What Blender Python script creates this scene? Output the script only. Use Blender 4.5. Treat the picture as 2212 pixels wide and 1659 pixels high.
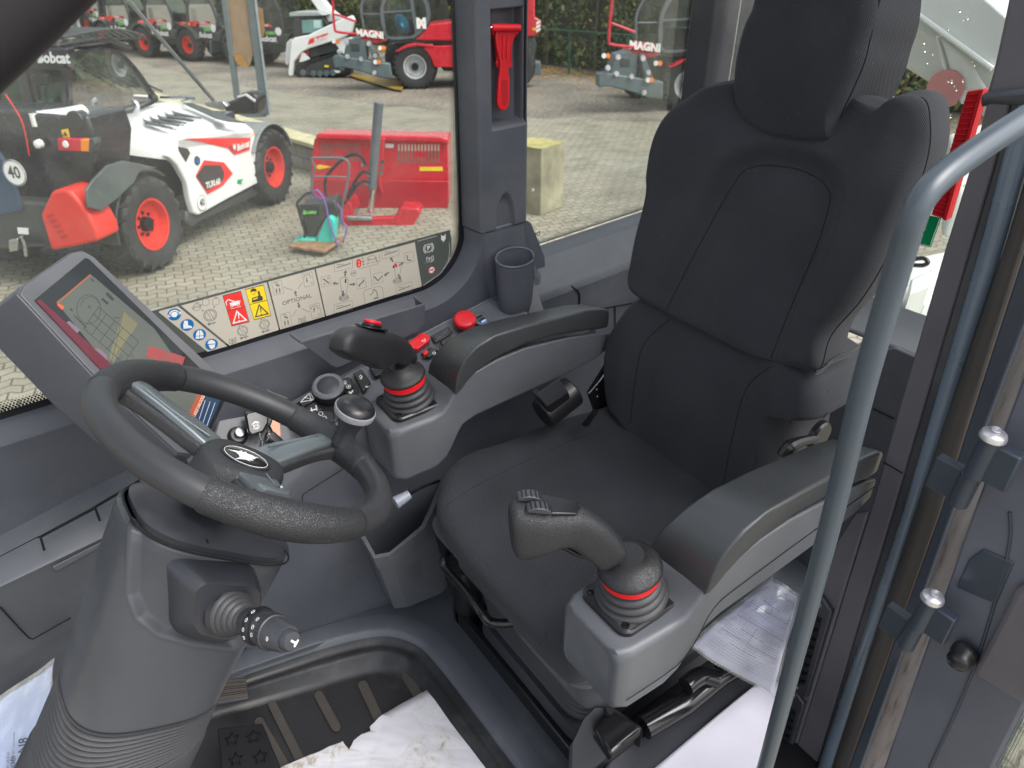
import bpy, bmesh, math, random
from mathutils import Vector as V, Matrix, noise
PI = math.pi
rad = math.radians
scene = bpy.context.scene
for o in list(bpy.data.objects): bpy.data.objects.remove(o)
C = scene.collection

# ---------------------------------------------------------------- camera
PITCH, YAW, CAMZ = rad(33.9), rad(35.7), 1.6
cam_d = bpy.data.cameras.new('camera'); cam = bpy.data.objects.new('camera', cam_d); C.objects.link(cam)
cam_d.sensor_width = 36; cam_d.lens = 36 * 757.0 / 1024; cam_d.clip_start = 0.02; cam_d.clip_end = 600
cam.location = (0, 0, CAMZ); cam.rotation_euler = (PI / 2 - PITCH, 0, -YAW)
cam_d.dof.use_dof = True; cam_d.dof.focus_distance = 1.15; cam_d.dof.aperture_fstop = 9.0
scene.camera = cam
# ---------------------------------------------------------------- sky and light
w = bpy.data.worlds.new('World'); scene.world = w; w.use_nodes = True
nt = w.node_tree; bg = nt.nodes['Background']
sky = nt.nodes.new('ShaderNodeTexSky'); sky.sky_type = 'NISHITA'; sky.sun_disc = False
sky.sun_elevation = rad(55); sky.sun_rotation = rad(150); sky.dust_density = 4.0; sky.air_density = 1.2; sky.ozone_density = 1.0
hs = nt.nodes.new('ShaderNodeHueSaturation'); hs.inputs['Saturation'].default_value = 0.35
nt.links.new(sky.outputs[0], hs.inputs['Color']); nt.links.new(hs.outputs[0], bg.inputs[0]); bg.inputs[1].default_value = 0.15
sd = bpy.data.lights.new('sun', 'SUN'); sd.energy = .7; sd.angle = rad(40); sd.color = (1, .98, .96)
sun = bpy.data.objects.new('sun', sd); C.objects.link(sun)
_a, _e = rad(150), rad(55)
_dir = V((math.sin(_a) * math.cos(_e), math.cos(_a) * math.cos(_e), math.sin(_e)))
sun.rotation_euler = _dir.to_track_quat('Z', 'Y').to_euler(); sun.location = (0, 0, 20)
scene.view_settings.view_transform = 'Standard'; scene.view_settings.look = 'None'
scene.view_settings.exposure = 1.22; scene.view_settings.gamma = 1.0
scene.render.resolution_x = 1024; scene.render.resolution_y = 768
scene.render.engine = 'CYCLES'
scene.cycles.max_bounces = 10; scene.cycles.transparent_max_bounces = 16

# ---------------------------------------------------------------- measuring: a sight line of the survey camera, cut by a real plane
FPX, CX, CY = 1635.2, 1106.0, 829.5
_fh = V((math.sin(YAW), math.cos(YAW), 0)); _R = V((math.cos(YAW), -math.sin(YAW), 0)); _Z = V((0, 0, 1))
_F = _fh * math.cos(PITCH) - _Z * math.sin(PITCH); _U = _fh * math.sin(PITCH) + _Z * math.cos(PITCH)
EYE = V((0, 0, CAMZ))
def ray(u, v): return _F + _R * ((u - CX) / FPX) - _U * ((v - CY) / FPX)
def P(q, x=None, y=None, z=None, p=None, n=None):
    d = ray(*q)
    if x is not None: t = (x - EYE.x) / d.x
    elif y is not None: t = (y - EYE.y) / d.y
    elif z is not None: t = (z - EYE.z) / d.z
    else: t = (V(p) - EYE).dot(V(n)) / d.dot(V(n))
    return EYE + d * t
def PP(L, **k): return [P(q, **k) for q in L]
def cA(x, y): return (139.4 + .3502 * x, 759 + .3502 * y)
def cB(x, y): return (309.8 + .3151 * x, 495.7 + .3151 * y)
def cC(x, y): return (1045.6 + .2101 * x, 1030 + .2101 * y)
def cD(x, y): return (.1961 * x, .1961 * y)
def cE(x, y): return (371.8 + .2801 * x, .2801 * y)
def K(c, r): return lambda x, y: (737.33 * c + x / 3, 553 * r + y / 3)
K00, K10, K20, K01, K11, K21, K02, K12, K22 = [K(c, r) for r in range(3) for c in range(3)]
def proj(p):
    d = V(p) - EYE; z = d.dot(_F); return (CX + FPX * d.dot(_R) / z, CY - FPX * d.dot(_U) / z)
def poly_sd(x, y, L):
    ins_ = False; d = 1e9
    for i in range(len(L)):
        (x0, y0), (x1, y1) = L[i - 1], L[i]
        if (y0 > y) != (y1 > y) and x < (x1 - x0) * (y - y0) / (y1 - y0) + x0: ins_ = not ins_
        dx, dy = x1 - x0, y1 - y0; t = max(0, min(1, ((x - x0) * dx + (y - y0) * dy) / (dx * dx + dy * dy + 1e-12))); d = min(d, math.hypot(x - x0 - t * dx, y - y0 - t * dy))
    return -d if ins_ else d
def cF(x, y): return (697 + .2441 * x, 666 + .2441 * y)
def cH(x, y): return (.293 * x, 1006.9 + .293 * y)
class Frame:
    def __init__(s, O, ex, ey, ez): s.O, s.ex, s.ey, s.ez = V(O), V(ex), V(ey), V(ez)
    def M(s):
        m = Matrix((s.ex, s.ey, s.ez)).transposed().to_4x4(); m.translation = s.O; return m
    def loc(s, w): d = w - s.O; return V((d.dot(s.ex), d.dot(s.ey), d.dot(s.ez)))
    def w(s, a, b, c=0): return s.O + s.ex * a + s.ey * b + s.ez * c
    def at(s, q, x=None, y=None, z=None):
        ax, val = (s.ex, x) if x is not None else (s.ey, y) if y is not None else (s.ez, z)
        return s.loc(P(q, p=s.O + ax * val, n=ax))

# ---------------------------------------------------------------- materials
def srgb(h):
    h = h.lstrip('#'); c = [int(h[i:i + 2], 16) / 255 for i in (0, 2, 4)]
    return tuple((x / 12.92 if x <= .04045 else ((x + .055) / 1.055) ** 2.4) for x in c)
class NB:
    def __init__(s, name):
        s.m = bpy.data.materials.new(name); s.m.use_nodes = True; s.t = s.m.node_tree
        s.b = s.t.nodes['Principled BSDF']; s.out = s.t.nodes['Material Output']
    def n(s, typ, **k):
        x = s.t.nodes.new(typ)
        for a, v in k.items():
            if a.startswith('i_'): x.inputs[a[2:].replace('_', ' ')].default_value = v
            else: setattr(x, a, v)
        return x
    def l(s, a, b): s.t.links.new(a, b)
    def obj(s):
        return s.n('ShaderNodeTexCoord').outputs['Object']
    def ramp(s, fac, stops):
        r = s.n('ShaderNodeValToRGB'); s.l(fac, r.inputs[0]); e = r.color_ramp.elements
        while len(e) < len(stops): e.new(.5)
        for i, (p, c) in enumerate(stops):
            e[i].position = p; e[i].color = (*c, 1) if len(c) == 3 else c
        return r
    def bump(s, h, strength, dist=.001):
        b = s.n('ShaderNodeBump'); b.inputs['Strength'].default_value = strength; b.inputs['Distance'].default_value = dist
        s.l(h, b.inputs['Height']); s.l(b.outputs[0], s.b.inputs['Normal']); return b
def mat(name, col, rough=.5, metal=0, grain=0, gscale=900, gd=.0006, var=.12, vscale=6, coat=0, dust=0, spec=.5, voro=0):
    k = NB(name); b = k.b
    col = srgb(col) if isinstance(col, str) else col
    b.inputs['Metallic'].default_value = metal; b.inputs['Coat Weight'].default_value = coat
    b.inputs['Specular IOR Level'].default_value = spec
    o = k.obj()
    nz = k.n('ShaderNodeTexNoise'); nz.inputs['Scale'].default_value = vscale; nz.inputs['Detail'].default_value = 5; k.l(o, nz.inputs['Vector'])
    lo = tuple(c * (1 - var) for c in col); hi = tuple(min(1, c * (1 + var)) for c in col)
    r = k.ramp(nz.outputs[0], [(.3, lo), (.7, hi)])
    cs = r.outputs[0]
    if dust:
        vz = k.n('ShaderNodeTexVoronoi'); vz.inputs['Scale'].default_value = 170; k.l(o, vz.inputs['Vector'])
        n2 = k.n('ShaderNodeTexNoise'); n2.inputs['Scale'].default_value = 9; k.l(o, n2.inputs['Vector'])
        rr = k.ramp(vz.outputs['Distance'], [(.035, (1, 1, 1)), (.06, (0, 0, 0))])
        sep = k.n('ShaderNodeSeparateColor'); k.l(vz.outputs['Color'], sep.inputs[0])
        gt = k.n('ShaderNodeMath', operation='GREATER_THAN'); k.l(sep.outputs[0], gt.inputs[0]); gt.inputs[1].default_value = 1 - dust
        sm = k.n('ShaderNodeTexNoise'); sm.inputs['Scale'].default_value = 3.5; sm.inputs['Detail'].default_value = 9; sm.inputs['Roughness'].default_value = .68; k.l(o, sm.inputs['Vector'])
        sr = k.ramp(sm.outputs[0], [(.5, (0, 0, 0)), (.72, (.16, .16, .16))]); sx_ = k.n('ShaderNodeMix', data_type='RGBA'); k.l(sr.outputs[0], sx_.inputs[0]); k.l(cs, sx_.inputs[6]); sx_.inputs[7].default_value = (.30, .30, .29, 1); cs = sx_.outputs[2]
        mu = k.n('ShaderNodeMath', operation='MULTIPLY'); k.l(gt.outputs[0], mu.inputs[0]); k.l(rr.outputs[0], mu.inputs[1])
        mx = k.n('ShaderNodeMix', data_type='RGBA'); k.l(mu.outputs[0], mx.inputs[0]); k.l(cs, mx.inputs[6]); mx.inputs[7].default_value = (.45, .44, .42, 1); cs = mx.outputs[2]
    k.l(cs, b.inputs['Base Color'])
    rr = k.ramp(nz.outputs[0], [(.3, (max(0, rough - .05),) * 3), (.7, (min(1, rough + .06),) * 3)])
    k.l(rr.outputs[0], b.inputs['Roughness'])
    if grain:
        if voro:
            v = k.n('ShaderNodeTexVoronoi', feature='DISTANCE_TO_EDGE'); v.inputs['Scale'].default_value = gscale; k.l(o, v.inputs['Vector'])
            q = k.ramp(v.outputs['Distance'], [(0, (0, 0, 0)), (.35, (1, 1, 1))]); k.bump(q.outputs[0], grain, gd)
        else:
            g = k.n('ShaderNodeTexNoise'); g.inputs['Scale'].default_value = gscale; g.inputs['Detail'].default_value = 2; k.l(o, g.inputs['Vector'])
            k.bump(g.outputs[0], grain, gd)
    return k.m
def emis(name, col, s):
    k = NB(name); c = srgb(col) if isinstance(col, str) else col
    k.b.inputs['Base Color'].default_value = (0.01, 0.01, 0.01, 1); k.b.inputs['Emission Color'].default_value = (*c, 1)
    k.b.inputs['Emission Strength'].default_value = s; k.b.inputs['Roughness'].default_value = .12; return k.m
def glassm(name, tint=(.93, .95, .93), refl=.10, rough=.0, dirt=.045):
    k = NB(name); t = k.n('ShaderNodeBsdfTransparent'); t.inputs[0].default_value = (*tint, 1)
    g = k.n('ShaderNodeBsdfGlossy'); g.inputs['Roughness'].default_value = rough
    d = k.n('ShaderNodeBsdfDiffuse'); d.inputs[0].default_value = (.7, .7, .66, 1)
    lw = k.n('ShaderNodeFresnel'); lw.inputs[0].default_value = 1.38
    mm = k.n('ShaderNodeMath', operation='MULTIPLY'); k.l(lw.outputs[0], mm.inputs[0]); mm.inputs[1].default_value = refl * 6
    mm.use_clamp = True
    m1 = k.n('ShaderNodeMixShader'); k.l(mm.outputs[0], m1.inputs[0]); k.l(t.outputs[0], m1.inputs[1]); k.l(g.outputs[0], m1.inputs[2])
    nz = k.n('ShaderNodeTexNoise'); nz.inputs['Scale'].default_value = 3; nz.inputs['Detail'].default_value = 6; k.l(k.obj(), nz.inputs['Vector'])
    r = k.ramp(nz.outputs[0], [(.35, (0, 0, 0)), (.8, (dirt * 2,) * 3)])
    m2 = k.n('ShaderNodeMixShader'); k.l(r.outputs[0], m2.inputs[0]); k.l(m1.outputs[0], m2.inputs[1]); k.l(d.outputs[0], m2.inputs[2])
    k.l(m2.outputs[0], k.out.inputs[0]); return k.m
M = {}
M['trim'] = mat('trim plastic', (.080, .086, .103), .36, grain=.35, gscale=1400, dust=.02, var=.1, gd=.0004)
M['trimlight'] = mat('arm shell plastic', (.100, .107, .119), .36, grain=.3, gscale=1400, var=.08, gd=.0004, dust=.02)
M['trimdark'] = mat('dark trim plastic', (.035, .037, .045), .38, grain=.3, gscale=1200, dust=.02)
M['pad'] = mat('armrest pad', (.042, .045, .048), .30, grain=.3, gscale=1600, var=.1, gd=.0003)
M['black'] = mat('black plastic', (.012, .012, .014), .3, grain=.2, gscale=900, gd=.0003)
M['blackgloss'] = mat('black gloss', (.010, .010, .012), .12)
M['mat'] = mat('floor mat rubber', (.014, .014, .016), .35, grain=.6, gscale=500, dust=.5, gd=.0006, var=.3)
M['rubber'] = mat('bellows rubber', (.040, .040, .044), .48, grain=.2, gscale=800, gd=.0003)
M['rim'] = mat('steering rim foam', (.030, .031, .034), .42, grain=.35, gscale=2200, gd=.0002)
M['leather'] = mat('grained leather', (.024, .025, .028), .38, grain=.85, gscale=430, gd=.0005, voro=1)
M['leatherfine'] = mat('fine grained leather', (.018, .018, .020), .34, grain=.5, gscale=520, gd=.0005, voro=1)
M['silver'] = mat('satin silver', (.15, .175, .185), .28, metal=.45, grain=.15, gscale=900, gd=.0002)
M['steel'] = mat('steel', (.55, .55, .56), .25, metal=1)
M['zinc'] = mat('zinc', (.75, .74, .78), .3, metal=.8)
M['red'] = mat('red plastic', (.62, .012, .022), .38, grain=.15, gscale=1500, gd=.0003)
M['redglow'] = mat('red ring', (.85, .01, .015), .4)
M['railpaint'] = mat('grab rail paint', (.066, .084, .102), .33, var=.06)
M['doorpaint'] = mat('door steel paint', (.035, .045, .062), .38, coat=.1, var=.15)
M['warmtrim'] = mat('door trim warm grey', (.100, .094, .108), .4, grain=.35, gscale=1200)
M['seal'] = mat('door seal rubber', (.048, .042, .040), .5, grain=.3, gscale=300)
M['white'] = mat('white enamel', (.80, .80, .79), .22, coat=.3, var=.03)
M['whitep'] = mat('white print', (.78, .78, .76), .5, var=.02)
M['beigep'] = mat('decal beige print', (.52, .48, .40), .4, var=.03)
M['greyp'] = mat('decal grey print', (.085, .095, .085), .4, var=.05)
M['darkp'] = mat('decal dark print', (.05, .05, .05), .4)
M['midp'] = mat('decal line print', (.17, .17, .16), .4)
M['redp'] = mat('decal red print', (.75, .035, .03), .4)
M['yelp'] = mat('decal yellow print', (.80, .58, .02), .4)
M['bluep'] = mat('decal blue print', (.0, .13, .40), .4)
M['greenp'] = mat('decal green print', (.0, .30, .11), .4)
M['redpaint'] = mat('machine red paint', (.52, .010, .024), .28, coat=.4, var=.08)
M['orpaint'] = mat('wheel red paint', (.68, .042, .028), .4, var=.06)
M['tyre'] = mat('tyre rubber', (.030, .030, .031), .7, grain=.6, gscale=60, gd=.004, var=.35, vscale=5)
M['cabblack'] = mat('cab black paint', (.022, .024, .028), .25, coat=.3)
M['machgrey'] = mat('machine dark grey', (.045, .050, .048), .45)
M['steelgrey'] = mat('steel grey paint', (.10, .13, .14), .4)
M['glass'] = glassm('cab window glass', (.875, .895, .875))
M['rearglass'] = glassm('rear side window glass', (.875, .895, .875), refl=.05, dirt=.02)
M['tglass'] = glassm('tinted machine glass', (.34, .47, .41), .12)
M['plasticbag'] = glassm('clear plastic sleeve', (.85, .88, .95), .3, rough=.08, dirt=.25)
def fabric():
    k = NB('seat fabric'); b = k.b; o = k.obj()
    b.inputs['Roughness'].default_value = .85; b.inputs['Specular IOR Level'].default_value = .25
    b.inputs['Sheen Weight'].default_value = .05; b.inputs['Sheen Roughness'].default_value = .6
    mp = k.n('ShaderNodeMapping'); mp.inputs['Rotation'].default_value = (0, rad(38), rad(28)); k.l(o, mp.inputs[0])
    ck = k.n('ShaderNodeTexVoronoi'); ck.inputs['Scale'].default_value = 430; ck.inputs['Randomness'].default_value = .25; k.l(mp.outputs[0], ck.inputs['Vector'])
    wv = k.n('ShaderNodeTexWave'); wv.inputs['Scale'].default_value = 120; wv.inputs['Distortion'].default_value = .6; k.l(mp.outputs[0], wv.inputs['Vector'])
    ad = k.n('ShaderNodeMath', operation='ADD'); k.l(ck.outputs['Distance'], ad.inputs[0]); k.l(wv.outputs[0], ad.inputs[1])
    k.bump(ad.outputs[0], .6, .0006)
    nz = k.n('ShaderNodeTexNoise'); nz.inputs['Scale'].default_value = 7; nz.inputs['Detail'].default_value = 6; k.l(o, nz.inputs['Vector'])
    r = k.ramp(nz.outputs[0], [(.3, (.024, .0255, .031)), (.75, (.035, .037, .044))])
    # lint specks
    v = k.n('ShaderNodeTexVoronoi'); v.inputs['Scale'].default_value = 110; k.l(o, v.inputs['Vector'])
    sp = k.n('ShaderNodeSeparateColor'); k.l(v.outputs['Color'], sp.inputs[0])
    gt = k.n('ShaderNodeMath', operation='GREATER_THAN'); k.l(sp.outputs[0], gt.inputs[0]); gt.inputs[1].default_value = .87
    lt = k.n('ShaderNodeMath', operation='LESS_THAN'); k.l(v.outputs['Distance'], lt.inputs[0]); lt.inputs[1].default_value = .05
    mu = k.n('ShaderNodeMath', operation='MULTIPLY'); k.l(gt.outputs[0], mu.inputs[0]); k.l(lt.outputs[0], mu.inputs[1])
    mx = k.n('ShaderNodeMix', data_type='RGBA'); k.l(mu.outputs[0], mx.inputs[0]); k.l(r.outputs[0], mx.inputs[6]); mx.inputs[7].default_value = (.5, .5, .5, 1)
    cm = k.n('ShaderNodeMix', data_type='RGBA', blend_type='MULTIPLY'); cm.inputs[0].default_value = .5
    rr = k.ramp(ck.outputs['Distance'], [(.2, (1.3, 1.3, 1.3)), (.7, (.55, .55, .55))]); k.l(mx.outputs[2], cm.inputs[6]); k.l(rr.outputs[0], cm.inputs[7])
    k.l(cm.outputs[2], b.inputs['Base Color']); return k.m
M['fabric'] = fabric()
M['seam'] = mat('seam thread', (.006, .006, .007), .9)

# ---------------------------------------------------------------- mesh helpers
def mk(name, verts, faces, m, parent=None, smooth=35, bevel=0, seg=2, local=False, sub=0, solid=0, tri=False):
    me = bpy.data.meshes.new(name); me.from_pydata([tuple(v) for v in verts], [], faces); me.update()
    bm = bmesh.new(); bm.from_mesh(me)
    bmesh.ops.remove_doubles(bm, verts=bm.verts, dist=1e-6)
    if not solid: bmesh.ops.recalc_face_normals(bm, faces=bm.faces)
    bm.to_mesh(me); bm.free()
    o = bpy.data.objects.new(name, me); C.objects.link(o)
    if m: me.materials.append(m if not isinstance(m, str) else M[m])
    if smooth:
        for p in me.polygons: p.use_smooth = True
        me.set_sharp_from_angle(angle=rad(smooth))
    if parent is not None:
        o.parent = parent
        if not local and parent.get('_w'): o.matrix_parent_inverse = parent_inv(parent)
    if solid:
        s = o.modifiers.new('s', 'SOLIDIFY'); s.thickness = abs(solid); s.offset = 0
    if bevel:
        bv = o.modifiers.new('b', 'BEVEL'); bv.width = bevel; bv.segments = seg; bv.limit_method = 'ANGLE'; bv.angle_limit = rad(32); bv.harden_normals = False
    if sub:
        s = o.modifiers.new('u', 'SUBSURF'); s.levels = sub; s.render_levels = sub
    return o
def parent_inv(p):
    m = Matrix.Translation(p.location) if p.parent is None else Matrix.Identity(4)
    return m.inverted()
def tag(o, label, cat, group=None, kind=None):
    if label: o['label'] = label
    if cat: o['category'] = cat
    if group: o['group'] = group
    if kind: o['kind'] = kind
    return o
def thing(name, label, cat, loc, group=None, frame=None):
    o = bpy.data.objects.new(name, None); C.objects.link(o); o.empty_display_size = .05
    if frame is not None: o.matrix_world = frame.M()
    else: o.location = loc; o['_w'] = 1
    return tag(o, label, cat, group)
class MB:
    def __init__(s): s.v = []; s.f = []
    def add(s, v, f):
        n = len(s.v); s.v += [V(a) for a in v]; s.f += [tuple(i + n for i in g) for g in f]; return s
    def prism(s, poly, vec):
        n = len(poly); vec = V(vec); poly = [V(p) for p in poly]
        return s.add(poly + [p + vec for p in poly], [tuple(range(n)), tuple(range(2 * n - 1, n - 1, -1))] + [(i, i + n, (i + 1) % n + n, (i + 1) % n) for i in range(n)])
    def box(s, lo, hi):
        x0, y0, z0 = lo; x1, y1, z1 = hi
        return s.prism([(x0, y0, z0), (x1, y0, z0), (x1, y1, z0), (x0, y1, z0)], (0, 0, z1 - z0))
    def loft(s, rings, cap=True, closed=True):
        n = len(rings[0]); v = [p for r in rings for p in r]; f = []
        for i in range(len(rings) - 1):
            for j in range(n if closed else n - 1):
                a, b = i * n + j, i * n + (j + 1) % n
                f.append((a, b, b + n, a + n))
        if cap and closed: f += [tuple(range(n - 1, -1, -1)), tuple(range((len(rings) - 1) * n, len(rings) * n))]
        return s.add(v, f)
    def tube(s, pts, r, n=12, closed=False, smooth=4, cap=True, flat=1.0, upv=None):
        pts = [V(p) for p in pts]; rr = r if isinstance(r, (list, tuple)) else [r] * len(pts)
        if smooth > 1: pts, rr = crom(pts, rr, smooth, closed)
        N = len(pts); rings = []; up = None
        for i in range(N):
            a = pts[(i - 1) % N] if closed or i > 0 else pts[i]; b = pts[(i + 1) % N] if closed or i < N - 1 else pts[i]
            t = (b - a).normalized()
            if up is None:
                up = V(upv) if upv else (V((0, 0, 1)) if abs(t.z) < .9 else V((1, 0, 0)))
            up = (up - t * up.dot(t)).normalized(); sd = t.cross(up)
            rings.append([pts[i] + (up * math.sin(k * 2 * PI / n) * flat + sd * math.cos(k * 2 * PI / n)) * rr[i] for k in range(n)])
        if closed: rings.append(rings[0]); cap = False
        return s.loft(rings, cap)
    def lathe(s, prof, o, ax, n=32, cap=True, e1=None):
        o, ax = V(o), V(ax).normalized(); e1 = V(e1) if e1 else (V((0, 0, 1)) if abs(ax.z) < .9 else V((1, 0, 0)))
        e1 = (e1 - ax * e1.dot(ax)).normalized(); e2 = ax.cross(e1)
        return s.loft([[o + ax * h + (e1 * math.cos(2 * PI * k / n) + e2 * math.sin(2 * PI * k / n)) * max(r, 1e-4) for k in range(n)] for h, r in prof], cap)
    def build(s, name, m, parent=None, **k): return mk(name, s.v, s.f, m, parent, **k)
def crom(pts, rr, k, closed=False):
    N = len(pts); out = []; ro = []
    g = lambda i: pts[i % N] if closed else pts[max(0, min(N - 1, i))]
    h = lambda i: rr[i % N] if closed else rr[max(0, min(N - 1, i))]
    for i in range(N if closed else N - 1):
        p0, p1, p2, p3 = g(i - 1), g(i), g(i + 1), g(i + 2)
        for j in range(k):
            t = j / k
            out.append(.5 * ((2 * p1) + (p2 - p0) * t + (2 * p0 - 5 * p1 + 4 * p2 - p3) * t * t + (3 * p1 - p0 - 3 * p2 + p3) * t ** 3))
            ro.append(h(i) * (1 - t) + h(i + 1) * t)
    if not closed: out.append(pts[-1]); ro.append(rr[-1])
    return out, ro
def resample(pts, N, closed=True):
    pts = [V(p) for p in pts]; L = [0]; m = len(pts)
    rng = m if closed else m - 1
    for i in range(rng): L.append(L[-1] + (pts[(i + 1) % m] - pts[i]).length)
    out = []; j = 0
    for k in range(N):
        t = L[-1] * k / (N if closed else N - 1)
        while j < rng - 1 and L[j + 1] < t: j += 1
        u = (t - L[j]) / max(1e-9, L[j + 1] - L[j]); out.append(pts[j].lerp(pts[(j + 1) % m], min(1, u)))
    return out
def rrect(w, h, r, n=6, cx=0, cy=0):
    out = []
    for sx, sy, a0 in ((1, 1, 0), (-1, 1, 90), (-1, -1, 180), (1, -1, 270)):
        for k in range(n + 1):
            a = rad(a0 + 90 * k / n); out.append((cx + sx * (w / 2 - r) + r * math.cos(a), cy + sy * (h / 2 - r) + r * math.sin(a)))
    return out
def prism(name, poly, vec, m, parent=None, **k): return MB().prism(poly, vec).build(name, m, parent, **k)
def sst(a, b, x):
    t = max(0, min(1, (x - a) / (b - a))); return t * t * (3 - 2 * t)
def text_mesh(s, size, bold=0, shear=0):
    cu = bpy.data.curves.new('t', 'FONT'); cu.body = s; cu.size = size; cu.align_x = 'CENTER'; cu.align_y = 'CENTER'; cu.offset = bold; cu.shear = shear
    cu.resolution_u = 2
    o = bpy.data.objects.new('t', cu); C.objects.link(o)
    dg = bpy.context.evaluated_depsgraph_get(); me = bpy.data.meshes.new_from_object(o.evaluated_get(dg))
    v = [V(x.co) for x in me.vertices]; f = [tuple(p.vertices) for p in me.polygons]
    bpy.data.objects.remove(o); bpy.data.curves.remove(cu); bpy.data.meshes.remove(me)
    return v, f
def text_on(mb, s, o, ex, ey, size, bold=0, shear=0, sx=1):
    v, f = text_mesh(s, size, bold, shear); o, ex, ey = V(o), V(ex).normalized(), V(ey).normalized()
    return mb.add([o + ex * p.x * sx + ey * p.y for p in v], f)
# ================================================================ cab shell
def ngrid(fn, nu, nv):
    v = [fn(i / nu, j / nv) for j in range(nv + 1) for i in range(nu + 1)]
    f = [(j * (nu + 1) + i, j * (nu + 1) + i + 1, (j + 1) * (nu + 1) + i + 1, (j + 1) * (nu + 1) + i) for j in range(nv) for i in range(nu)]
    return MB().add(v, f)
YG = 1.45
def xr(z): return .892 + .03 * (z - .9)
def winpath(off_in=0.0, y=YG, dn=0.0, rt=0.0, rc=.125, n=14, x0=-.9, ztop=1.8):
    zb = .785; pts = [V((x0, y, zb - dn))]
    r = rc + (dn + rt) * .5; cx, cz = xr(.9) + rt - r, zb - dn + r
    for k in range(1, 24): pts.append(V((x0 + (cx - x0) * k / 24, y, zb - dn)))
    for k in range(n + 1):
        a = -PI / 2 + PI / 2 * k / n; pts.append(V((cx + r * math.cos(a), y, cz + r * math.sin(a))))
    for k in range(1, 11):
        z = cz + (ztop - cz) * k / 10; pts.append(V((xr(z) + rt, y, z)))
    return pts
# --- side window: pane, black border, dotted border, pictogram strip
win = thing('side_window', 'large side window with a dotted black border and a pictogram strip along its lower edge', 'window', (.2, YG, .785))
wp = winpath(0, YG)
mb = MB(); outl = wp + [V((-.9, YG, 1.8))]
mb.prism(outl, (0, .006, 0)); mb.build('pane', 'glass', win, smooth=0)
fr = MB()
inn, out = winpath(0, YG - .0025, -.004, -.006), winpath(0, YG - .0025, .012, .012)
fr.add(inn + out, [(i, i + 1, i + 1 + len(inn), i + len(inn)) for i in range(len(inn) - 1)])
fr.build('border_band', 'blackgloss', win, smooth=0, solid=.0012)
dots = MB()
fine = resample(winpath(0, YG - .0022, -.004, -.006), 470, False)
for row in range(5):
    for i in range(1, len(fine) - 1):
        t = (fine[i + 1] - fine[i - 1]).normalized(); nrm = V((-t.z, 0, t.x))
        p = fine[i] + t * (.0034 if row % 2 else 0) + nrm * (.0022 + row * .0042)
        if p.x < -.35 or p.z > 1.5: continue
        r = [.0025, .0023, .0020, .0015, .0009][row]
        dots.add([p + (t * math.cos(a * PI / 3) + nrm * math.sin(a * PI / 3)) * r for a in range(6)], [tuple(range(6))])
dots.build('dotted_border', 'blackgloss', win, smooth=0)

# --- pictogram strip (printed decal on the pane)
dec = MB(); YD = YG - .003
LV = {}
def lay(m): return LV.setdefault(m, MB())
def dp(poly, m, lv=1):
    pts = [P(q, y=YD - .00012 * lv) for q in poly]; lay(m).add(pts, [tuple(range(len(pts)))])
def dB(poly, m, lv=1): dp([cB(*q) for q in poly], m, lv)
def dcirc(c, r, m, lv=1, n=28, a0=0, a1=360):
    o = P(c, y=YD - .00012 * lv); lay(m).add([o + V((math.cos(rad(a0 + (a1 - a0) * k / n)) * r, 0, math.sin(rad(a0 + (a1 - a0) * k / n)) * r)) for k in range(n)], [tuple(range(n))])
def dring(c, r, wd, m, lv=1, n=32, a0=0, a1=360):
    o = P(c, y=YD - .00012 * lv); L = []
    for k in range(n + 1):
        a = rad(a0 + (a1 - a0) * k / n); d = V((math.cos(a), 0, math.sin(a))); L.append((o + d * r, o + d * (r - wd)))
    v = [x for p in L for x in p]; lay(m).add(v, [(2 * i, 2 * i + 2, 2 * i + 3, 2 * i + 1) for i in range(n)])
def dline(a, b, wd, m, lv=1):
    a, b = P(a, y=YD - .00012 * lv), P(b, y=YD - .00012 * lv); t = (b - a).normalized(); nn = V((-t.z, 0, t.x)) * wd / 2
    lay(m).add([a + nn, b + nn, b - nn, a - nn], [(0, 1, 2, 3)])
def dpl(pts, wd, m, lv=1, close=False):
    pts = list(pts)
    if close: pts.append(pts[0])
    for a, b in zip(pts, pts[1:]): dline(cB(*a), cB(*b), wd, m, lv)
def dtext(s, c, size, m, lv=2, bold=0, mir=1):
    text_on(lay(m), s, P(c, y=YD - .00012 * lv), V((mir, 0, .0)), V((0, 0, 1)), size, bold)
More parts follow.
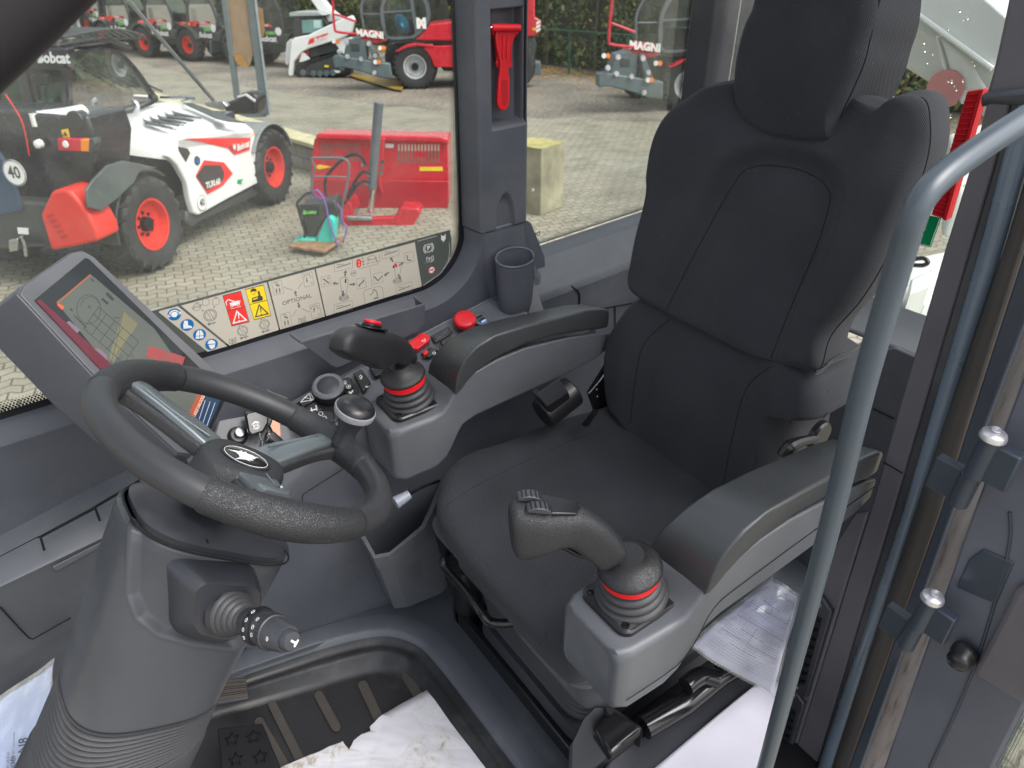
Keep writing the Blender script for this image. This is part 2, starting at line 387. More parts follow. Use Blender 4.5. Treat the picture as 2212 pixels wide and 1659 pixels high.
# ground colour of the strip: dark grey green with beige fields
q = [(30, 566), (500, 440), (1000, 302), (1500, 166), (2100, 3), (2112, 60), (2112, 150), (2085, 235), (2020, 315), (1925, 372), (1860, 402), (1500, 508), (1000, 652), (560, 785), (390, 865)]
dB(q, 'greyp', 0)
dB([(104, 566), (118, 556), (236, 526), (575, 800), (440, 838)], 'beigep', 1)
dB([(258, 522), (845, 362), (928, 688), (590, 795)], 'beigep', 1)
dB([(856, 359), (1172, 273), (1244, 596), (938, 686)], 'beigep', 1)
dB([(1182, 270), (1860, 87), (1908, 390), (1252, 594)], 'beigep', 1)
RBL = .0098
for (c, kind) in (((212, 583), 0), ((300, 655), 1), ((385, 722), 2), ((467, 788), 3)):
    q = cB(*c); dcirc(q, .0128, 'bluep', 2)
    if kind == 0:
        dring(q, .0098, .0026, 'whitep', 3, a0=-10, a1=190); dcirc(q, .0060, 'whitep', 3)
        dcirc((q[0] - 11, q[1] + 3), .0030, 'whitep', 3); dcirc((q[0] + 11, q[1] - 3), .0030, 'whitep', 3)
    if kind == 1:
        x, y = c; dB([(x - 20, y - 30), (x + 5, y - 28), (x + 6, y + 0), (x + 32, y + 8), (x + 34, y + 20), (x - 25, y + 26), (x - 27, y)], 'whitep', 3)
    if kind == 2:
        x, y = c; dB([(x - 12, y - 30), (x - 2, y - 32), (x - 1, y + 26), (x - 26, y + 28), (x - 24, y - 8)], 'whitep', 3)
        dB([(x + 2, y - 32), (x + 12, y - 30), (x + 26, y - 12), (x + 27, y + 22), (x + 2, y + 26)], 'whitep', 3)
        dpl([(x - 24, y + 10), (x + 26, y + 5)], .0011, 'bluep', 4)
    if kind == 3:
        x, y = c; dB([(x - 28, y - 2), (x - 20, y - 24), (x + 2, y - 32), (x + 22, y - 22), (x + 28, y - 6)], 'whitep', 3)
        dB([(x - 20, y + 3), (x + 26, y - 1), (x + 20, y + 22), (x, y + 33), (x - 14, y + 20)], 'whitep', 3)
def lock(c, r):
    q = cB(*c); dcirc(q, r, 'midp', 2); dcirc(q, r * .9, 'beigep', 3); dring(q, r * .8, r * .1, 'midp', 4); 
    dline((q[0] - 7, q[1] - 11), (q[0] + 7, q[1] + 11), r * .42, 'midp', 4); dline((q[0] - 6, q[1] - 10), (q[0] + 6, q[1] + 10), r * .26, 'beigep', 5)
lock((458, 588), .0135); lock((680, 695), .0115); lock((830, 651), .0115)
def key(x, y):
    dcirc(cB(x - 18, y + 4), .0030, 'midp', 2); dline(cB(x - 16, y + 3), cB(x + 30, y - 10), .0022, 'midp', 2); dline(cB(x + 10, y - 4), cB(x + 13, y + 6), .0018, 'midp', 2)
key(468, 645); key(838, 698); key(690, 742)
for c, t in (((367, 532), 'STOP'), ((428, 497), ''), ((497, 495), '')):
    q = cB(*c); x, y = c
    dpl([(x - 22, y - 14), (x - 22, y + 20), (x, y + 26), (x + 22, y + 14), (x + 22, y - 20), (x - 8, y - 22)], .0010, 'midp', 2, True); dline(cB(x - 10, y - 26), cB(x + 12, y - 31), .0018, 'midp', 2)
    if t: dtext(t, q, .0085, 'midp', 3, .0001)
dline(cB(400, 550), cB(412, 562), .0022, 'midp', 2); dline(cB(483, 540), cB(487, 526), .0022, 'midp', 2)
def warn(a, b, cc, d, col, line, tri):
    dB([a, b, cc, d], 'darkp', 2)
    s = lambda p, k: tuple((p[i] - m0[i]) * k + m0[i] for i in (0, 1))
    m0 = tuple(sum(p[i] for p in (a, b, cc, d)) / 4 for i in (0, 1))
    a2, b2, c2, d2 = [s(p, .955) for p in (a, b, cc, d)]
    L = lambda p, q, t: (p[0] + (q[0] - p[0]) * t, p[1] + (q[1] - p[1]) * t)
    e, f = L(a2, d2, .49), L(b2, c2, .49); dB([a2, b2, f, e], col, 3); e, f = L(a2, d2, .51), L(b2, c2, .51); dB([e, f, c2, d2], col, 3)
    bl, br = L(d2, c2, .07), L(d2, c2, .93); bl, br = L(bl, e, .1), L(br, f, .1); tp = L(e, f, .5); tp = L(tp, L(d2, c2, .5), .08)
    dB([tp, br, bl], tri, 4); g = tuple((tp[i] + bl[i] + br[i]) / 3 for i in (0, 1)); inn_ = [tuple(g[i] + (p[i] - g[i]) * .72 for i in (0, 1)) for p in (tp, br, bl)]
    dB(inn_, col, 5); x, y = g; dB([(x - 7, y - 30), (x + 3, y - 33), (x + 2, y + 4), (x - 2, y + 5)], tri, 6); dcirc(cB(x + 2, y + 17), .0012, tri, 6)
    return m0
warn((541, 453), (668, 420), (728, 635), (605, 665), 'redp', 'w', 'whitep')
warn((696, 410), (824, 377), (876, 592), (758, 622), 'yelp', 'k', 'darkp')
dpl([(565, 500), (580, 480), (625, 495), (665, 490)], .0022, 'whitep', 5); dB([(590, 505), (640, 490), (662, 500), (660, 515), (600, 528)], 'whitep', 5); dpl([(598, 545), (672, 527)], .0008, 'whitep', 5)
dpl([(566, 500), (572, 520)], .0016, 'whitep', 5)
for c in ((606, 524), (650, 513)): dcirc(cB(*c), .0028, 'whitep', 6); dcirc(cB(*c), .0014, 'redp', 7)
dB([(732, 428), (738, 410), (755, 403), (772, 408), (776, 422)], 'darkp', 5); dpl([(734, 428), (756, 448), (775, 422)], .0007, 'darkp', 5)
dB([(745, 470), (790, 455), (782, 425), (795, 421), (803, 452), (818, 462), (818, 485), (745, 502)], 'darkp', 5); dB([(752, 475), (786, 464), (784, 474), (753, 484)], 'yelp', 6)
dtext('OPTIONAL', cB(1053, 481), .0135, 'midp', 3, .0002)
def arrow(a, b, wd=.0042):
    A_, B_ = P(cB(*a), y=YD - .0003), P(cB(*b), y=YD - .0003); t = (B_ - A_); L = t.length; t.normalize(); n_ = V((-t.z, 0, t.x)); h = L * .45
    lay('midp').add([A_ + n_ * wd * .4, A_ + t * (L - h) + n_ * wd * .4, A_ + t * (L - h) + n_ * wd, B_, A_ + t * (L - h) - n_ * wd, A_ + t * (L - h) - n_ * wd * .4, A_ - n_ * wd * .4], [tuple(range(7))])
arrow((1048, 458), (1038, 418)); arrow((1060, 500), (1071, 540))
def frame_(pts, wd=.0007): dpl(pts, wd, 'midp', 2, True)
def mini(pts, wd=.0013): dpl(pts, wd, 'midp', 3)
for (x, y) in ((918, 398), (1128, 342), (976, 618), (1178, 556)):
    frame_([(x - 40, y - 36), (x + 26, y - 52), (x + 44, y + 38), (x - 22, y + 54)])
for (x, y) in ((918, 398), (976, 618)):
    mini([(x - 10, y - 22), (x + 14, y - 10)], .0040); mini([(x - 8, y + 8), (x - 4, y + 40)], .0030); mini([(x + 14, y + 4), (x + 18, y + 34)], .0030); mini([(x - 24, y - 28), (x - 8, y - 38), (x + 6, y - 30)])
for (x, y, s) in ((1128, 342, 1), (1178, 556, -1)):
    mini([(x - 28, y - 8), (x - 24, y - 28), (x + 10, y - 34), (x + 22, y - 10)]); arrow((x - 10, y - 12 * s), (x - 6, y + 22 * s), .0026); dring(cB(x + 26, y + 26), .0026, .0008, 'midp', 3)
for a, b in (((962, 396), (1022, 415)), ((1090, 362), (1058, 408)), ((1018, 596), (1050, 552)), ((1085, 542), (1138, 566))): mini([a, b], .0010)
def book(x, y, m='midp'):
    dpl([(x - 24, y - 14), (x - 2, y - 8), (x + 20, y - 26), (x + 24, y + 8), (x + 2, y + 18), (x - 22, y + 18)], .0011, m, 3, True); dpl([(x - 2, y - 8), (x, y + 16)], .0010, m, 3)
    for k in (-10, -4, 8, 14): dpl([(x + k, y - 10), (x + k + 1, y + 12)], .0008, m, 3)
book(1088, 622); book(612, 765)
# joystick diagrams
for (x, y, s) in ((1375, 400, 1), (1742, 290, .9)):
    f = lambda a, b: (x + a * s, y + b * s)
    mini([f(-28, -60), f(-8, -74), f(22, -70), f(30, -40), f(14, 40), f(-14, 44), f(-28, -60)], .0009)
    for rr_ in (0, 8, 16): dpl([f(-30 - rr_ * .4, 60 + rr_), f(-10, 50 + rr_), f(22, 48 + rr_), f(30 + rr_ * .3, 58 + rr_), f(6, 74 + rr_), f(-22, 74 + rr_)], .0009, 'midp', 3, True)
dB([(1382, 340), (1392, 338), (1390, 366), (1380, 368)], 'darkp', 4)
dB([(1720, 238), (1736, 232), (1742, 255), (1726, 262)], 'redp', 4); dB([(1708, 250), (1720, 246), (1722, 262), (1711, 266)], 'darkp', 4)
for a, b in (((1382, 322), (1386, 278)), ((1336, 372), (1296, 368)), ((1414, 378), (1456, 374)), ((1368, 420), (1370, 462)), ((1712, 222), (1692, 190)), ((1752, 248), (1786, 222)), ((1684, 292), (1648, 320)), ((1746, 308), (1764, 344))): arrow(a, b, .0048)
for (x, y, w_, h_) in ((1372, 248, 62, 30), (1370, 532, 62, 30), (1694, 162, 58, 30), (1788, 404, 54, 32)):
    frame_([(x - w_, y - h_ + 14), (x + w_, y - h_ - 16), (x + w_, y + h_ - 14), (x - w_, y + h_ + 12)]); mini([(x - w_ + 14, y + 14), (x + w_ - 12, y - 16)], .0024); mini([(x - w_ + 14, y - 6), (x, y - 10)], .0013)
for (x, y) in ((1252, 354), (1494, 368), (1610, 332), (1822, 190)):
    frame_([(x - 34, y - 28), (x + 26, y - 40), (x + 34, y + 28), (x - 28, y + 42)])
mini([(1232, 338), (1274, 370)], .003); mini([(1476, 384), (1512, 352)], .003); mini([(1582, 322), (1608, 352), (1636, 320)], .0028); mini([(1806, 176), (1812, 210), (1838, 212)], .0028)
for (x, y) in ((1252, 354), (1494, 368)): dcirc(cB(x - 12, y + 20), .0018, 'midp', 3); dcirc(cB(x + 14, y - 20), .0018, 'midp', 3)
dpl([(1462, 210), (1462, 250), (1485, 268), (1600, 238), (1622, 215), (1618, 160)], .0009, 'midp', 2)
dB([(1460, 215), (1468, 203), (1484, 202), (1492, 214), (1494, 246), (1486, 257), (1468, 258), (1460, 248)], 'redp', 4)
dring(cB(1476, 222), .0022, .0006, 'whitep', 5); dring(cB(1478, 242), .0022, .0006, 'whitep', 5)
for s, c in (('F', (1502, 200)), ('N', (1506, 220)), ('R', (1510, 240)), ('F', (1540, 235)), ('R', (1602, 217))): dtext(s, cB(*c), .0062, 'darkp', 5, .0002)
mini([(1554, 231), (1590, 221)], .0010); dpl([(1535, 208), (1540, 190), (1570, 176), (1590, 184), (1600, 200)], .0010, 'midp', 3, True)
for c in ((1546, 208), (1592, 198)): dring(cB(*c), .0030, .0009, 'midp', 4)
dring(cB(1440, 300), .0068, .0008, 'midp', 3); dtext('OPT.', cB(1442, 300), .0055, 'darkp', 4, .0001)
dpl([(1552, 262), (1568, 390)], .0008, 'midp', 2); dpl([(1520, 505), (1508, 432), (1520, 415), (1620, 388), (1640, 402), (1646, 470)], .0009, 'midp', 2)
mini([(1550, 450), (1570, 440), (1580, 410), (1600, 425), (1605, 460)], .0020); mini([(1580, 475), (1612, 466)], .0040)
# parking symbol and animal head emblem on the dark field
pk = cB(1955, 128); dring(pk, .0105, .0014, 'whitep', 2); dtext('P', pk, .0145, 'whitep', 3, .0004); dring(pk, .0140, .0015, 'whitep', 2, a0=-55, a1=55); dring(pk, .0140, .0015, 'whitep', 2, a0=125, a1=235)
book(1965, 205, 'whitep')
qq = cB(1976, 278); dcirc(qq, .0092, 'redp', 2); dcirc(qq, .0072, 'whitep', 3); dpl([(1958, 268), (1994, 290)], .0016, 'redp', 5); dpl([(1960, 286), (1985, 270)], .0022, 'darkp', 4); dcirc(cB(1984, 272), .0018, 'darkp', 4)
HEAD = [(0, 0), (-.18, .02), (-.42, .30), (-.52, .62), (-.40, .50), (-.22, .38), (0, .34), (.22, .38), (.40, .50), (.52, .62), (.42, .30), (.18, .02)]
def cathead(mb, o, ex, ey, s, mbd=None):
    o, ex, ey = V(o), V(ex), V(ey); f = lambda L: [o + ex * a * s + ey * b * s for a, b in L]
    for L in ([(-.5, .95), (-.28, .55), (-.05, .50), (-.05, -.55), (-.16, -.5), (-.34, -.18), (-.50, -.22), (-.42, .05), (-.60, .02), (-.46, .25)],
              [(.5, .95), (.28, .55), (.05, .50), (.05, -.55), (.16, -.5), (.34, -.18), (.50, -.22), (.42, .05), (.60, .02), (.46, .25)],
              [(-.05, .50), (.05, .50), (.05, -.72), (-.05, -.72)]): mb.add(f(L), [tuple(range(len(L)))])
    if mbd is not None:
        d = ex.cross(ey) * .0004 * (s / .02)
        for sg in (-1, 1): mbd.add([p + d for p in f([(sg * .12, .12), (sg * .36, .26), (sg * .30, .06)])], [(0, 1, 2)])
        mbd.add([p + d for p in f([(-.09, -.22), (.09, -.22), (.03, -.36), (-.03, -.36)])], [(0, 1, 2, 3)])
o_ = P(cB(2057, 62), y=YD - .0003); cathead(lay('whitep'), o_, (1, 0, 0), (0, 0, 1), .0125, lay('darkp2'))
dpl([(1880, 80), (2012, 44)], .0008, 'whitep', 2); dpl([(2095, 90), (2100, 150), (2090, 215), (2040, 300), (1918, 385)], .0008, 'whitep', 2)
dtext('DISC', cB(1944, 224), .0085, 'midp', 4, .0003, -1)
dtext('KINGS', cB(1950, 250), .0045, 'midp', 4, .0001, -1); dtext('43R-00116', cB(1946, 268), .0036, 'midp', 4, .0001, -1)
for k_, v_ in LV.items():
    nm = {'greyp': 'decal_base', 'beigep': 'decal_field', 'bluep': 'safety_pictogram', 'redp': 'warning_pictogram', 'yelp': 'falling_load_pictogram', 'whitep': 'white_pictogram_print', 'darkp': 'dark_pictogram_print', 'darkp2': 'dark_pictogram_print', 'midp': 'line_pictogram_print'}[k_]
    o = v_.build(nm, 'darkp' if k_ == 'darkp2' else k_, win, smooth=0)
# wiper arm outside the pane
wa = MB(); wa.tube([P((277, 0), y=1.50), P((370, 110), y=1.50), P((462, 218), y=1.50)], .0035, 8)
wa.build('wiper_arm', mat('wiper arm', (.25, .25, .26), .35), win)

# --- wall trim with ledge below the window
wt = thing('side_wall_trim', 'dark grey plastic wall trim with a light ledge under the side window', 'wall trim', (.2, 1.385, .6))
pa = winpath(0, YG - .001, .010, .010)
pb = winpath(0, 1.388, .028, .020, rc=.13)
def ring_at(i):
    return None
mb = MB(); n_ = len(pa)
rows = [pa, [a.lerp(b, .5) + V((0, -.002, .003)) for a, b in zip(pa, pb)], pb]
# lower wall rows only follow the bottom and corner part; flare at the corner
low = []
for i, p in enumerate(pb):
    if i <= 24 + 14: low.append(i)
v = [p for r in rows for p in r]
f = [(j * n_ + i, j * n_ + i + 1, (j + 1) * n_ + i + 1, (j + 1) * n_ + i) for j in range(2) for i in range(n_ - 1)]
mb.add(v, f)
mb.build('window_surround', 'trim', wt, smooth=50)
# wall below the ledge and under the pillar
zl = .757
poly = [p for i, p in enumerate(pb) if i <= 24 + 14]
wall = [V((-.9, 1.388, zl))] + [V((p.x, 1.388, p.z)) for p in poly[1:]] + [V((1.04, 1.388, pb[38].z)), V((1.055, 1.388, .90)), V((1.10, 1.388, .80)), V((1.12, 1.388, .55)), V((1.12, 1.388, -.03)), V((-.9, 1.388, -.03))]
prism('lower_wall', wall, (0, .03, 0), 'trim', wt, smooth=0, bevel=.002)
# document pocket
pk = MB(); a, b, c_, d = P(cB(1078, 775), y=1.345), P(cB(1922, 515), y=1.345), P(cB(1925, 640), y=1.352), P(cB(1315, 945), y=1.352)
outer = [a, P(cB(1200, 805), y=1.345), b, c_, P(cB(1880, 690), y=1.352), d, P(cB(1285, 940), y=1.352)]
pocket = thing('document_pocket', 'narrow grey document pocket moulded on the wall under the side window', 'pocket', a)
front = [a, b, c_, P(cB(1870, 700), y=1.352), P(cB(1330, 945), y=1.352), P(cB(1285, 930), y=1.352)]
MB().prism(front, (0, -.003, 0)).build('front_panel', 'trim', pocket, bevel=.0012)
MB().tube([a + V((-.004, .042, 0)), a, b, b + V((.0, .042, 0))], .0035, 8, smooth=1).build('rim', 'trim', pocket, smooth=60)
prism('side_panel', [b, c_, c_ + V((0, .035, 0)), b + V((0, .042, 0))], (.003, 0, 0), 'trim', pocket)

# --- pillar with recess
pil = thing('window_pillar', 'dark grey cab pillar between the two side windows with a deep tall recess', 'pillar', (.97, 1.38, .90))
X0, X1 = .903, 1.038
def pilf(u, v):
    x = X0 + (X1 - X0) * u; z = .912 + (1.80 - .912) * v
    def box(x0, x1, z0, z1, s): return min(sst(x0, x0 + s, x), 1 - sst(x1 - s, x1, x), sst(z0, z0 + s, z), 1 - sst(z1 - s, z1, z))
    y = 1.38
    y += .012 * box(.935, 1.06, 1.138, 1.44, .014) * (1) - .006 * 0
    y += .030 * box(.946, 1.030, 1.146, 1.376, .005)
    # oval dent low on the pillar
    dx = (x - .974) / .028; dz = (z - .912) / .085
    y += .012 * (1 - sst(.72, 1.02, math.sqrt(dx * dx + max(0, dz) ** 2)))
    e = min(u, 1 - u); y += .006 * (1 - sst(0, .06, e))
    return V((x, y, z))
g = ngrid(pilf, 110, 420); g.build('pillar_face', 'trim', pil, smooth=60)
sd_ = MB(); sd_.prism([V((X0 + .001, 1.385, .912)), V((X0 + .001, 1.385, 1.8)), V((X0 - .004, 1.46, 1.8)), V((X0 - .010, 1.46, .912))], (.003, 0, 0)); sd_.build('pillar_side', 'trim', pil)
sd_ = MB(); sd_.prism([V((X1 - .002, 1.385, .905)), V((X1 - .002, 1.385, 1.8)), V((X1 + .03, 1.47, 1.8)), V((X1 + .03, 1.47, .905))], (-.003, 0, 0)); sd_.build('pillar_side', 'trim', pil)
# lower foot of the pillar, flaring
ft = MB()
def rng_(z, x0, x1, y): return [V((x0 - .01, 1.47, z)), V((x0, y + .012, z)), V((x0 + .02, y, z)), V(((x0 + x1) / 2, y - .001, z)), V((x1 - .02, y, z)), V((x1, y + .008, z)), V((x1 + .03, 1.47, z))]
rings = [rng_(.908, .905, 1.038, 1.380), rng_(.86, .906, 1.040, 1.379), rng_(.80, .915, 1.055, 1.374), rng_(.74, .93, 1.09, 1.368), rng_(.66, .95, 1.12, 1.366)]
rings[0] = [p + V((0, 0, .0)) for p in rings[0]]
ft.loft(rings, cap=False, closed=False); ft.build('pillar_foot', 'trim', pil, smooth=60)
# --- emergency hammer in the recess
ham = thing('emergency_hammer', 'red plastic emergency hammer clipped upright in the pillar recess', 'hammer', P((1090, 240), y=1.40))
yh = 1.392
def hp(L, y=yh): return [P(K10(*q), y=y) for q in L]
MB().prism(hp([(1012, 165), (1140, 165), (1135, 205), (1120, 265), (1098, 330), (1085, 400), (1088, 470), (1095, 520), (1094, 660), (1080, 705), (1050, 722), (1022, 705), (1012, 660), (1022, 520), (1030, 470), (1030, 400), (1010, 320), (1000, 240)]), (0, .010, 0)).build('handle', 'red', ham, bevel=.0035, seg=3)
MB().tube(hp([(975, 180), (1155, 180)], yh - .004), .0075, 12, smooth=1).build('head', 'red', ham, bevel=.001)
MB().prism(hp([(972, 172), (1158, 172), (1150, 215), (1112, 262), (1102, 400), (1110, 405), (1108, 440), (1010, 440), (1004, 405), (1010, 400), (1000, 262), (978, 215)], yh + .008), (0, .008, 0)).build('holder', 'red', ham, bevel=.0015)
mbx = MB()
for x in (1052, 1082): mbx.tube(hp([(x, 235), (x - 2 if x < 1060 else x - 8, 380)], yh - .001), .0022, 8, smooth=1)
mbx.build('grip_rib', 'red', ham, smooth=60)
MB().prism(hp([(1040, 520), (1078, 520), (1078, 660), (1060, 690), (1045, 680)], yh - .0006), (0, .001, 0)).build('grip_inlay', mat('dark red', (.42, .006, .012), .45), ham)
MB().lathe([(0, .004), (.006, .0035), (.012, .001)], P(K10(992, 175), y=yh - .003), (-1, 0, 0), 12).build('steel_tip', 'steel', ham)

# --- rear side window
rw = thing('rear_side_window', 'rear side window beyond the pillar with a thin dotted border', 'window', (1.3, 1.455, .80))
zr = lambda x: .800 + .03 * (x - 1.1)
MB().prism([V((1.06, 1.455, zr(1.06))), V((1.66, 1.455, zr(1.6))), V((1.66, 1.455, 1.8)), V((1.07, 1.455, 1.8))], (0, .006, 0)).build('pane', 'rearglass', rw, smooth=0)
dots = MB()
for i in range(120):
    for row in range(3):
        x = 1.085 + i * .0048 + (.0024 if row % 2 else 0); p = V((x, 1.4525, zr(x) + .004 + row * .0042))
        if x < 1.12: p.z += (1.12 - x) ** 2 * 12
        dots.add([p + V((math.cos(a * PI / 3), 0, math.sin(a * PI / 3))) * [.0024, .0018, .0011][row] for a in range(6)], [tuple(range(6))])
for i in range(140):
    for row in range(3):
        z = zr(1.6) + .01 + i * .0048 + (.0024 if row % 2 else 0); p = V((1.598 - row * .0042, 1.4525, z))
        dots.add([p + V((math.cos(a * PI / 3), 0, math.sin(a * PI / 3))) * [.0024, .0018, .0011][row] for a in range(6)], [tuple(range(6))])
dots.build('dotted_border', 'blackgloss', rw, smooth=0)
tx = MB(); o = P(K10(1255, 1522), y=1.453)
text_on(tx, 'DISC', o, (-1, 0, 0), (0, 0, 1), .016, .0005); text_on(tx, 'KINGS', o + V((.002, 0, -.014)), (-1, 0, 0), (0, 0, 1), .007); text_on(tx, '43R-00116', o + V((.0, 0, -.024)), (-1, 0, 0), (0, 0, 1), .006); text_on(tx, 'E6 0001', o + V((0, 0, -.032)), (-1, 0, 0), (0, 0, 1), .006)
tx.build('glass_stamp', 'darkp', rw, smooth=0)
# rear sill and rear pillar
rs = thing('rear_wall_trim', 'grey plastic sill and wall trim under the rear side window', 'wall trim', (1.3, 1.36, .6))
mb = MB(); prof = [(1.453, .797), (1.405, .792), (1.400, .790), (1.356, .722), (1.352, .715), (1.348, .70)]
rings = [[V((x, y, z + .03 * (x - 1.1))) for y, z in prof] for x in (1.04, 1.1, 1.2, 1.3, 1.5, 1.9)]
mb.loft(rings, cap=False, closed=False); mb.build('sill', 'trim', rs, smooth=22)
MB().prism([V((1.04, 1.350, .70)), V((1.9, 1.350, .726)), V((1.9, 1.350, .0)), V((1.04, 1.350, .0))], (0, .03, 0)).build('lower_wall', 'trim', rs, bevel=.002)
seam_ = MB(); seam_.tube([P(K11(1362, 0), y=1.44), P(K11(1385, 60), y=1.42), P(K11(1430, 135), y=1.385), P(K11(1490, 195), y=1.352), P(K11(1542, 240), y=1.347), P(K11(1542, 330), y=1.3475)], .0022, 6); seam_.build('panel_gap', 'seam', rs)
seam_ = MB(); seam_.tube([P(K11(1630, 352), y=1.347), P(K11(1925, 300), y=1.347)], .002, 6, smooth=1); seam_.tube([P(K11(1775, 330), y=1.347), P(K11(1775, 520), y=1.347)], .0015, 6, smooth=1); seam_.build('panel_gap', 'seam', rs)
rp = thing('rear_corner_pillar', 'black rear corner pillar of the cab behind the headrest', 'pillar', (1.68, 1.4, .8))
MB().prism([V((1.602, 1.455, .75)), V((1.625, 1.40, .75)), V((1.80, 1.36, .75)), V((1.80, 1.46, .75))], (0, 0, 1.05)).build('pillar_face', 'trimdark', rp, bevel=.004)
# --- cup holder
cup = thing('cup_holder', 'open dark grey bottle holder with a notched front beside the pillar foot', 'cup holder', (.96, 1.33, .71))
mb = MB(); cc = V((.968, 1.335, 0)); rings_o = []; rings_i = []
def notch(a):  # front-right notch
    return 1 - sst(.12, .34, abs(((a - rad(-28) + PI) % (2 * PI)) - PI))
N = 64
for k, (fr_, sc) in enumerate(((0, .62), (.06, .76), (.25, .86), (.6, .95), (1, 1.0))):
    R_ = []
    for i in range(N):
        a = 2 * PI * i / N; top = .852 - .055 * notch(a) + .010 * math.sin(a); z = .695 + (top - .695) * fr_
        R_.append(V((cc.x + .052 * sc * math.cos(a), cc.y + .034 * sc * math.sin(a), z)))
    rings_o.append(R_)
rings_i = [[V((cc.x + (p.x - cc.x) * .93, cc.y + (p.y - cc.y) * .91, p.z + (.004 if k == 0 else 0))) for p in R_] for k, R_ in enumerate(rings_o)]
mb.loft(rings_o + rings_i[::-1], cap=True); mb.build('bin', 'trim', cup, smooth=50)
lip = MB(); lip.tube([(a + b) / 2 for a, b in zip(rings_o[-1], rings_i[-1])], .0030, 8, closed=True, smooth=1); lip.build('rim', 'trim', cup, smooth=60)
# ================================================================ console, floor, footwell
fl = MB()
# floor plate with the footwell tray cut out: the tray outline
tray = [V((-.35, 1.40, 0)), V((.30, 1.262, 0)), V((.40, 1.232, 0)), V((.47, 1.195, 0)), V((.515, 1.13, 0)), V((.528, 1.05, 0)), V((.532, .90, 0)), V((.536, .25, 0)), V((-.35, .25, 0))]
tray_s = []
t2, _ = crom(tray[1:7], [1] * 6, 6); tray_s = [tray[0]] + t2 + [tray[7], tray[8]]
nT = len(tray_s); cT = V((.1, .8, 0))
def offs(pts, d, z):
    out = []
    for i, p in enumerate(pts):
        a, b = pts[(i - 1) % len(pts)], pts[(i + 1) % len(pts)]; t = (b - a).normalized(); nn = V((t.y, -t.x, 0))
        if (cT - p).dot(nn) < 0: nn = -nn
        q = p + nn * d; q.z = z; out.append(q)
    return out
fl.loft([offs(tray_s, -.055, .004), offs(tray_s, -.012, .006), offs(tray_s, -.004, .001), offs(tray_s, .004, -.014)], cap=False)
flo = fl.build('floor_edge_trim', 'trim', None, smooth=50); tag(flo, 'dark grey moulded floor edge around the footwell tray', 'floor trim')
fb = MB(); fb.add([V((.585, 1.28, .0035)), V((1.7, 1.36, .0035)), V((1.7, .2, .0035)), V((.58, .2, .0035))], [(0, 1, 2, 3)])
fb.add([V((.30, 1.32, .0035)), V((.46, 1.255, .0035)), V((.56, 1.16, .0035)), V((.585, 1.28, .0035)), V((.585, 1.34, .0035))], [(0, 1, 2, 3, 4)])
fb.add([V((.56, 1.16, .0034)), V((.585, 1.28, .0034)), V((.585, .2, .0034)), V((.575, .2, .0034))], [(0, 1, 2, 3)])
fb.add([V((-.7, 1.45, .0034)), V((-.35, 1.395, .0034)), V((.30, 1.258, .0034)), V((.46, 1.28, .0034)), V((.46, 1.45, .0034))], [(0, 1, 2, 3, 4)])
fb.add([V((-.9, .2, -.09)), V((1.7, .2, -.09)), V((1.7, 1.5, -.09)), V((-.9, 1.5, -.09))], [(0, 1, 2, 3)])
fo = fb.build('cab_floor', mat('cab floor plastic', (.062, .072, .084), .42, grain=.3, gscale=700, dust=.25, var=.14), None, smooth=0); tag(fo, None, None, kind='structure')
tm = thing('footwell_mat', 'black rubber footwell mat with raised ribs and white dust specks', 'floor mat', (.2, 1.0, -.06))
mb = MB(); mb.loft([offs(tray_s, .003, -.010), offs(tray_s, .010, -.022), offs(tray_s, .022, -.026), offs(tray_s, .034, -.024), offs(tray_s, .042, -.030), offs(tray_s, .055, -.058), offs(tray_s, .075, -.064)], cap=False)
last = offs(tray_s, .075, -.064); mb.add(last, [tuple(range(nT))]); mb.build('mat_body', 'mat', tm, smooth=60)
rib_m = mat('worn rib rubber', (.060, .052, .046), .55, grain=.5, gscale=500, dust=.3, var=.3)
def rib(a, b, wd):
    a, b = P(a, z=-.062), P(b, z=-.062); t = (b - a).normalized(); s = V((-t.y, t.x, 0)); r = wd / 2; pts = []
    for k in range(9): an = -PI / 2 + PI * k / 8; pts.append(b + t * r * math.cos(an) + s * r * math.sin(an))
    for k in range(9): an = PI / 2 + PI * k / 8; pts.append(a + t * r * math.cos(an) + s * r * math.sin(an))
    MB().prism(pts, (0, 0, .005)).build('rib', rib_m, tm, bevel=.0015)
rib(K02(1765, 1250), K02(1960, 1640), .020); rib(K02(2065, 1190), K02(2180, 1400), .022)
rib(K12(140, 1125), K12(270, 1400), .024); rib(K12(420, 1065), K12(540, 1260), .024)
rib((560, 1560), (640, 1700), .022)

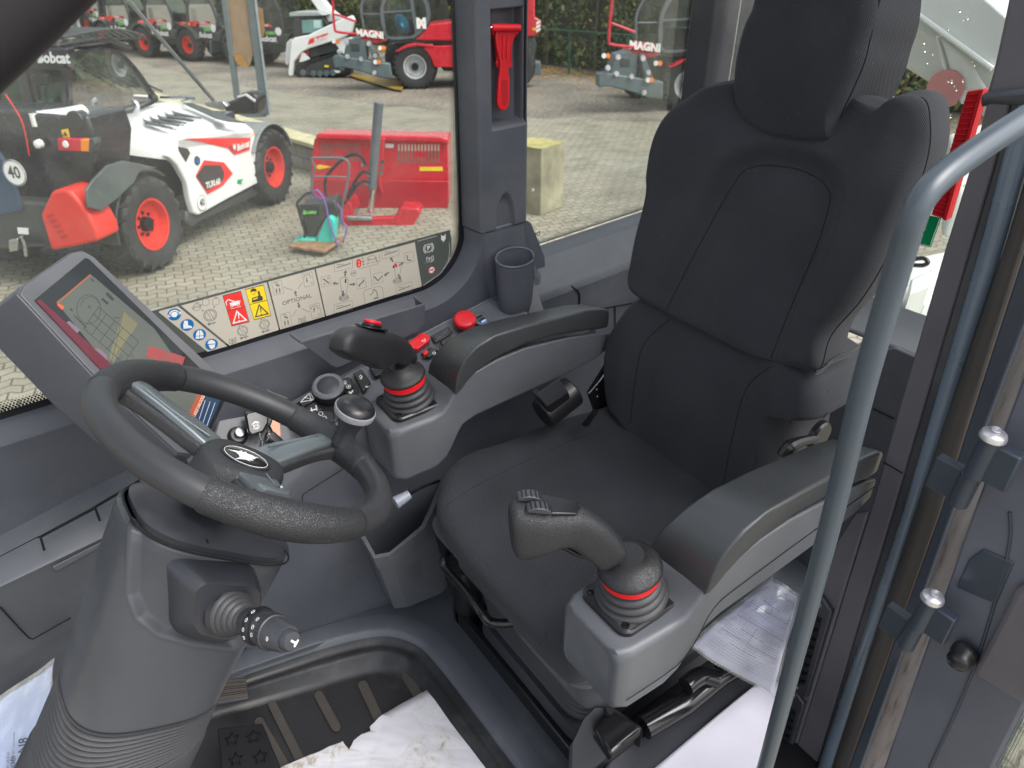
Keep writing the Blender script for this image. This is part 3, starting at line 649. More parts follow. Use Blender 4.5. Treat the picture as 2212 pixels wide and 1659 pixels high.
# pedals
def pedal(name, label, quad, z, ridges, holes=False):
    t = thing(name, label, 'pedal', P(quad[0], z=z))
    pts = [P(q, z=z) for q in quad]
    for p in (pts[2], pts[3]): pass
    MB().prism(pts, (0, 0, -.012)).build('plate', 'trimdark' if not holes else 'black', t, bevel=.004)
    mb = MB()
    if not holes:
        for k in range(ridges):
            u = (k + .5) / ridges; mb.tube([pts[0].lerp(pts[3], u) + V((0, 0, .001)), pts[1].lerp(pts[2], u) + V((0, 0, .001))], .0022, 6, smooth=1)
        mb.build('ridge', rib_m, t, smooth=60)
    else:
        for k in range(4):
            u, v = (.28 if k % 2 == 0 else .72), (.28 if k < 2 else .70)
            c = pts[0].lerp(pts[1], u).lerp(pts[3].lerp(pts[2], u), v) + V((0, 0, .0005)); st = []; so = []
            for i in range(10):
                a = 2 * PI * i / 10; r = .014 if i % 2 == 0 else .0062; st.append(c + V((math.cos(a) * r, math.sin(a) * r, 0))); so.append(c + V((math.cos(a) * r * 1.25, math.sin(a) * r * 1.25, .004)))
            mm = MB(); mm.loft([st, so], cap=False); mm.build('grip_stud', 'blackgloss', t, smooth=0)
            MB().add([p + V((0, 0, .0004)) for p in st], [tuple(range(10))]).build('hole', 'seam', t, smooth=0)
        MB().tube([pts[3] + V((-.02, 0, -.02)), pts[3].lerp(pts[0], .5) + V((-.07, 0, -.015))], .012, 10, smooth=1).build('lever', 'black', t)
    return t
pedal('drive_pedal', 'ribbed rectangular accelerator pedal half hidden behind the steering column', [K02(1440, 1075), K02(1590, 1070), K02(1612, 1205), K02(1340, 1255)], .03, 12)
pedal('brake_pedal', 'black brake pedal plate with star shaped grip holes', [K02(1405, 1400), K02(1700, 1365), K02(1830, 1680), K02(1440, 1720)], .03, 0, True)

# side console: lower face, storage bin
cw = thing('side_console', 'dark grey side console along the right cab wall carrying the switches', 'console', (.5, 1.27, 0))
fpt = [P((560, 1400), z=.0), P((627, 1369), z=.0), P((737, 1330), z=.0)]
ys = lambda x: 1.27 + max(0, (.50 - x)) * .22
XS = [.16, .2, .24, .3, .42, .5, .6, .8, 1.05]
def topz(x): return .60 if x > .38 else .60 - (.38 - x) * .50
mb = MB(); rings = []
for x in XS: rings.append([V((x, ys(x) + .006, .004)), V((x, ys(x), .03)), V((x, ys(x) - .006, .3)), V((x, ys(x) - .016, topz(x) - .03 if x > .3 else .46)), V((x, ys(x) - .008, topz(x) if x > .3 else .475)), V((x, 1.375, (.65 + (x - .4) * .175) if x > .38 else .52 + (x + .5) * .14))])
mb.loft(rings, cap=False, closed=False); mb.build('console_body', 'trim', cw, smooth=40)
# cut lines pressed into the console side
sm = MB()
for L in ([(1505, 860), (1470, 885), (1462, 960)], [(1505, 860), (1760, 700)]):
    sm.tube([P(cA(*q), y=1.262) for q in L], .0012, 6, smooth=1)
sm.tube([P(q, y=1.262) for q in (K11(435, 1660), K11(440, 1500), K11(480, 1420), K11(560, 1365), K11(860, 1210), K11(1120, 1120))], .0013, 6)
sm.build('panel_line', 'seam', cw)
# switch strip
S0, S1, S2, S3 = V((.385, 1.372, .650)), V((.925, 1.372, .742)), V((.985, 1.300, .715)), V((.385, 1.255, .612))
sp_n = (S1 - S0).cross(S3 - S0).normalized(); sp_n = sp_n if sp_n.z > 0 else -sp_n
prism('switch_strip', [S0, S1, S2, S3], -sp_n * .012, 'trim', cw, bevel=.004)
def SP(q, h=0): return P(q, p=S0 + sp_n * h, n=sp_n)
sx = (S1 - S0).normalized(); sy = sp_n.cross(sx)
def rocker(name, pts, m, h, label=None, par=None, icon=None):
    t = MB().prism([SP(q, 0) for q in pts], sp_n * h).build(name, m, par or cw, bevel=.002, seg=3)
    if label: t['label'] = label
    return t
# keypad round the rotary dial
kp = [cB(1048, 1200), cB(1340, 1035), cB(1420, 1022), cB(1478, 1110), cB(1480, 1160), cB(1310, 1330), cB(1270, 1335), cB(1060, 1235)]
rocker('keypad', kp, 'black', .006)
def icl(pts, wd=.0016, h=.0115):
    ic = MB()
    for a, b in zip(pts, pts[1:]): 
        A_, B_ = SP(cB(*a), h), SP(cB(*b), h); t = (B_ - A_).normalized(); n_ = sp_n.cross(t) * wd / 2; ic.add([A_ + n_, B_ + n_, B_ - n_, A_ - n_], [(0, 1, 2, 3)])
    ic.build('switch_icon', 'whitep', cw, smooth=0)
for L in ([(1062, 1192), (1170, 1128), (1186, 1172), (1095, 1222)], [(1100, 1234), (1180, 1188), (1230, 1238), (1165, 1282), (1100, 1234)], [(1175, 1290), (1245, 1246), (1306, 1262), (1304, 1322), (1266, 1330)],
          [(1320, 1046), (1415, 1028), (1440, 1082), (1375, 1112)], [(1385, 1120), (1440, 1092), (1474, 1150), (1400, 1180)]):
    MB().prism([SP(cB(*q), .006) for q in L], sp_n * .005).build('key_button', 'black', cw, bevel=.0015)
icl([(1080, 1180), (1136, 1124), (1150, 1128), (1168, 1166), (1096, 1180), (1076, 1184)]); icl([(1140, 1130), (1150, 1175)]); icl([(1100, 1150), (1165, 1166)], .0012)
icl([(1128, 1246), (1190, 1230)], .003); icl([(1150, 1222), (1160, 1262)], .0022); icl([(1182, 1204), (1190, 1240)], .0022); icl([(1124, 1238), (1134, 1256)], .0022)
for c in ((1216, 1262), (1240, 1292), (1336, 1054), (1378, 1052), (1406, 1078)):
    x, y = c; icl([(x + 15 * math.cos(a * PI / 5), y + 13 * math.sin(a * PI / 5)) for a in range(11)], .0010)
icl([(1410, 1112), (1420, 1130), (1436, 1100)], .0022); icl([(1412, 1118), (1440, 1112)], .0012); icl([(1400, 1078), (1413, 1078)]); icl([(1406, 1070), (1406, 1086)]); icl([(1370, 1046), (1386, 1058)], .002)
icl([(1480, 1010), (1490, 998), (1500, 1012), (1482, 1022), (1500, 1024)], .0014, .0125); icl([(1522, 1080), (1548, 1074)], .0014, .0125); icl([(1525, 1072), (1534, 1084)], .002, .0125)
rocker('rocker_switch', [cB(1442, 1008), cB(1500, 978), cB(1560, 1062), cB(1510, 1138)], 'black', .012)
rocker('rocker_switch', [cB(1548, 958), cB(1650, 925), cB(1700, 985), cB(1590, 1030)], 'black', .012)
rocker('hazard_switch', [cB(1812, 800), cB(1905, 728), cB(1962, 745), cB(1964, 778), cB(1880, 842), cB(1830, 835)], 'red', .012, 'red hazard rocker switch')
rocker('rocker_switch', [cB(1900, 868), cB(1968, 815), cB(2022, 838), cB(1960, 890)], 'black', .008)
rocker('latch', [cB(1912, 862), cB(1942, 845), cB(1958, 862), cB(1930, 888)], 'red', .013)
rocker('blank_cover', [cB(1968, 738), cB(2092, 672), cB(2124, 712), cB(2000, 782)], 'black', .004); rocker('blank_cover', [cB(1982, 738), cB(2086, 682), cB(2108, 712), cB(2004, 770)], 'trimdark', .006)
rocker('rocker_switch', [K11(640, 570), K11(700, 540), K11(720, 560), K11(660, 610)], 'black', .012)
icl([(1908, 765), (1930, 748), (1932, 768), (1908, 765)], .0012, .0126); icl([(1835, 800), (1848, 812)], .0024, .0126)
icl([(1982, 845), (1996, 838), (2004, 850), (1990, 858), (1982, 845)], .0012, .0086)
# rotary dial
kc = SP(cB(1275, 1110), .011)
dial = MB().lathe([(0, .034), (.003, .035), (.018, .034), (.019, .032)], kc, sp_n, 48).build('rotary_dial', 'black', cw)
MB().lathe([(.017, .0345), (.021, .0345), (.0245, .030), (.0245, .0245), (.023, .0235)], kc, sp_n, 48).build('dial_ring', mat('ring grey', (.13, .14, .155), .35), dial)
MB().lathe([(.015, .0245), (.0225, .0245), (.0242, .022), (.0246, .004)], kc, sp_n, 48).build('dial_cap', 'trimdark', dial)
mb = MB()
for k in range(30):
    a = 2 * PI * k / 30; d = sx * math.cos(a) + sy * math.sin(a); mb.tube([kc + d * .0345 + sp_n * .003, kc + d * .034 + sp_n * .016], .0012, 5, smooth=1)
mb.build('dial_grip', 'black', dial)
# emergency stop, USB socket
ec = SP(K11(800, 445), 0)
es = MB().lathe([(0, .016), (.014, .016)], ec, sp_n, 32).build('stop_button', 'trimdark', cw); es['label'] = 'red mushroom emergency stop button'
MB().lathe([(.008, .024), (.010, .0265), (.020, .0265), (.024, .024), (.025, .020), (.0265, .011), (.0262, .003)], ec, sp_n, 36).build('mushroom_cap', 'red', es, smooth=60)
uc = SP(K11(905, 408), .003)
MB().lathe([(0, .020), (.003, .020), (.004, .017), (.002, .016)], uc, sp_n, 32).build('usb_socket', 'trimlight', cw)
mb = MB(); 
for dy in (.006, -.004): mb.prism([uc + sx * a + sy * (b + dy) + sp_n * .003 for a, b in ((-.008, -.003), (.008, -.003), (.008, .003), (-.008, .003))], sp_n * .0006)
mb.build('usb_port', 'black', cw); mb = MB(); mb.prism([uc + sx * a + sy * b + sp_n * .003 for a, b in ((-.006, -.013), (.006, -.013), (.006, -.009), (-.006, -.009))], sp_n * .0008); mb.build('usb_light', emis('blue light', (.2, .4, 1), .7), cw)
# key slope with ignition, keys
ks_n = V((.15, -.62, .77)).normalized(); KO = V((.30, 1.31, .58))
def KP(q, h=0): return P(q, p=KO + ks_n * h, n=ks_n)
slope = [KP(cB(470, 1440)), KP(cB(560, 1165)), KP(cB(700, 1140)), KP(cB(1060, 1190)), KP(cB(1300, 1330)), KP(cB(1330, 1420)), KP(cB(900, 1560)), KP(cB(500, 1560))]
prism('key_panel', slope, -ks_n * .02, 'trimlight', cw, bevel=.004)
ig = thing('ignition_key', 'ignition lock with key fob and ring beside the steering hub', 'key', KP(cB(650, 1420)))
ic_ = KP(cB(645, 1418))
MB().lathe([(0, .021), (.006, .020), (.012, .016), (.013, .012)], ic_, ks_n, 28).build('lock', 'black', ig, smooth=40)
MB().lathe([(.010, .010), (.026, .010), (.027, .008)], ic_, ks_n, 20).build('lock_barrel', 'steel', ig)
def KQ(L, h): return [KP(cB(*q), h) for q in L]
MB().prism(KQ([(690, 1290), (700, 1270), (790, 1250), (850, 1290), (850, 1340), (815, 1400), (735, 1425), (710, 1400)], .03), ks_n * .012).build('fob', 'blackgloss', ig, bevel=.004, seg=3)
MB().prism(KQ([(685, 1255), (840, 1245), (885, 1300), (870, 1350), (700, 1350)], .02), ks_n * .010).build('fob', 'trimdark', ig, bevel=.004, seg=3)
mb = MB(); o = KP(cB(770, 1345), .0425); mb.prism(KQ([(742, 1338), (760, 1315), (790, 1318), (800, 1345), (785, 1370), (755, 1368)], .0421), ks_n * .0005); mb.build('fob_badge', 'whitep', ig, bevel=.0002)
mb = MB(); e1_, e2_ = V((1, 0, 0)), ks_n.cross(V((1, 0, 0)))
for dx in (-.0025, .0025): mb.tube([o + ks_n * .0012 + e1_ * (dx + .0045 * math.cos(a * PI / 8)) + e2_ * .0045 * math.sin(a * PI / 8) for a in range(16)], .0005, 5, closed=True, smooth=1)
mb.build('fob_mark', 'darkp', ig)
MB().tube([KP(cB(830 + 32 * math.cos(a * PI / 7), 1405 + 45 * math.sin(a * PI / 7)), .034 + .004 * math.sin(a)) for a in range(14)], .0010, 6, closed=True).build('key_ring', 'steel', ig)
MB().prism(KQ([(820, 1430), (840, 1395), (890, 1390), (985, 1480), (985, 1505), (960, 1520), (880, 1470)], .012), ks_n * .010).build('fob', 'blackgloss', ig, bevel=.004)
MB().tube(KQ([(820, 1440), (815, 1500), (860, 1560), (890, 1540), (860, 1470)], .012), .003, 8).build('strap', 'black', ig)
cop = mat('copper tag', (.45, .22, .15), .35, metal=.6)
MB().prism(KQ([(855, 1275), (935, 1320), (938, 1420), (905, 1420), (865, 1340)], .008), ks_n * .002).build('metal_tag', cop, ig)
MB().prism(KQ([(830, 1180), (840, 1100), (880, 1120), (985, 1160), (985, 1170), (900, 1165)], .04), ks_n * .006).build('stalk_lever', 'black', cw)

# far front wall console with drawers
fc = thing('front_storage_console', 'dark grey storage console with a flush lid along the front right wall', 'console', (0, 1.4, .4))
a0, a1 = P((-200, 1264), y=1.386), P((305, 999), y=1.386)
b0, b1 = P((-200, 1361), z=.545), P((345, 1100), z=.56)
d0, d1 = b0 - V((0, 0, .2)), b1 - V((0, 0, .2))
def uu(a, b, t): return a.lerp(b, t)
mb = MB(); rings = []
for t in [i / 10 for i in range(11)]:
    A_, B_, D_ = uu(a0, a1, t), uu(b0, b1, t), uu(d0, d1, t)
    rings.append([A_ + V((0, .02, .002)), A_, A_.lerp(B_, .94), B_ + V((0, 0, -.003)), B_ + V((0, .003, -.012)), V((B_.x, B_.y + .012, B_.z - .16)), V((B_.x, B_.y + .035, B_.z - .22)), V((B_.x, B_.y + .045, .25)), V((B_.x, B_.y + .04, .10)), V((B_.x, B_.y + .03, .006))])
mb.loft(rings, cap=False, closed=False); mb.add(rings[-1], [tuple(range(10))]); mb.build('console_body', 'trimlight', fc, smooth=25)
sm = MB()
n1 = (a1 - a0).cross(b0 - a0).normalized(); n1 = n1 if n1.z > 0 else -n1
def FP(q, h=.0008): return P(q, p=a0 + n1 * h, n=n1)
sm.tube([FP(cH(*q)) for q in ((-300, 815), (0, 665), (265, 528), (300, 520), (690, 312), (720, 290), (1030, 108))], [.0008, .0008, .0010, .0026, .0030, .0026, .0030], 6, smooth=1); sm.tube([FP(cH(300, 525)), FP(cH(326, 618))], .0022, 6, smooth=1); sm.tube([FP(cH(703, 312)), FP(cH(735, 400))], .0022, 6, smooth=1)
yy = (b0.y + b1.y) / 2
fpn = (b1 - b0).cross(V((0, 0, 1))).normalized()
sm.tube([P(q, p=b0 - V((0, .0005, 0)) + fpn * 0, n=fpn) + V((0, .002, 0)) for q in (K02(0, 620), K02(135, 765), K02(190, 820), K02(215, 828), K02(460, 690))], .0016, 6, smooth=1)
sm.build('lid_gap', 'seam', fc)
MB().prism([P(q, p=b0 + V((0, .0, 0)), n=fpn) for q in (cH(385, 735), cH(760, 545), cH(810, 500), cH(805, 540), cH(770, 575), cH(425, 765), cH(400, 762))], (0, -.004, 0)).build('grip_ledge', 'trimlight', fc, bevel=.002)

# storage bin under the console
sb = thing('storage_bin', 'open grey plastic storage bin on the floor in front of the seat', 'bin', (.55, 1.2, 0))
tp = [P(K12(105, 175), y=1.262), P(K12(215, 290), z=.345), P(K12(310, 272), z=.345), P(K12(525, 100), z=.345), P(K12(575, 0), z=.355), V((.70, 1.262, .36))]
tp[0].z = .345; z0_ = tp[1]
bt = [P(K12(250, 545), z=.05), P(K12(345, 625), z=.05), P(K12(430, 615), z=.05), P(K12(640, 530), z=.05), P(K12(690, 490), z=.05), V((.68, 1.262, .05))]
bt[0] = V((.505, 1.262, .05))
mb = MB(); k_ = .92
md = [a.lerp(b, .17) for a, b in zip(tp, bt)]; md_o = [p + (p - V((.58, 1.3, p.z))).normalized() * .006 for p in md]; tp_o = [p + (p - V((.58, 1.3, p.z))).normalized() * .006 for p in tp]
cin = V((.58, 1.27, 0))
ins = lambda L, d: [p + V((cin.x - p.x, cin.y - p.y, 0)).normalized() * d for p in L]
mb.loft([bt, md, md_o, tp_o, ins(tp, .006), ins(md, .008), ins([a.lerp(b, .8) for a, b in zip(tp, bt)], .012)], cap=True)
mb.build('bin_shell', 'trimlight', sb, smooth=25)
# cable / lever behind the wheel at the bin
lv = thing('tilt_lever', 'short lever with a grey tip pointing out beside the seat front', 'lever', P(K11(440, 1550), y=1.1))
MB().tube([P(q, y=1.10) for q in (K11(350, 1600), K11(440, 1545))], [.014, .010], 14, smooth=1).build('grey_tip', mat('grip grey', (.22, .24, .29), .35), lv)
MB().tube([P(K11(435, 1548), y=1.10), P(K11(520, 1500), y=1.12), P(K11(640, 1455), y=1.15)], .0035, 8).build('rod', 'blackgloss', lv)

# ================================================================ display monitor
dn = V((.72, -.43, .545)).normalized(); du = V((-.5, .02, .66)); du = (du - dn * du.dot(dn)).normalized(); ds = dn.cross(du)   # ds: toward the wall
if ds.y < 0: ds = -ds
DO = V((.128, 1.27, .925))
def DP(q, h=0): return P(q, p=DO + dn * h, n=dn)
mon = thing('display_monitor', 'tall tilted touch screen monitor with grey bezel in front of the steering wheel', 'monitor', DO)
bez = [DP(q) for q in (K01(105, 245), K01(135, 195), K01(455, -25), K01(520, -40), K01(590, -5), K01(1440, 790), K01(1475, 850), K01(1450, 940), K01(1330, 1180), K01(1240, 1300), K01(1150, 1290), K01(600, 780))]
back = [p - dn * .05 + ds * 0 for p in bez]
mb = MB(); mb.loft([[p - dn * .09 for p in bez], [p - dn * .0035 for p in bez], [p.lerp(DO, .012) for p in bez]], cap=True)
mb.build('housing', mat('monitor housing', (.055, .058, .072), .42, grain=.3, gscale=1300), mon, smooth=30, bevel=.003)
bq = [p.lerp(DO, .02) + dn * .0006 for p in bez]
scq = [DP(q, .001) for q in (K01(215, 292), K01(545, 18), K01(570, 25), K01(1440, 880), K01(1450, 940), K01(1330, 1200), K01(1290, 1190), K01(650, 750))]
scin = [p.lerp(DO, -.0) for p in scq]
MB().prism(bq, dn * .002).build('bezel', mat('monitor bezel', (.12, .122, .132), .4, grain=.3, gscale=1300), mon, bevel=.0012)
def dscr():
    k = NB('screen glass'); k.b.inputs['Base Color'].default_value = (.015, .017, .02, 1); k.b.inputs['Roughness'].default_value = .06; k.b.inputs['Specular IOR Level'].default_value = .6; return k.m
SCM = dscr()
MB().prism([p + dn * .0022 for p in scq], dn * .0006).build('screen_glass', SCM, mon, smooth=0)
def scr(name, polys, col, s, h):
    mb = MB()
    for L in polys: mb.add([DP(K01(*q), .0040 + h * .0002) for q in L], [tuple(range(len(L)))])
    return mb.build(name, emis(name, col, s), mon, smooth=0)
scr('screen_picture', [[(365, 300), (590, 120), (1000, 470), (1300, 900), (1240, 1060), (700, 710)]], (.25, .27, .235), .25, 0)
scr('screen_side_bar', [[(232, 290), (262, 280), (722, 700), (690, 745), (655, 740)]], (.16, .010, .03), .5, 1)
scr('screen_edge_line', [[(365, 302), (585, 116), (590, 124), (372, 308)]], (.6, .16, .04), .4, 1)
scr('screen_orange_bar', [[(1280, 893), (1330, 905), (1250, 1080), (1210, 1050)]], (.45, .10, .045), .5, 2)
scr('screen_red_badge', [[(378, 305), (418, 330), (402, 350), (370, 318)]], (.6, .08, .03), .8, 2)
scr('screen_yellow_field', [[(800, 360), (895, 440), (735, 690), (705, 660)]], (.33, .31, .17), .32, 1)
scr('screen_pink_field', [[(640, 600), (690, 640), (700, 680), (610, 600)]], (.35, .25, .33), .35, 2); scr('screen_pink_field', [[(450, 420), (520, 480), (500, 500), (430, 430)]], (.35, .25, .33), .35, 2)
scr('screen_navy_bar', [[(1340, 905), (1430, 935), (1330, 1150), (1245, 1080)]], (.01, .03, .07), .8, 2)
ln = []
def sl(a, b, wd=3):
    dx, dy = b[0] - a[0], b[1] - a[1]; L_ = math.hypot(dx, dy); nx, ny = -dy / L_ * wd, dx / L_ * wd
    ln.append([(a[0] + nx, a[1] + ny), (b[0] + nx, b[1] + ny), (b[0] - nx, b[1] - ny), (a[0] - nx, a[1] - ny)])
for k in range(6): sl((640 + k * 52, 330 + k * 45), (540 + k * 52, 470 + k * 45), 1.6)
for k in range(4): sl((640 - k * 33, 330 + k * 46), (900 - k * 33, 555 + k * 46), 1.6)
for k in range(9): sl((480 + k * 9, 385 + k * 9), (490 + k * 9, 395 + k * 9), 3)
for i in range(26):
    a = PI * (.1 + .032 * i); sl((575 + 80 * math.cos(a) * .9 + 10, 330 - 90 * math.sin(a) + 20), (575 + 72 * math.cos(a) * .9 + 10, 330 - 81 * math.sin(a) + 20), 1.2)
sl((800, 360), (720, 700), 1.2)
for k in range(16): a = 2 * PI * k / 16; b = 2 * PI * (k + 1) / 16; sl((575 + 78 * math.cos(a), 345 + 95 * math.sin(a)), (575 + 78 * math.cos(b), 345 + 95 * math.sin(b)), 1.6)
sl((690, 240), (735, 285), 9); sl((660, 275), (700, 310), 7); sl((455, 340), (470, 355), 5); sl((590, 150), (610, 165), 4); sl((740, 400), (775, 400), 2)
scr('screen_line_drawing', ln, (.04, .05, .05), .4, 3)
ln = []
for k in range(3): sl((1330 + k * 32, 935 + 8 * k), (1290 + k * 22, 1060 + 30 * k), 1.6)
scr('screen_white_lines', ln, (.6, .62, .65), .6, 4)
scr('screen_warning_picture', [[(965, 580), (1090, 620), (1050, 690), (945, 650)], [(1100, 622), (1200, 655), (1180, 715), (1060, 692)]], (.33, .05, .05), .6, 3)
e_x = (DP(K01(1250, 1060)) - DP(K01(1330, 890))).normalized() * -1; e_y = dn.cross(e_x)
st_m = emis('screen text', (.05, .05, .06), .4)
for s_, q_, z_ in (('FCST 1.1', (775, 670), .008), ("1'", (865, 655), .012), ('88', (580, 330), .007), ('0.5"', (1095, 690), .009)):
    mb = MB(); text_on(mb, s_, DP(K01(*q_), .0052), e_x, e_y, z_); mb.build('screen_text', st_m, mon, smooth=0)
mb = MB(); text_on(mb, 'REAR AXLE UNLOCKED', DP(K01(1283, 985), .0054), e_x, e_y, .0085, .0001, sx=.95); mb.build('screen_text', emis('screen text light', (.75, .6, .5), .6), mon, smooth=0)
# ================================================================ operator seat
seat = thing('operator_seat', 'black fabric suspension seat with headrest in the middle of the cab', 'seat', (.9, .84, 0))
def slab(name, O, eu, ev, en, outline, T, r, hf, m, parent, back=None, rings=34, N=180, bscale=.94, capback=True):
    """cushion: outline (u,v) list; en points out of the padded face; T thickness"""
    O, eu, ev, en = V(O), V(eu), V(ev), V(en); Tv = V(back) if back else -en * T
    pts, _ = crom([V((a, b, 0)) for a, b in outline], [1] * len(outline), 6, True); pts = resample(pts, N)
    c = sum(pts, V((0, 0, 0))) / N
    W_ = lambda p, h: O + eu * p.x + ev * p.y + en * h
    R_ = []
    for t, s in ((1, bscale - .06), (1, bscale), (.75, (1 + bscale) / 2 + .004), (.4, 1.0)):
        R_.append([W_(c + (p - c) * s, 0) + Tv * t for p in pts])
    for k in range(8):
        a = PI / 2 * k / 7; ins_ = r * (1 - math.cos(a)); dep = r * (1 - math.sin(a)); ring = []
        for p in pts:
            L_ = (p - c).length; q = c + (p - c) * (1 - ins_ / L_); ring.append(W_(q, -dep + hf(q.x, q.y) * math.sin(a)))
        R_.append(ring)
    for k in range(1, rings):
        s = 1 - k / rings; s = s ** .9; ring = []
        for p in pts:
            L_ = (p - c).length; q = c + (p - c) * ((1 - r / L_) * s); ring.append(W_(q, hf(q.x, q.y)))
        R_.append(ring)
    mb = MB(); mb.loft(R_, cap=False); n0 = len(mb.v); mb.v.append(W_(c, hf(c.x, c.y)))
    b0 = n0 - N; mb.f += [(b0 + i, b0 + (i + 1) % N, n0) for i in range(N)]
    mb.f.append(tuple(range(N)))
    o = mb.build(name, m, parent, smooth=75); return o, W_
def toloc(q, O, eu, ev, en):
    w_ = P(q, p=O, n=en); d = w_ - V(O); return (d.dot(V(eu)), d.dot(V(ev)))
eY = V((0, 1, 0))
def seam_on(W_, hf, pts, parent, r=.0011, h=.0002, n=10):
    pp, _ = crom([V((a, b, 0)) for a, b in pts], [1] * len(pts), n)
    mb = MB(); mb.tube([W_(p, hf(p.x, p.y) + h) for p in pp], r, 6, smooth=1); return mb.build('seam', 'seam', parent)
# cushion (top at z .52)
cO = V((.9, .84, .515)); cu, cv, cn = V((1, 0, 0)), V((0, 1, 0)), V((0, 0, 1))
def cl(q, z=.51): w_ = P(q, z=z); return (w_.x - .9, w_.y - .84)
out = [cl((942, 1085), .50), cl((948, 1030), .51), cl((1000, 985), .515), (-.12, .285), (.0, .283), (.12, .26), (.25, .22), (.28, 0), (.25, -.22), (.12, -.262), (0, -.275), (-.15, -.275), (-.29, -.27), (-.345, -.262), (-.362, -.235), (-.368, -.10), (-.366, .05), (-.358, .15), (-.345, .20)]
def hc(u, v):
    b = .016 * sst(.165, .235, abs(v)) * (1 - sst(.16, .26, u)); return b + .008 * math.cos(u * 4) - .010 * sst(-.26, -.37, u) - .006 * math.exp(-((v / .12) ** 2)) * sst(-.3, 0, u)
cush, Wc = slab('cushion', cO, cu, cv, cn, out, .11, .036, hc, 'fabric', seat, bscale=.93)
seam_on(Wc, hc, [(-.33, .186), (-.2, .192), (-.05, .190), (.1, .185)], cush, r=.0007, h=-.0002)
# lumbar
lO = V((1.050, .84, .53)); lv_ = V((.055, 0, .29)).normalized(); ln_ = V((-lv_.z, 0, lv_.x))
def ll(q): return toloc(q, lO, eY, lv_, ln_)
pl = [(1384, 640), (1330, 703), (1314, 753), (1310, 820), (1316, 880), (1345, 925)]
pr_ = [(1648, 1035), (1690, 915), (1712, 885), (1801, 816), (1840, 795)]
L1 = [ll(q) for q in pl]; R1 = [ll(q) for q in pr_]
outl = [(.20, .31)] + [L1[1], L1[2], L1[3], L1[4]] + [(.20, .0), (.12, -.045), (0, -.055), (-.12, -.05), (-.185, -.03), (-.212, .05), (-.218, .12)] + [(R1[1][0], R1[1][1]), (R1[2][0], R1[2][1])] + [(-.262, .25), (-.25, .30), (-.20, .335), (0, .34)]
def hl(u, v):
    return .022 * sst(.11, .20, abs(u)) + .010 * math.sin(max(0, min(1, v / .3)) * PI) - .0
lum, Wl = slab('lumbar_cushion', lO, eY, lv_, ln_, outl, .13, .028, hl, 'fabric', seat, back=V((.17, 0, -.01)), bscale=.985)
for sg in (1, -1):
    pts = [ll(q) for q in ((1447, 690), (1404, 740), (1385, 820), (1367, 913))] if sg > 0 else [ll(q) for q in ((1671, 790), (1618, 836), (1590, 940), (1567, 1045))]
    seam_on(Wl, hl, pts, lum, r=.0009)
# upper backrest
bO = V((1.082, .84, .862)); bv_ = V((.115, 0, .405)).normalized(); bn_ = V((-bv_.z, 0, bv_.x))
def bl(q): return toloc(q, bO, eY, bv_, bn_)
left = [bl(q) for q in ((1365, 640), (1349, 612), (1360, 560), (1393, 430), (1397, 370), (1411, 300), (1440, 240), (1482, 204), (1532, 180))]
right = [bl(q) for q in ((1880, 225), (1940, 200), (1985, 212), (1996, 262), (1992, 330), (1962, 425), (1900, 560), (1845, 650), (1782, 725), (1762, 790), (1745, 803))]
bot = [bl(q) for q in ((1700, 793), (1600, 765), (1500, 715), (1430, 680))]
outb = left + [bl((1700, 170))] + right + bot
hor = [bl((1591, 370)), bl((1776, 410))]
def rec(u, v):  # central recess with arched top
    w_ = .135 - .02 * sst(0, .28, v); top = .235
    r1 = sst(w_ + .03, w_ - .03, abs(u)); r2 = 1 - sst(top - .03, top + .035, v + .6 * max(0, abs(u) - .05)); return r1 * r2
INS = None
def insd(u, v):
    global INS
    if INS is None:
        I_ = [bl(q) for q in ((1400, 760), (1425, 672), (1456, 610), (1488, 547), (1540, 450), (1572, 395), (1591, 370), (1615, 358), (1648, 355), (1708, 363), (1755, 385), (1774, 405), (1780, 430), (1768, 480), (1745, 547), (1695, 665), (1652, 775), (1620, 860))]
        INS = [(p.x, p.y) for p in crom([V((a, b, 0)) for a, b in I_], [1] * len(I_), 3, True)[0]]
    ins_ = False; d = 9
    for i in range(len(INS)):
        (x0, y0), (x1, y1) = INS[i - 1], INS[i]
        if (y0 > v) != (y1 > v) and u < (x1 - x0) * (v - y0) / (y1 - y0) + x0: ins_ = not ins_
        dx, dy = x1 - x0, y1 - y0; t = max(0, min(1, ((u - x0) * dx + (v - y0) * dy) / (dx * dx + dy * dy + 1e-12))); d = min(d, math.hypot(u - x0 - t * dx, v - y0 - t * dy))
    return -d if ins_ else d
def hb(u, v):
    dd_ = insd(u, v)
    return -.024 * sst(.045, .0, dd_) + .006 * sst(.0, -.05, dd_) + .004 + .014 * sst(.14, .24, abs(u)) * sst(-.02, .12, v) * (1 - sst(.30, .42, v)) - .03 * sst(.30, .44, v) * (1 - sst(.08, .2, abs(u))) - .02 * sst(.33, .46, v) * sst(.18, .27, abs(u))
bk, Wb = slab('backrest', bO, eY, bv_, bn_, outb, .12, .022, hb, 'fabric', seat, back=V((.092, 0, -.004)), bscale=.975, rings=60, N=240)
def bl2(q): return toloc(q, bO - bn_ * .0, eY, bv_, bn_)
ins_pts = [bl2(q) for q in ((1425, 672), (1456, 610), (1488, 547), (1540, 450), (1572, 395), (1591, 370), (1615, 358), (1648, 355), (1708, 363), (1755, 385), (1774, 405), (1780, 430), (1768, 480), (1745, 547), (1695, 665), (1652, 775))]
seam_on(Wb, hb, ins_pts, bk, r=.0010, n=5)
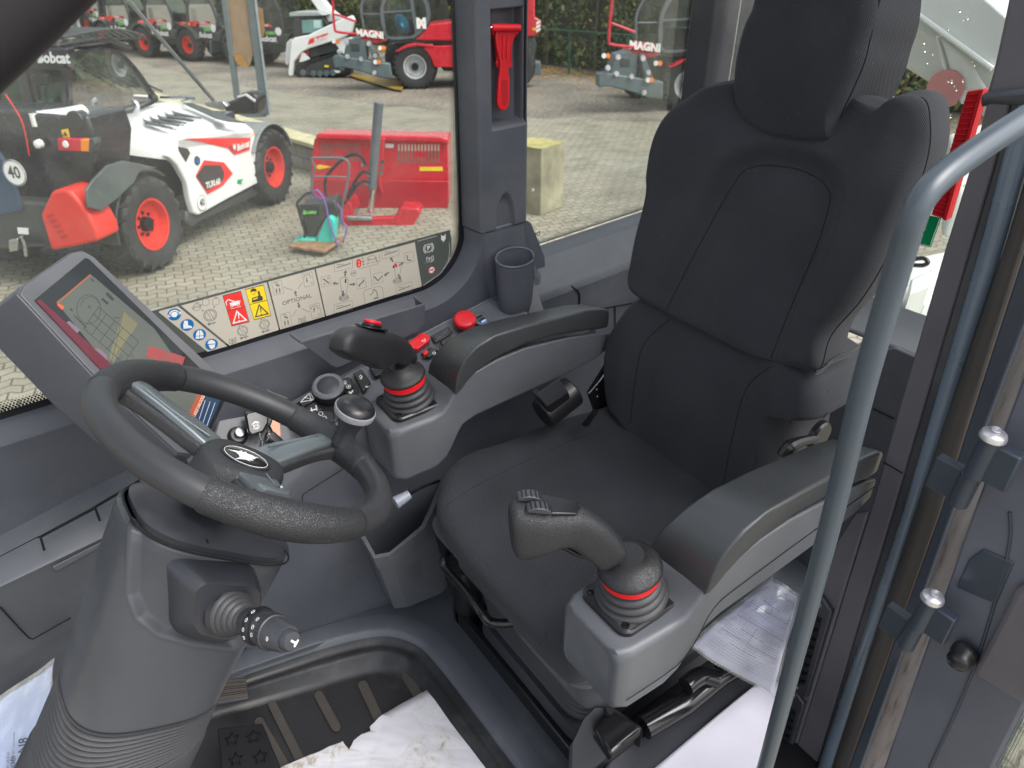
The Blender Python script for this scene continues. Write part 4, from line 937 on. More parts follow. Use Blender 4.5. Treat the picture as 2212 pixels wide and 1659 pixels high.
# edge piping along the near and far seam and the zip at the bottom
def edge_tube(W_, pts, r, parent, name='seam', dz=.0):
    pp, _ = crom([V((a, b, 0)) for a, b in pts], [1] * len(pts), 6)
    MB().tube([W_(p, dz) for p in pp], r, 6, smooth=1).build(name, 'seam', parent)
edge_tube(Wb, [(u * 1.0, v) for u, v in right[1:]], .0015, bk, dz=-.0215)
edge_tube(Wl, [(R1[0][0], R1[0][1] + .02), R1[1], R1[2], (-.262, .25), (-.25, .30)], .0014, lum, dz=-.0275)
zip_ = [P(q, y=.60) for q in (K21(850, 765), K21(900, 745), K21(960, 690), K21(1080, 640), K21(1150, 575))]
MB().tube(zip_, .0028, 8).build('zip_piping', 'trimdark', bk); MB().tube([p + V((0, -.002, .006)) for p in zip_], .002, 8).build('zip_piping', 'black', bk)
# headrest
hO = V((1.195, .84, 1.28)); hv_ = V((-.010, 0, .12)).normalized(); hn_ = V((-hv_.z, 0, hv_.x))
def hl2(q): return toloc(q, hO, eY, hv_, hn_)
outh = [hl2(q) for q in ((1700, 309), (1640, 290), (1600, 262), (1582, 225), (1578, 170), (1585, 110), (1600, 55), (1625, -10))] + [(.085, .31), (0, .325), (-.085, .31)] + [hl2(q) for q in ((1882, -5), (1862, 90), (1850, 140), (1825, 200), (1800, 255), (1794, 290), (1785, 316))]
def hh(u, v): return .018 * math.cos(max(-1, min(1, u / .13)) * PI / 2) - .004 * sst(.0, -.1, v)
hd, Wh = slab('headrest', hO, eY, hv_, hn_, outh, .12, .022, hh, 'fabric', seat, back=V((.155, 0, -.030)), bscale=.985)
edge_tube(Wh, [hl2(q) for q in ((1888, -20), (1862, 90), (1850, 140), (1825, 200), (1800, 255), (1794, 290), (1790, 314))], .0014, hd, dz=-.0215)
for y in (.78, .90): MB().tube([V((1.27, y, 1.15)), V((1.28, y, 1.30))], .006, 10, smooth=1).build('headrest_post', 'black', seat)
# side recliner lever
MB().lathe([(0, .030), (.010, .030), (.014, .026), (.014, .012)], P(K21(865, 1150), y=.585), (0, -1, 0), 28, e1=(0, 0, 1)).build('recliner_disc', 'black', seat)
MB().tube([P(q, y=.575) for q in (K21(640, 1300), K21(690, 1240), K21(760, 1205), K21(860, 1180))], [.010, .013, .010, .008], 10).build('recliner_lever', 'black', seat)
# seat pan under the cushion
mb = MB(); R_ = []
def rr(x0, x1, y0, y1, z, r=.05): return [V((a, b, z)) for a, b in rrect(x1 - x0, y1 - y0, r, 6, (x0 + x1) / 2, (y0 + y1) / 2)]
mb.loft([rr(.575, 1.20, .59, 1.09, .385), rr(.560, 1.2, .575, 1.105, .40), rr(.556, 1.2, .572, 1.108, .418)]); mb.build('seat_pan', 'trimlight', seat)
# suspension with folded bellows
mb = MB(); R_ = []; nf = 11
for k in range(133):
    t = k / 132; z = .09 + t * .28; w_ = .005 * math.cos(t * nf * 2 * PI)
    x0 = .660 - .045 * t - w_; y0 = .665 - .055 * t - w_; R_.append(rr(x0, 1.16, y0, 1.03 + .03 * t + w_, z, .06))
mb.loft(R_); mb.build('suspension_bellows', 'rubber', seat, smooth=60)
mb = MB(); mb.loft([rr(.650, 1.16, .655, 1.04, .045, .05), rr(.640, 1.16, .64, 1.05, .06, .05), rr(.645, 1.16, .645, 1.05, .095, .05)]); mb.build('suspension_base', 'trimdark', seat)
mb = MB(); mb.loft([rr(.62, 1.16, .60, 1.075, .27, .05), rr(.605, 1.16, .585, 1.09, .285, .05), rr(.61, 1.16, .59, 1.09, .325, .05)]); mb.build('suspension_collar', mat('suspension cover', (.052, .055, .064), .4, grain=.3, gscale=900, dust=.03), seat)
# adjustment handle bar at the front
MB().tube([P(K12(760, 240), x=.60), P(K12(700, 260), x=.57), P(K12(665, 310), x=.545), P(K12(680, 370), x=.54), P(K12(820, 530), x=.54), P(K12(920, 670), x=.54), P(K12(975, 715), x=.55), P(K12(1060, 722), x=.57), P(K12(1170, 705), x=.60)], .0095, 14, upv=(1, 0, 0)).build('adjuster_bar', mat('black chrome bar', (.03, .03, .03), .12, metal=.6), seat)
# black floor rails and sill under the seat
mb = MB(); mb.box((.628, .30, .004), (.648, 1.135, .052)); mb.build('floor_rail', 'blackgloss', seat, bevel=.004)
mb = MB(); mb.box((.648, .32, .004), (1.2, 1.12, .012)); mb.build('base_plate', 'black', seat)
mb = MB(); mb.loft([rr(.628, .70, 1.08, 1.15, .004, .03), rr(.628, .70, 1.08, 1.15, .20, .03)]); mb.build('rail_end_cover', 'black', seat)
mb = MB(); mb.box((.690, .34, .012), (.705, 1.1, .035)); mb.build('slide_rail', 'blackgloss', seat, bevel=.002)
# print on the suspension cover
mb = MB(); 
for q, r in ((K12(1060, 880), .008), (K12(1180, 1020), .006)): MB().lathe([(0, r), (.002, r)], P(q, x=.650), (-1, 0, 0), 16).build('bolt_hole', 'seam', seat)

# ---------------------------------------------------------------- seat belt buckle on the far side
bu = thing('belt_buckle', 'black seat belt buckle housing with webbing beside the far armrest', 'seat belt', (.85, 1.06, .58))
Bp = lambda L, y: [P(K11(*q), y=y) for q in L]
MB().tube(Bp([(1300, 1030), (1500, 870)], 1.05), .036, 28, smooth=1).build('reel_housing', 'black', bu, bevel=.004, smooth=40)
MB().prism(Bp([(1268, 910), (1295, 885), (1345, 965), (1325, 990)], 1.01) , (0, .02, 0)).build('frame', 'black', bu, bevel=.002)
MB().prism(Bp([(1325, 965), (1478, 885), (1485, 925), (1360, 1020), (1340, 1005)], 1.005), (0, .02, 0)).build('frame', 'blackgloss', bu, bevel=.003)
MB().prism(Bp([(1270, 900), (1380, 820), (1410, 800), (1425, 822), (1470, 880), (1335, 975)], 1.0), (0, .003, 0)).build('webbing', mat('belt webbing', (.020, .022, .028), .7, grain=1, gscale=500, gd=.001), bu)
MB().prism(Bp([(1575, 1105), (1660, 1000), (1665, 1010), (1600, 1105)], 1.0), (0, .01, 0)).build('bracket', 'blackgloss', bu)
rv = thing('seat_side_bracket', 'black steel bracket with rivets between the far armrest and the backrest', 'bracket', (.98, 1.05, .55))
MB().prism(Bp([(1600, 890), (1730, 680), (1735, 1000), (1720, 1080), (1580, 1105), (1640, 1000)], 1.09), (0, .006, 0)).build('plate', 'black', rv)
mb = MB()
for q in ((1655, 868), (1660, 912), (1680, 1035), (1718, 1050)): MB().lathe([(0, .0022), (.0012, .0016)], P(K11(*q), y=1.088), (0, -1, 0), 8).build('rivet', 'steel', rv)
MB().tube(Bp([(1600, 892), (1700, 770), (1722, 690)], 1.08), .0022, 6).build('edge_strip', 'steel', rv)

# ================================================================ armrests with joysticks
def arm_mesh(dy, dz, sgn):
    """sections along X; sgn=+1 near armrest as measured, -1 mirrored about the seat centre (y .84)"""
    Y = lambda y: y + dy
    def sec(x, y0, y1, zb, zt, r): 
        pts = rrect(y1 - y0, zt - zb, r, 6, (y0 + y1) / 2, (zt + zb) / 2); return [V((x, Y(a), b + dz - ((.003 + .048 * (a - y0) / (y1 - y0)) * sst(.64, .68, x) if b > (zb + zt) / 2 else 0))) for a, b in pts]
    S = [(.512, .475, .545, .590, .672, .025), (.505, .458, .562, .578, .690, .024), (.510, .448, .572, .568, .698, .018), (.530, .442, .578, .562, .701, .014), (.60, .438, .58, .566, .702, .012), (.625, .436, .578, .585, .708, .009), (.640, .435, .572, .610, .725, .008),
         (.655, .434, .560, .640, .752, .007), (.668, .433, .545, .658, .768, .007), (.70, .432, .532, .668, .784, .007), (.76, .431, .526, .672, .796, .007), (.83, .431, .524, .675, .798, .007), (.95, .431, .520, .68, .783, .007), (1.04, .431, .516, .69, .764, .007), (1.075, .433, .514, .70, .752, .008), (1.095, .445, .505, .71, .735, .012)]
    return MB().loft([sec(*s) for s in S])
def pad_mesh(dy, dz, sgn):
    Y = lambda y: y + dy
    def sec(x, y0, y1, zb, zt, r): 
        pts = rrect(y1 - y0, zt - zb, r, 6, (y0 + y1) / 2, (zt + zb) / 2); return [V((x, Y(a), b + dz - (.028 * (a - y0) / (y1 - y0) if b > (zb + zt) / 2 else .028 * (a - y0) / (y1 - y0)))) for a, b in pts]
    S = [(.652, .432, .548, .744, .752, .003), (.657, .430, .544, .745, .786, .004), (.666, .429, .540, .752, .806, .005), (.682, .428, .533, .768, .828, .006), (.707, .427, .529, .784, .845, .007), (.752, .427, .526, .798, .855, .007), (.83, .427, .524, .806, .851, .007), (.92, .427, .522, .796, .841, .007),
         (1.0, .428, .518, .780, .834, .007), (1.045, .430, .516, .768, .824, .008), (1.068, .434, .512, .762, .810, .008), (1.078, .442, .506, .764, .795, .006)]
    return MB().loft([sec(*s) for s in S])
def joystick(par, near, jx, jy, jz):
    j = MB()
    O = V((jx, jy, jz))
    pp = rrect(.122, .104, .018, 5); base = MB(); base.loft([[O + V((a, b, 0)) for a, b in pp], [O + V((a, b, .007)) for a, b in pp], [O + V((a * .95, b * .95, .010)) for a, b in pp]])
    b = base.build('joystick_base', 'black', par, smooth=40)
    for a, c in ((-.048, -.038), (.048, -.038), (.048, .038), (-.048, .038)):
        MB().lathe([(.010, .0065), (.012, .006), (.0122, .0035), (.0105, .003)], O + V((a, c, 0)), (0, 0, 1), 16).build('screw', 'blackgloss', b)
    ax = V((-.16, 0, 1)).normalized()
    prof = [(.006, .048)]
    for k in range(4):
        z = .010 + k * .0135; R = .0555 - k * .0040
        prof += [(z, R - .006), (z + .003, R - .001), (z + .0065, R), (z + .010, R - .0015), (z + .0125, R - .006)]
    prof += [(.068, .036), (.070, .030)]
    MB().lathe(prof, O, ax, 40).build('joystick_boot', 'rubber', par, smooth=50)
    MB().lathe([(.055, .040), (.058, .0435), (.070, .0455), (.072, .040)], O, ax, 40).build('red_ring', 'redglow', par)
    g = MB().lathe([(.068, .040), (.0715, .0455), (.075, .0475), (.079, .0465), (.083, .040), (.088, .030), (.096, .0235), (.104, .021)], O, ax, 40).build('joystick_collar', 'leatherfine', par, smooth=60)
    # handle: paired upper and lower outline points, measured in the upright plane in which the handle leans
    cen_ = O + ax * .09
    if near:
        hn = V((.49, .87, 0)).normalized(); cv_ = cC
        prs = [((1500, 800), (1180, 925)), ((1440, 690), (1140, 880)), ((1370, 600), (1085, 830)), ((1270, 495), (1020, 775)), ((1150, 410), (930, 705)), ((1050, 360), (860, 660)), ((950, 322), (800, 640)), ((800, 322), (700, 675)), ((620, 310), (600, 720)), ((470, 275), (500, 755)), ((385, 262), (400, 774)), ((310, 280), (345, 765)), ((262, 325), (300, 735)), ((246, 380), (262, 640))]
        hw = [.020, .020, .0205, .021, .022, .024, .027, .029, .031, .031, .030, .029, .025, .017]
    else:
        hn = V((.49, -.87, 0)).normalized(); cv_ = cF
        prs = [((818, 470), (628, 515)), ((808, 410), (612, 470)), ((775, 335), (585, 480)), ((720, 270), (535, 520)), ((650, 228), (470, 535)), ((560, 196), (405, 528)), ((470, 178), (365, 480)), ((380, 168), (315, 470)), ((290, 160), (240, 468)), ((225, 168), (185, 442)), ((165, 215), (140, 405)), ((125, 285), (112, 365))]
        hw = [.020, .020, .021, .022, .025, .029, .031, .031, .030, .029, .026, .018]
    gp_ = lambda q: P(cv_(*q), p=cen_, n=hn)
    R_ = []
    for (a, c), h in zip(prs, hw):
        A_, B_ = gp_(a), gp_(c); mid = (A_ + B_) / 2; half = (A_ - B_) / 2; ring = []
        for k in range(24):
            t = 2 * PI * k / 24; cs, sn = math.cos(t), math.sin(t); ex = 2 / 3.4
            ring.append(mid + half * (abs(sn) ** ex) * (1 if sn > 0 else -1) + hn * (h * (abs(cs) ** ex) * (1 if cs > 0 else -1) * (1 - .22 * (1 + sn) / 2)))
        R_.append(ring)
    hd_ = MB().loft(R_).build('joystick_grip', 'leatherfine' if not near else 'leather', par, smooth=50, sub=1)
    off = O - V((.590, .515, .700))
    if near:
        A_, B_ = gp_((500, 285)), gp_((930, 325)); t = (B_ - A_).normalized(); up = hn.cross(t).normalized(); up = up if up.z > 0 else -up
        MB().prism([A_ + hn * .020, A_ - hn * .020, B_ - hn * .014, B_ + t * .008, B_ + hn * .014], up * .004).build('thumb_rest', 'blackgloss', hd_, bevel=.0015)
        for c, yy_ in (((470, 262), .014), ((545, 275), -.006)):
            o = gp_(c) + hn * yy_; R2 = []
            for k in range(9):
                a = PI * k / 8; R2.append(o + t * (-.017 * math.cos(a)) + up * (.002 + .009 * math.sin(a)))
            MB().prism(R2, hn * -.016).build('thumb_roller', 'trimdark', hd_, bevel=.0012)
            for k in range(2, 8): MB().tube([R2[k] - hn * .001, R2[k] - hn * .015], .0011, 5, smooth=1).build('roller_rib', 'black', hd_)
        MB().tube([gp_(q) for q in ((760, 700), (850, 735), (950, 790), (1060, 825), (1150, 852))], [.0035, .0045, .0042, .004, .003], 10).build('trigger', 'blackgloss', par)
    else:
        A_, B_ = gp_((290, 160)), gp_((590, 205)); t = (B_ - A_).normalized(); up = hn.cross(t).normalized(); up = up if up.z > 0 else -up
        c = gp_((430, 176)) + up * .0005
        MB().prism([c + t * a + hn * b_ for a, b_ in rrect(.075, .046, .02, 6)], up * .003).build('button_plate', 'blackgloss', hd_, bevel=.001)
        MB().prism([c + t * a + hn * b_ + up * .003 for a, b_ in rrect(.040, .027, .009, 6)], up * .005).build('button_socket', 'black', hd_, bevel=.001)
        rb = MB().prism([c + t * a + hn * b_ + up * .008 for a, b_ in rrect(.038, .025, .011, 6)], up * .007).build('direction_button', 'red', hd_, bevel=.003, seg=3)
        for s_ in (-1, 1):
            cc_ = c + t * (s_ * .0085) + up * .0154; MB().add([cc_ + t * s_ * .004, cc_ - t * s_ * .001 + hn * .004, cc_ - t * s_ * .001 - hn * .004], [(0, 1, 2)]).build('arrow_mark', 'whitep', rb, smooth=0)
arn = thing('near_armrest', 'grey armrest console on the door side with ribbed thumb rollers on its joystick', 'armrest', (.8, .48, .56))
arm_mesh(0, 0, 1).build('armrest_shell', 'trimlight', arn, smooth=50)
pad_mesh(0, 0, 1).build('armrest_pad', 'pad', arn, smooth=50)
joystick(arn, True, .590, .515, .702)
gp = MB(); gp.tube([V((.52, .4385, .60)), V((.62, .4345, .605)), V((.655, .4335, .64)), V((.68, .4325, .695)), V((.75, .4300, .715)), V((1.07, .4300, .735))], .0008, 6); gp.build('shell_gap', 'seam', arn)
arf = thing('far_armrest', 'grey armrest console on the window side with a red direction button on its joystick', 'armrest', (.8, 1.2, .56))
arm_mesh(.675, -.03, 1).build('armrest_shell', 'trimlight', arf, smooth=50)
pad_mesh(.675, -.03, 1).build('armrest_pad', 'pad', arf, smooth=50)
joystick(arf, False, .590, 1.190, .672)
# ================================================================ steering column and wheel
WC = V((.1766, .834, .9794)); WN = V((.596, .0153, .803)).normalized()
W1 = V((0, 1, 0)).cross(WN).normalized(); W2 = WN.cross(W1)
def WP(q, t=0): return P(q, p=WC - WN * t, n=WN)
def wpt(a, r=.185, t=0): return WC + (W1 * math.cos(rad(a)) + W2 * math.sin(rad(a))) * r - WN * t
col = thing('steering_column', 'dark grey steering column with folded bellows, an indicator stalk and the steering wheel', 'steering column', (-.15, .83, .1))
def sect(t, a1, a2, ex=2.6, o1=0, o2=0, n=48, tilt=0):
    out = []
    for k in range(n):
        a = 2 * PI * k / n; c, s = math.cos(a), math.sin(a); e = 2 / ex
        x = a1 * abs(c) ** e * (1 if c > 0 else -1) + o1; y = a2 * abs(s) ** e * (1 if s > 0 else -1) + o2
        out.append(WC - WN * (t + tilt * x) + W1 * x + W2 * y)
    return out
KEY = [(.128, .112, .074, 3.2, .10, 0), (.132, .118, .080, 3.2, .10, 0), (.142, .1175, .082, 3.2, .08, 0), (.20, .112, .084, 3.2, 0, .002), (.28, .105, .085, 3.2, -.05, .006), (.35, .100, .085, 3.1, -.13, .010), (.386, .0985, .086, 3.0, -.17, .013), (.390, .094, .081, 3.0, -.17, .013)]
REG = [(283, 1088), (278, 1200), (277, 1285), (296, 1335), (345, 1372), (430, 1393), (505, 1402), (640, 1330), (660, 1188), (560, 1186), (440, 1172), (350, 1140)]
Rg = []
for i in range(len(KEY) - 1):
    a, b = KEY[i], KEY[i + 1]; m_ = max(1, int((b[0] - a[0]) / .0025))
    for k in range(m_): t = k / m_; q = [a[j] + (b[j] - a[j]) * t for j in range(6)]; Rg.append(q)
Rg.append(KEY[-1]); rings = []
for q in Rg:
    ring = sect(q[0], q[1], q[2], q[3], o1=q[5], n=200, tilt=q[4]); c = WC - WN * q[0]; out = []
    for p in ring:
        if (p - c).dot(W2) < .02:
            x, y = proj(p); d = poly_sd(x, y, REG); p = p + (c - p).normalized() * (.010 * sst(4, -14, d)) - (c - p).normalized() * .0015 * sst(10, 0, abs(d))
        out.append(p)
    rings.append(out)
mb = MB(); mb.loft(rings, cap=False)
if 0: mb.loft([sect(.128, .112, .074, 3.2, .0, 0, tilt=.10), sect(.132, .118, .080, 3.2, 0, 0, tilt=.10), sect(.142, .1175, .082, 3.2, 0, 0, tilt=.08), sect(.20, .114, .084, 3.0, .0, 0), sect(.28, .110, .086, 2.9, -.002, 0), sect(.35, .112, .088, 2.8, 0, 0), sect(.392, .114, .090, 2.8, 0, 0), sect(.396, .108, .084, 2.8, 0, 0)])
mb.build('column_shroud', mat('column plastic', (.050, .054, .063), .32, grain=.3, gscale=1400, dust=.04, gd=.0004), col, smooth=70)
mb = MB(); mb.loft([sect(.127, .108, .070, 3.2, tilt=.10), sect(.118, .110, .072, 3.2, tilt=.10), sect(.112, .104, .066, 3.0, tilt=.09), sect(.106, .085, .058, 2.6, -.006, tilt=.06), sect(.098, .062, .050, 2.2, tilt=.0), sect(.092, .052, .046, 2.0)]); mb.build('column_cover', 'trimdark', col, smooth=50)
mb = MB(); mb.loft([sect(.094, .046, .042, 2), sect(.085, .052, .047, 2), sect(.072, .050, .046, 2), sect(.060, .036, .034, 2), sect(.03, .032, .030, 2)]); mb.build('column_neck', 'black', col, smooth=60)
sm = MB()
s_ = sect(.1275, .1135, .0755, 3.2, tilt=.10); sm.tube(s_, .0014, 6, closed=True, smooth=1)
for o1 in (-.035, .085): sm.tube([WC - WN * (.0965 + abs(o1) * .05 + y * 0) + W1 * (o1 + .0) + W2 * y - WN * (.012 + .10 * o1 * .6) for y in (-.056, -.071)], .001, 5, smooth=1)
sm.build('cover_gap', 'seam', col)
# raised ridge panel on the door side and bellows
R_ = []
for k in range(61):
    t = .390 + k / 60 * .086; ph = k / 60 * 12 * 2 * PI; w_ = .0040 * math.cos(ph); R_.append(sect(t, .0955 + w_, .084 + w_, 3.0, o1=.013 + .004 * k / 60, tilt=-.17 - .29 * k / 60))
MB().loft(R_).build('column_bellows', mat('column bellows rubber', (.044, .044, .048), .5, grain=.2, gscale=800, gd=.0003, dust=.02), col, smooth=60)
MB().loft([sect(.474, .097, .087, 3, o1=.017, tilt=-.46), sect(.484, .101, .091, 3, o1=.017, tilt=-.46), sect(.57, .103, .093, 3, o1=.020, tilt=-.25), sect(.75, .11, .10, 3, o1=.024), sect(.95, .12, .11, 3, o1=.028)]).build('column_base', M['rubber'], col, smooth=50)
# stalk housing: protrudes towards the door
bk = [P(K02(*q), y=.79) for q in ((985, 260), (1030, 215), (1120, 205), (1600, 250), (1640, 290), (1690, 480), (1640, 640), (1480, 850), (1380, 860), (1150, 830), (1010, 760), (975, 680))]
ft_ = [P(K02(*q), y=.715) for q in ((1262, 520), (1300, 475), (1350, 460), (1640, 478), (1680, 500), (1697, 540), (1690, 640), (1540, 815), (1480, 832), (1400, 828), (1290, 795), (1250, 735))]
bk2, ft2 = resample(bk, 48), resample(ft_, 48)
c0 = sum(ft2, V((0, 0, 0))) / 48
mb = MB(); mb.loft([bk2, [a.lerp(b, .5) for a, b in zip(bk2, ft2)], [a.lerp(b, .93) for a, b in zip(bk2, ft2)], [b + (c0 - b) * .03 for b in ft2], [b + (c0 - b) * .10 + V((0, .001, 0)) for b in ft2]]); hs_ = mb.build('stalk_housing', 'trimdark', col, smooth=45)
sc0 = P(K02(1490, 650), y=.712); sc1 = P(K02(1855, 820), y=.605); sd3 = (sc1 - sc0).normalized(); SL = (sc1 - sc0).length
mb = MB(); pr = [(-.006, .030)]
for k in range(5): z = .002 + k * .0075; R = .030 - k * .0032; pr += [(z, R - .002), (z + .003, R), (z + .006, R - .0015)]
pr += [(.042, .014), (.046, .012)]
mb.lathe(pr, sc0, sd3, 36); mb.build('stalk_boot', 'rubber', col, smooth=45)
MB().lathe([(.030, .014), (.044, .0165), (.052, .019), (.056, .0195), (.058, .0185)], sc0, sd3, 36).build('stalk_barrel', 'trimdark', col, smooth=40)
st = MB().lathe([(.058, .021), (.060, .0222), (.070, .0222), (.072, .021)], sc0, sd3, 40).build('stalk_ring', 'black', col)
MB().lathe([(.072, .0195), (.084, .0195), (.085, .021), (.093, .021), (.094, .0195), (.100, .0190), (.118, .0165), (.121, .015)], sc0, sd3, 40).build('stalk_knob', 'trimdark', col)
MB().lathe([(.119, .0125), (.127, .0125), (.130, .0105), (.131, .006)], sc0, sd3, 32).build('horn_button', 'trimdark', col)
mb = MB(); sa = V((0, 0, 1)); sa = (sa - sd3 * sa.dot(sd3)).normalized(); sb_ = sd3.cross(sa)
for k in range(36):
    a = 2 * PI * k / 36; d = sa * math.cos(a) + sb_ * math.sin(a)
    for z0, r in ((.060, .0224), (.086, .0212)): mb.tube([sc0 + sd3 * z0 + d * r, sc0 + sd3 * (z0 + .006) + d * r], .0008, 4, smooth=1)
mb.build('ring_knurl', 'black', st)
mb = MB(); tow = (EYE - sc1).normalized(); ta = math.atan2(tow.dot(sb_), tow.dot(sa))
for k, (z, r, da) in enumerate(((.066, .0226, -.5), (.066, .0226, 0), (.066, .0226, .5), (.066, .0226, .95), (.079, .0198, -.3), (.079, .0198, .2), (.079, .0198, .65), (.108, .0184, .5))):
    a = ta + da; d = sa * math.cos(a) + sb_ * math.sin(a); tt = -sa * math.sin(a) + sb_ * math.cos(a); o = sc0 + sd3 * z + d * (r + .0003)
    mb.tube([o + (tt * math.cos(b * PI / 4) * .0024 + sd3 * math.sin(b * PI / 4) * .0017) for b in range(8)], .00032, 4, closed=True, smooth=1)
ho = sc0 + sd3 * .1318; hx = (sd3.cross(sa) * .3 + sa * .6).normalized(); hy = sd3.cross(hx)
mb.prism([ho + hx * a + hy * b for a, b in ((-.006, -.004), (-.004, -.0045), (-.003, -.0012), (.004, -.0012), (.004, .0012), (-.003, .0012), (-.004, .0045), (-.006, .004))], sd3 * .0003)
mb.build('stalk_symbol', 'whitep', col, smooth=0)
# wheel -----------------------------------------------------------
wh = thing('x', None, None, WC); bpy.data.objects.remove(wh)
N = 120
def torus(a0, a1, r, fr=0, R=.185, n=16, steps=120, close=False, m='rim', nm='rim', bulge=0, par=None):
    mb = MB(); pts = [];
    for k in range(steps + (0 if close else 1)):
        pts.append(wpt(a0 + (a1 - a0) * k / steps, R))
    rr = [r * (1 + bulge * math.sin(PI * k / steps)) for k in range(len(pts))]
    mb.tube(pts, rr, n, closed=close, smooth=1, upv=tuple(WN)); return mb.build(nm, m, par, smooth=60)
rim = torus(0, 360, .0188, close=True, steps=160, n=20, nm='steering_wheel', par=col)
rim['label'] = 'thick black steering wheel rim with leather grained grips'
for a0, a1 in ((104, 156), (-2, 46), (-128, -66)):
    mb = MB(); pts = [wpt(a0 + (a1 - a0) * k / 40, .185 - .003 * math.sin(PI * k / 40)) for k in range(41)]
    rr = [.0206 + .0034 * math.sin(PI * k / 40) ** 2 if 0 < k < 40 else .0192 for k in range(41)]
    mb.tube(pts, rr, 22, smooth=1, upv=tuple(WN)); mb.build('rim_grip', 'leather', rim, smooth=60)
# spokes
def spoke(ang, w_out, w_in, col_par, t_in=.030, r_out=.176, silver=True, r_s=.165):
    d = (wpt(ang) - WC).normalized(); s_ = WN.cross(d)
    R_ = []
    for r, w_, t, th in ((.028, w_in, t_in, .014), (.07, (w_in * .7 + w_out * .3), t_in * .72, .014), (.12, w_out * .95, t_in * .40, .013), (.155, w_out * 1.05, t_in * .15, .014), (r_out, w_out * 1.5, .0, .016)):
        c = WC + d * r - WN * (t + .004); R_.append([c + s_ * a + WN * b for a, b in rrect(w_ * 1.18, th * 1.5, .006, 5)])
    MB().loft(R_).build('spoke_underside', 'leather', rim, smooth=50, sub=1)
    if silver:
        R_ = []
        for r, w_, t, sh in ((.036, w_in * .92, t_in - .006, 0), (.07, (w_in * .66 + w_out * .3), t_in * .72 - .008, 0), (.12, w_out * .86, t_in * .40 - .009, 0), (r_s - .014, w_out * .84, t_in * .18 - .009, 0), (r_s, w_out * .62, t_in * .10 - .007, 0)):
            c = WC + d * r - WN * t + s_ * sh; q = rrect(w_, .010, .0035, 5); R_.append([c + s_ * a + WN * (b - .0012 * math.cos(a / (w_ / 2) * PI * 1.5)) for a, b in q])
        MB().loft(R_).build('spoke_trim', 'silver', rim, smooth=50)
        for sg in (.25,):
            MB().tube([WC + d * .05 - WN * (t_in * .8 - .0145) + s_ * w_in * sg * .8, WC + d * .10 - WN * (t_in * .52 - .0142) + s_ * w_out * sg, WC + d * (r_s - .02) - WN * (t_in * .2 - .0145) + s_ * w_out * sg * .8], .0016, 8).build('spoke_ridge', 'silver', rim, smooth=60)
spoke(141, .037, .047, rim); spoke(22, .034, .045, rim); spoke(-100, .052, .06, rim, silver=True, r_s=.14)
# hub
ht = [WP(cA(*q), .010) for q in ((862, 572), (890, 548), (960, 538), (1080, 568), (1250, 642), (1335, 700), (1352, 740), (1335, 780), (1290, 800), (1180, 795), (1040, 755), (940, 705), (870, 650), (845, 610))]
ht = resample(crom(ht, [1] * len(ht), 4, True)[0], 56); hc_ = sum(ht, V((0, 0, 0))) / 56
def hoff(s, d): return [hc_ + (p - hc_) * s - WN * d for p in ht]
mb = MB(); mb.loft([hoff(1.02, .060), hoff(1.14, .048), hoff(1.15, .038), hoff(1.06, .008), hoff(1.02, .002), hoff(.95, -.0015), hoff(.6, -.004), hoff(.2, -.005)]); hub = mb.build('steering_hub', 'leather', col, smooth=60)
eo = WP(cA(1118, 655), .0055); eu_ = (WP(cA(1260, 715), .0055) - WP(cA(975, 600), .0055)); ea = eu_.length / 2 * 1.0; eu_.normalize(); ev_ = WN.cross(eu_)
if ev_.dot(W1) > 0: pass
eb = .025
def ell(s, d, a=ea, b=eb): return [eo + eu_ * math.cos(2 * PI * k / 40) * a * s + ev_ * math.sin(2 * PI * k / 40) * b * s + WN * d for k in range(40)]
MB().loft([ell(1.10, -.001), ell(1.08, .001), ell(1.0, .001), ell(.97, -.0005)]).build('emblem_bezel', 'black', hub, smooth=50)
MB().loft([ell(.97, 0), ell(.9, .001), ell(.5, .0018), ell(.1, .002)]).build('emblem_dome', 'blackgloss', hub, smooth=60)
mb = MB(); mb2 = MB(); cathead(mb, eo + WN * .0024, -ev_.cross(WN) if 0 else (eu_ * .55 + ev_ * -.83).normalized(), (eu_ * -.83 - ev_ * .55).normalized(), .023, mb2)
mb.build('emblem_print', 'white', hub, smooth=0)
mb2.build('emblem_print', 'black', hub, smooth=0)
MB().tube(ell(.93, .0012), .0004, 5, closed=True, smooth=1).build('emblem_ring', 'white', hub)
# spinner knob
kb = WP(cA(1722, 545), -.017); kd = (WN * .8 + V((.10, 0, .45))).normalized()
kd = (P(cA(1795, 355), p=kb + WN * .056, n=WN) - kb).normalized()
k1 = MB().lathe([(-0.0044, 0.0177), (0.0044, 0.0165), (0.0132, 0.0152), (0.0242, 0.0159), (0.0374, 0.0207), (0.0473, 0.0256), (0.0517, 0.0274)], kb, kd, 36).build('spinner_knob', 'trimdark', rim, smooth=60)
MB().lathe([(0.0495, 0.0278), (0.0506, 0.0299), (0.0572, 0.0312), (0.0605, 0.0305), (0.0616, 0.0281)], kb, kd, 48).build('knob_ring', mat('knob ring grey', (.26, .26, .28), .5, grain=.6, gscale=350, voro=1, gd=.001), k1, smooth=50)
MB().lathe([(0.0594, 0.0295), (0.0627, 0.0290), (0.0682, 0.0250), (0.0721, 0.0177), (0.0737, 0.0073), (0.0739, 0.0012)], kb, kd, 40).build('knob_cap', 'black', k1, smooth=60)
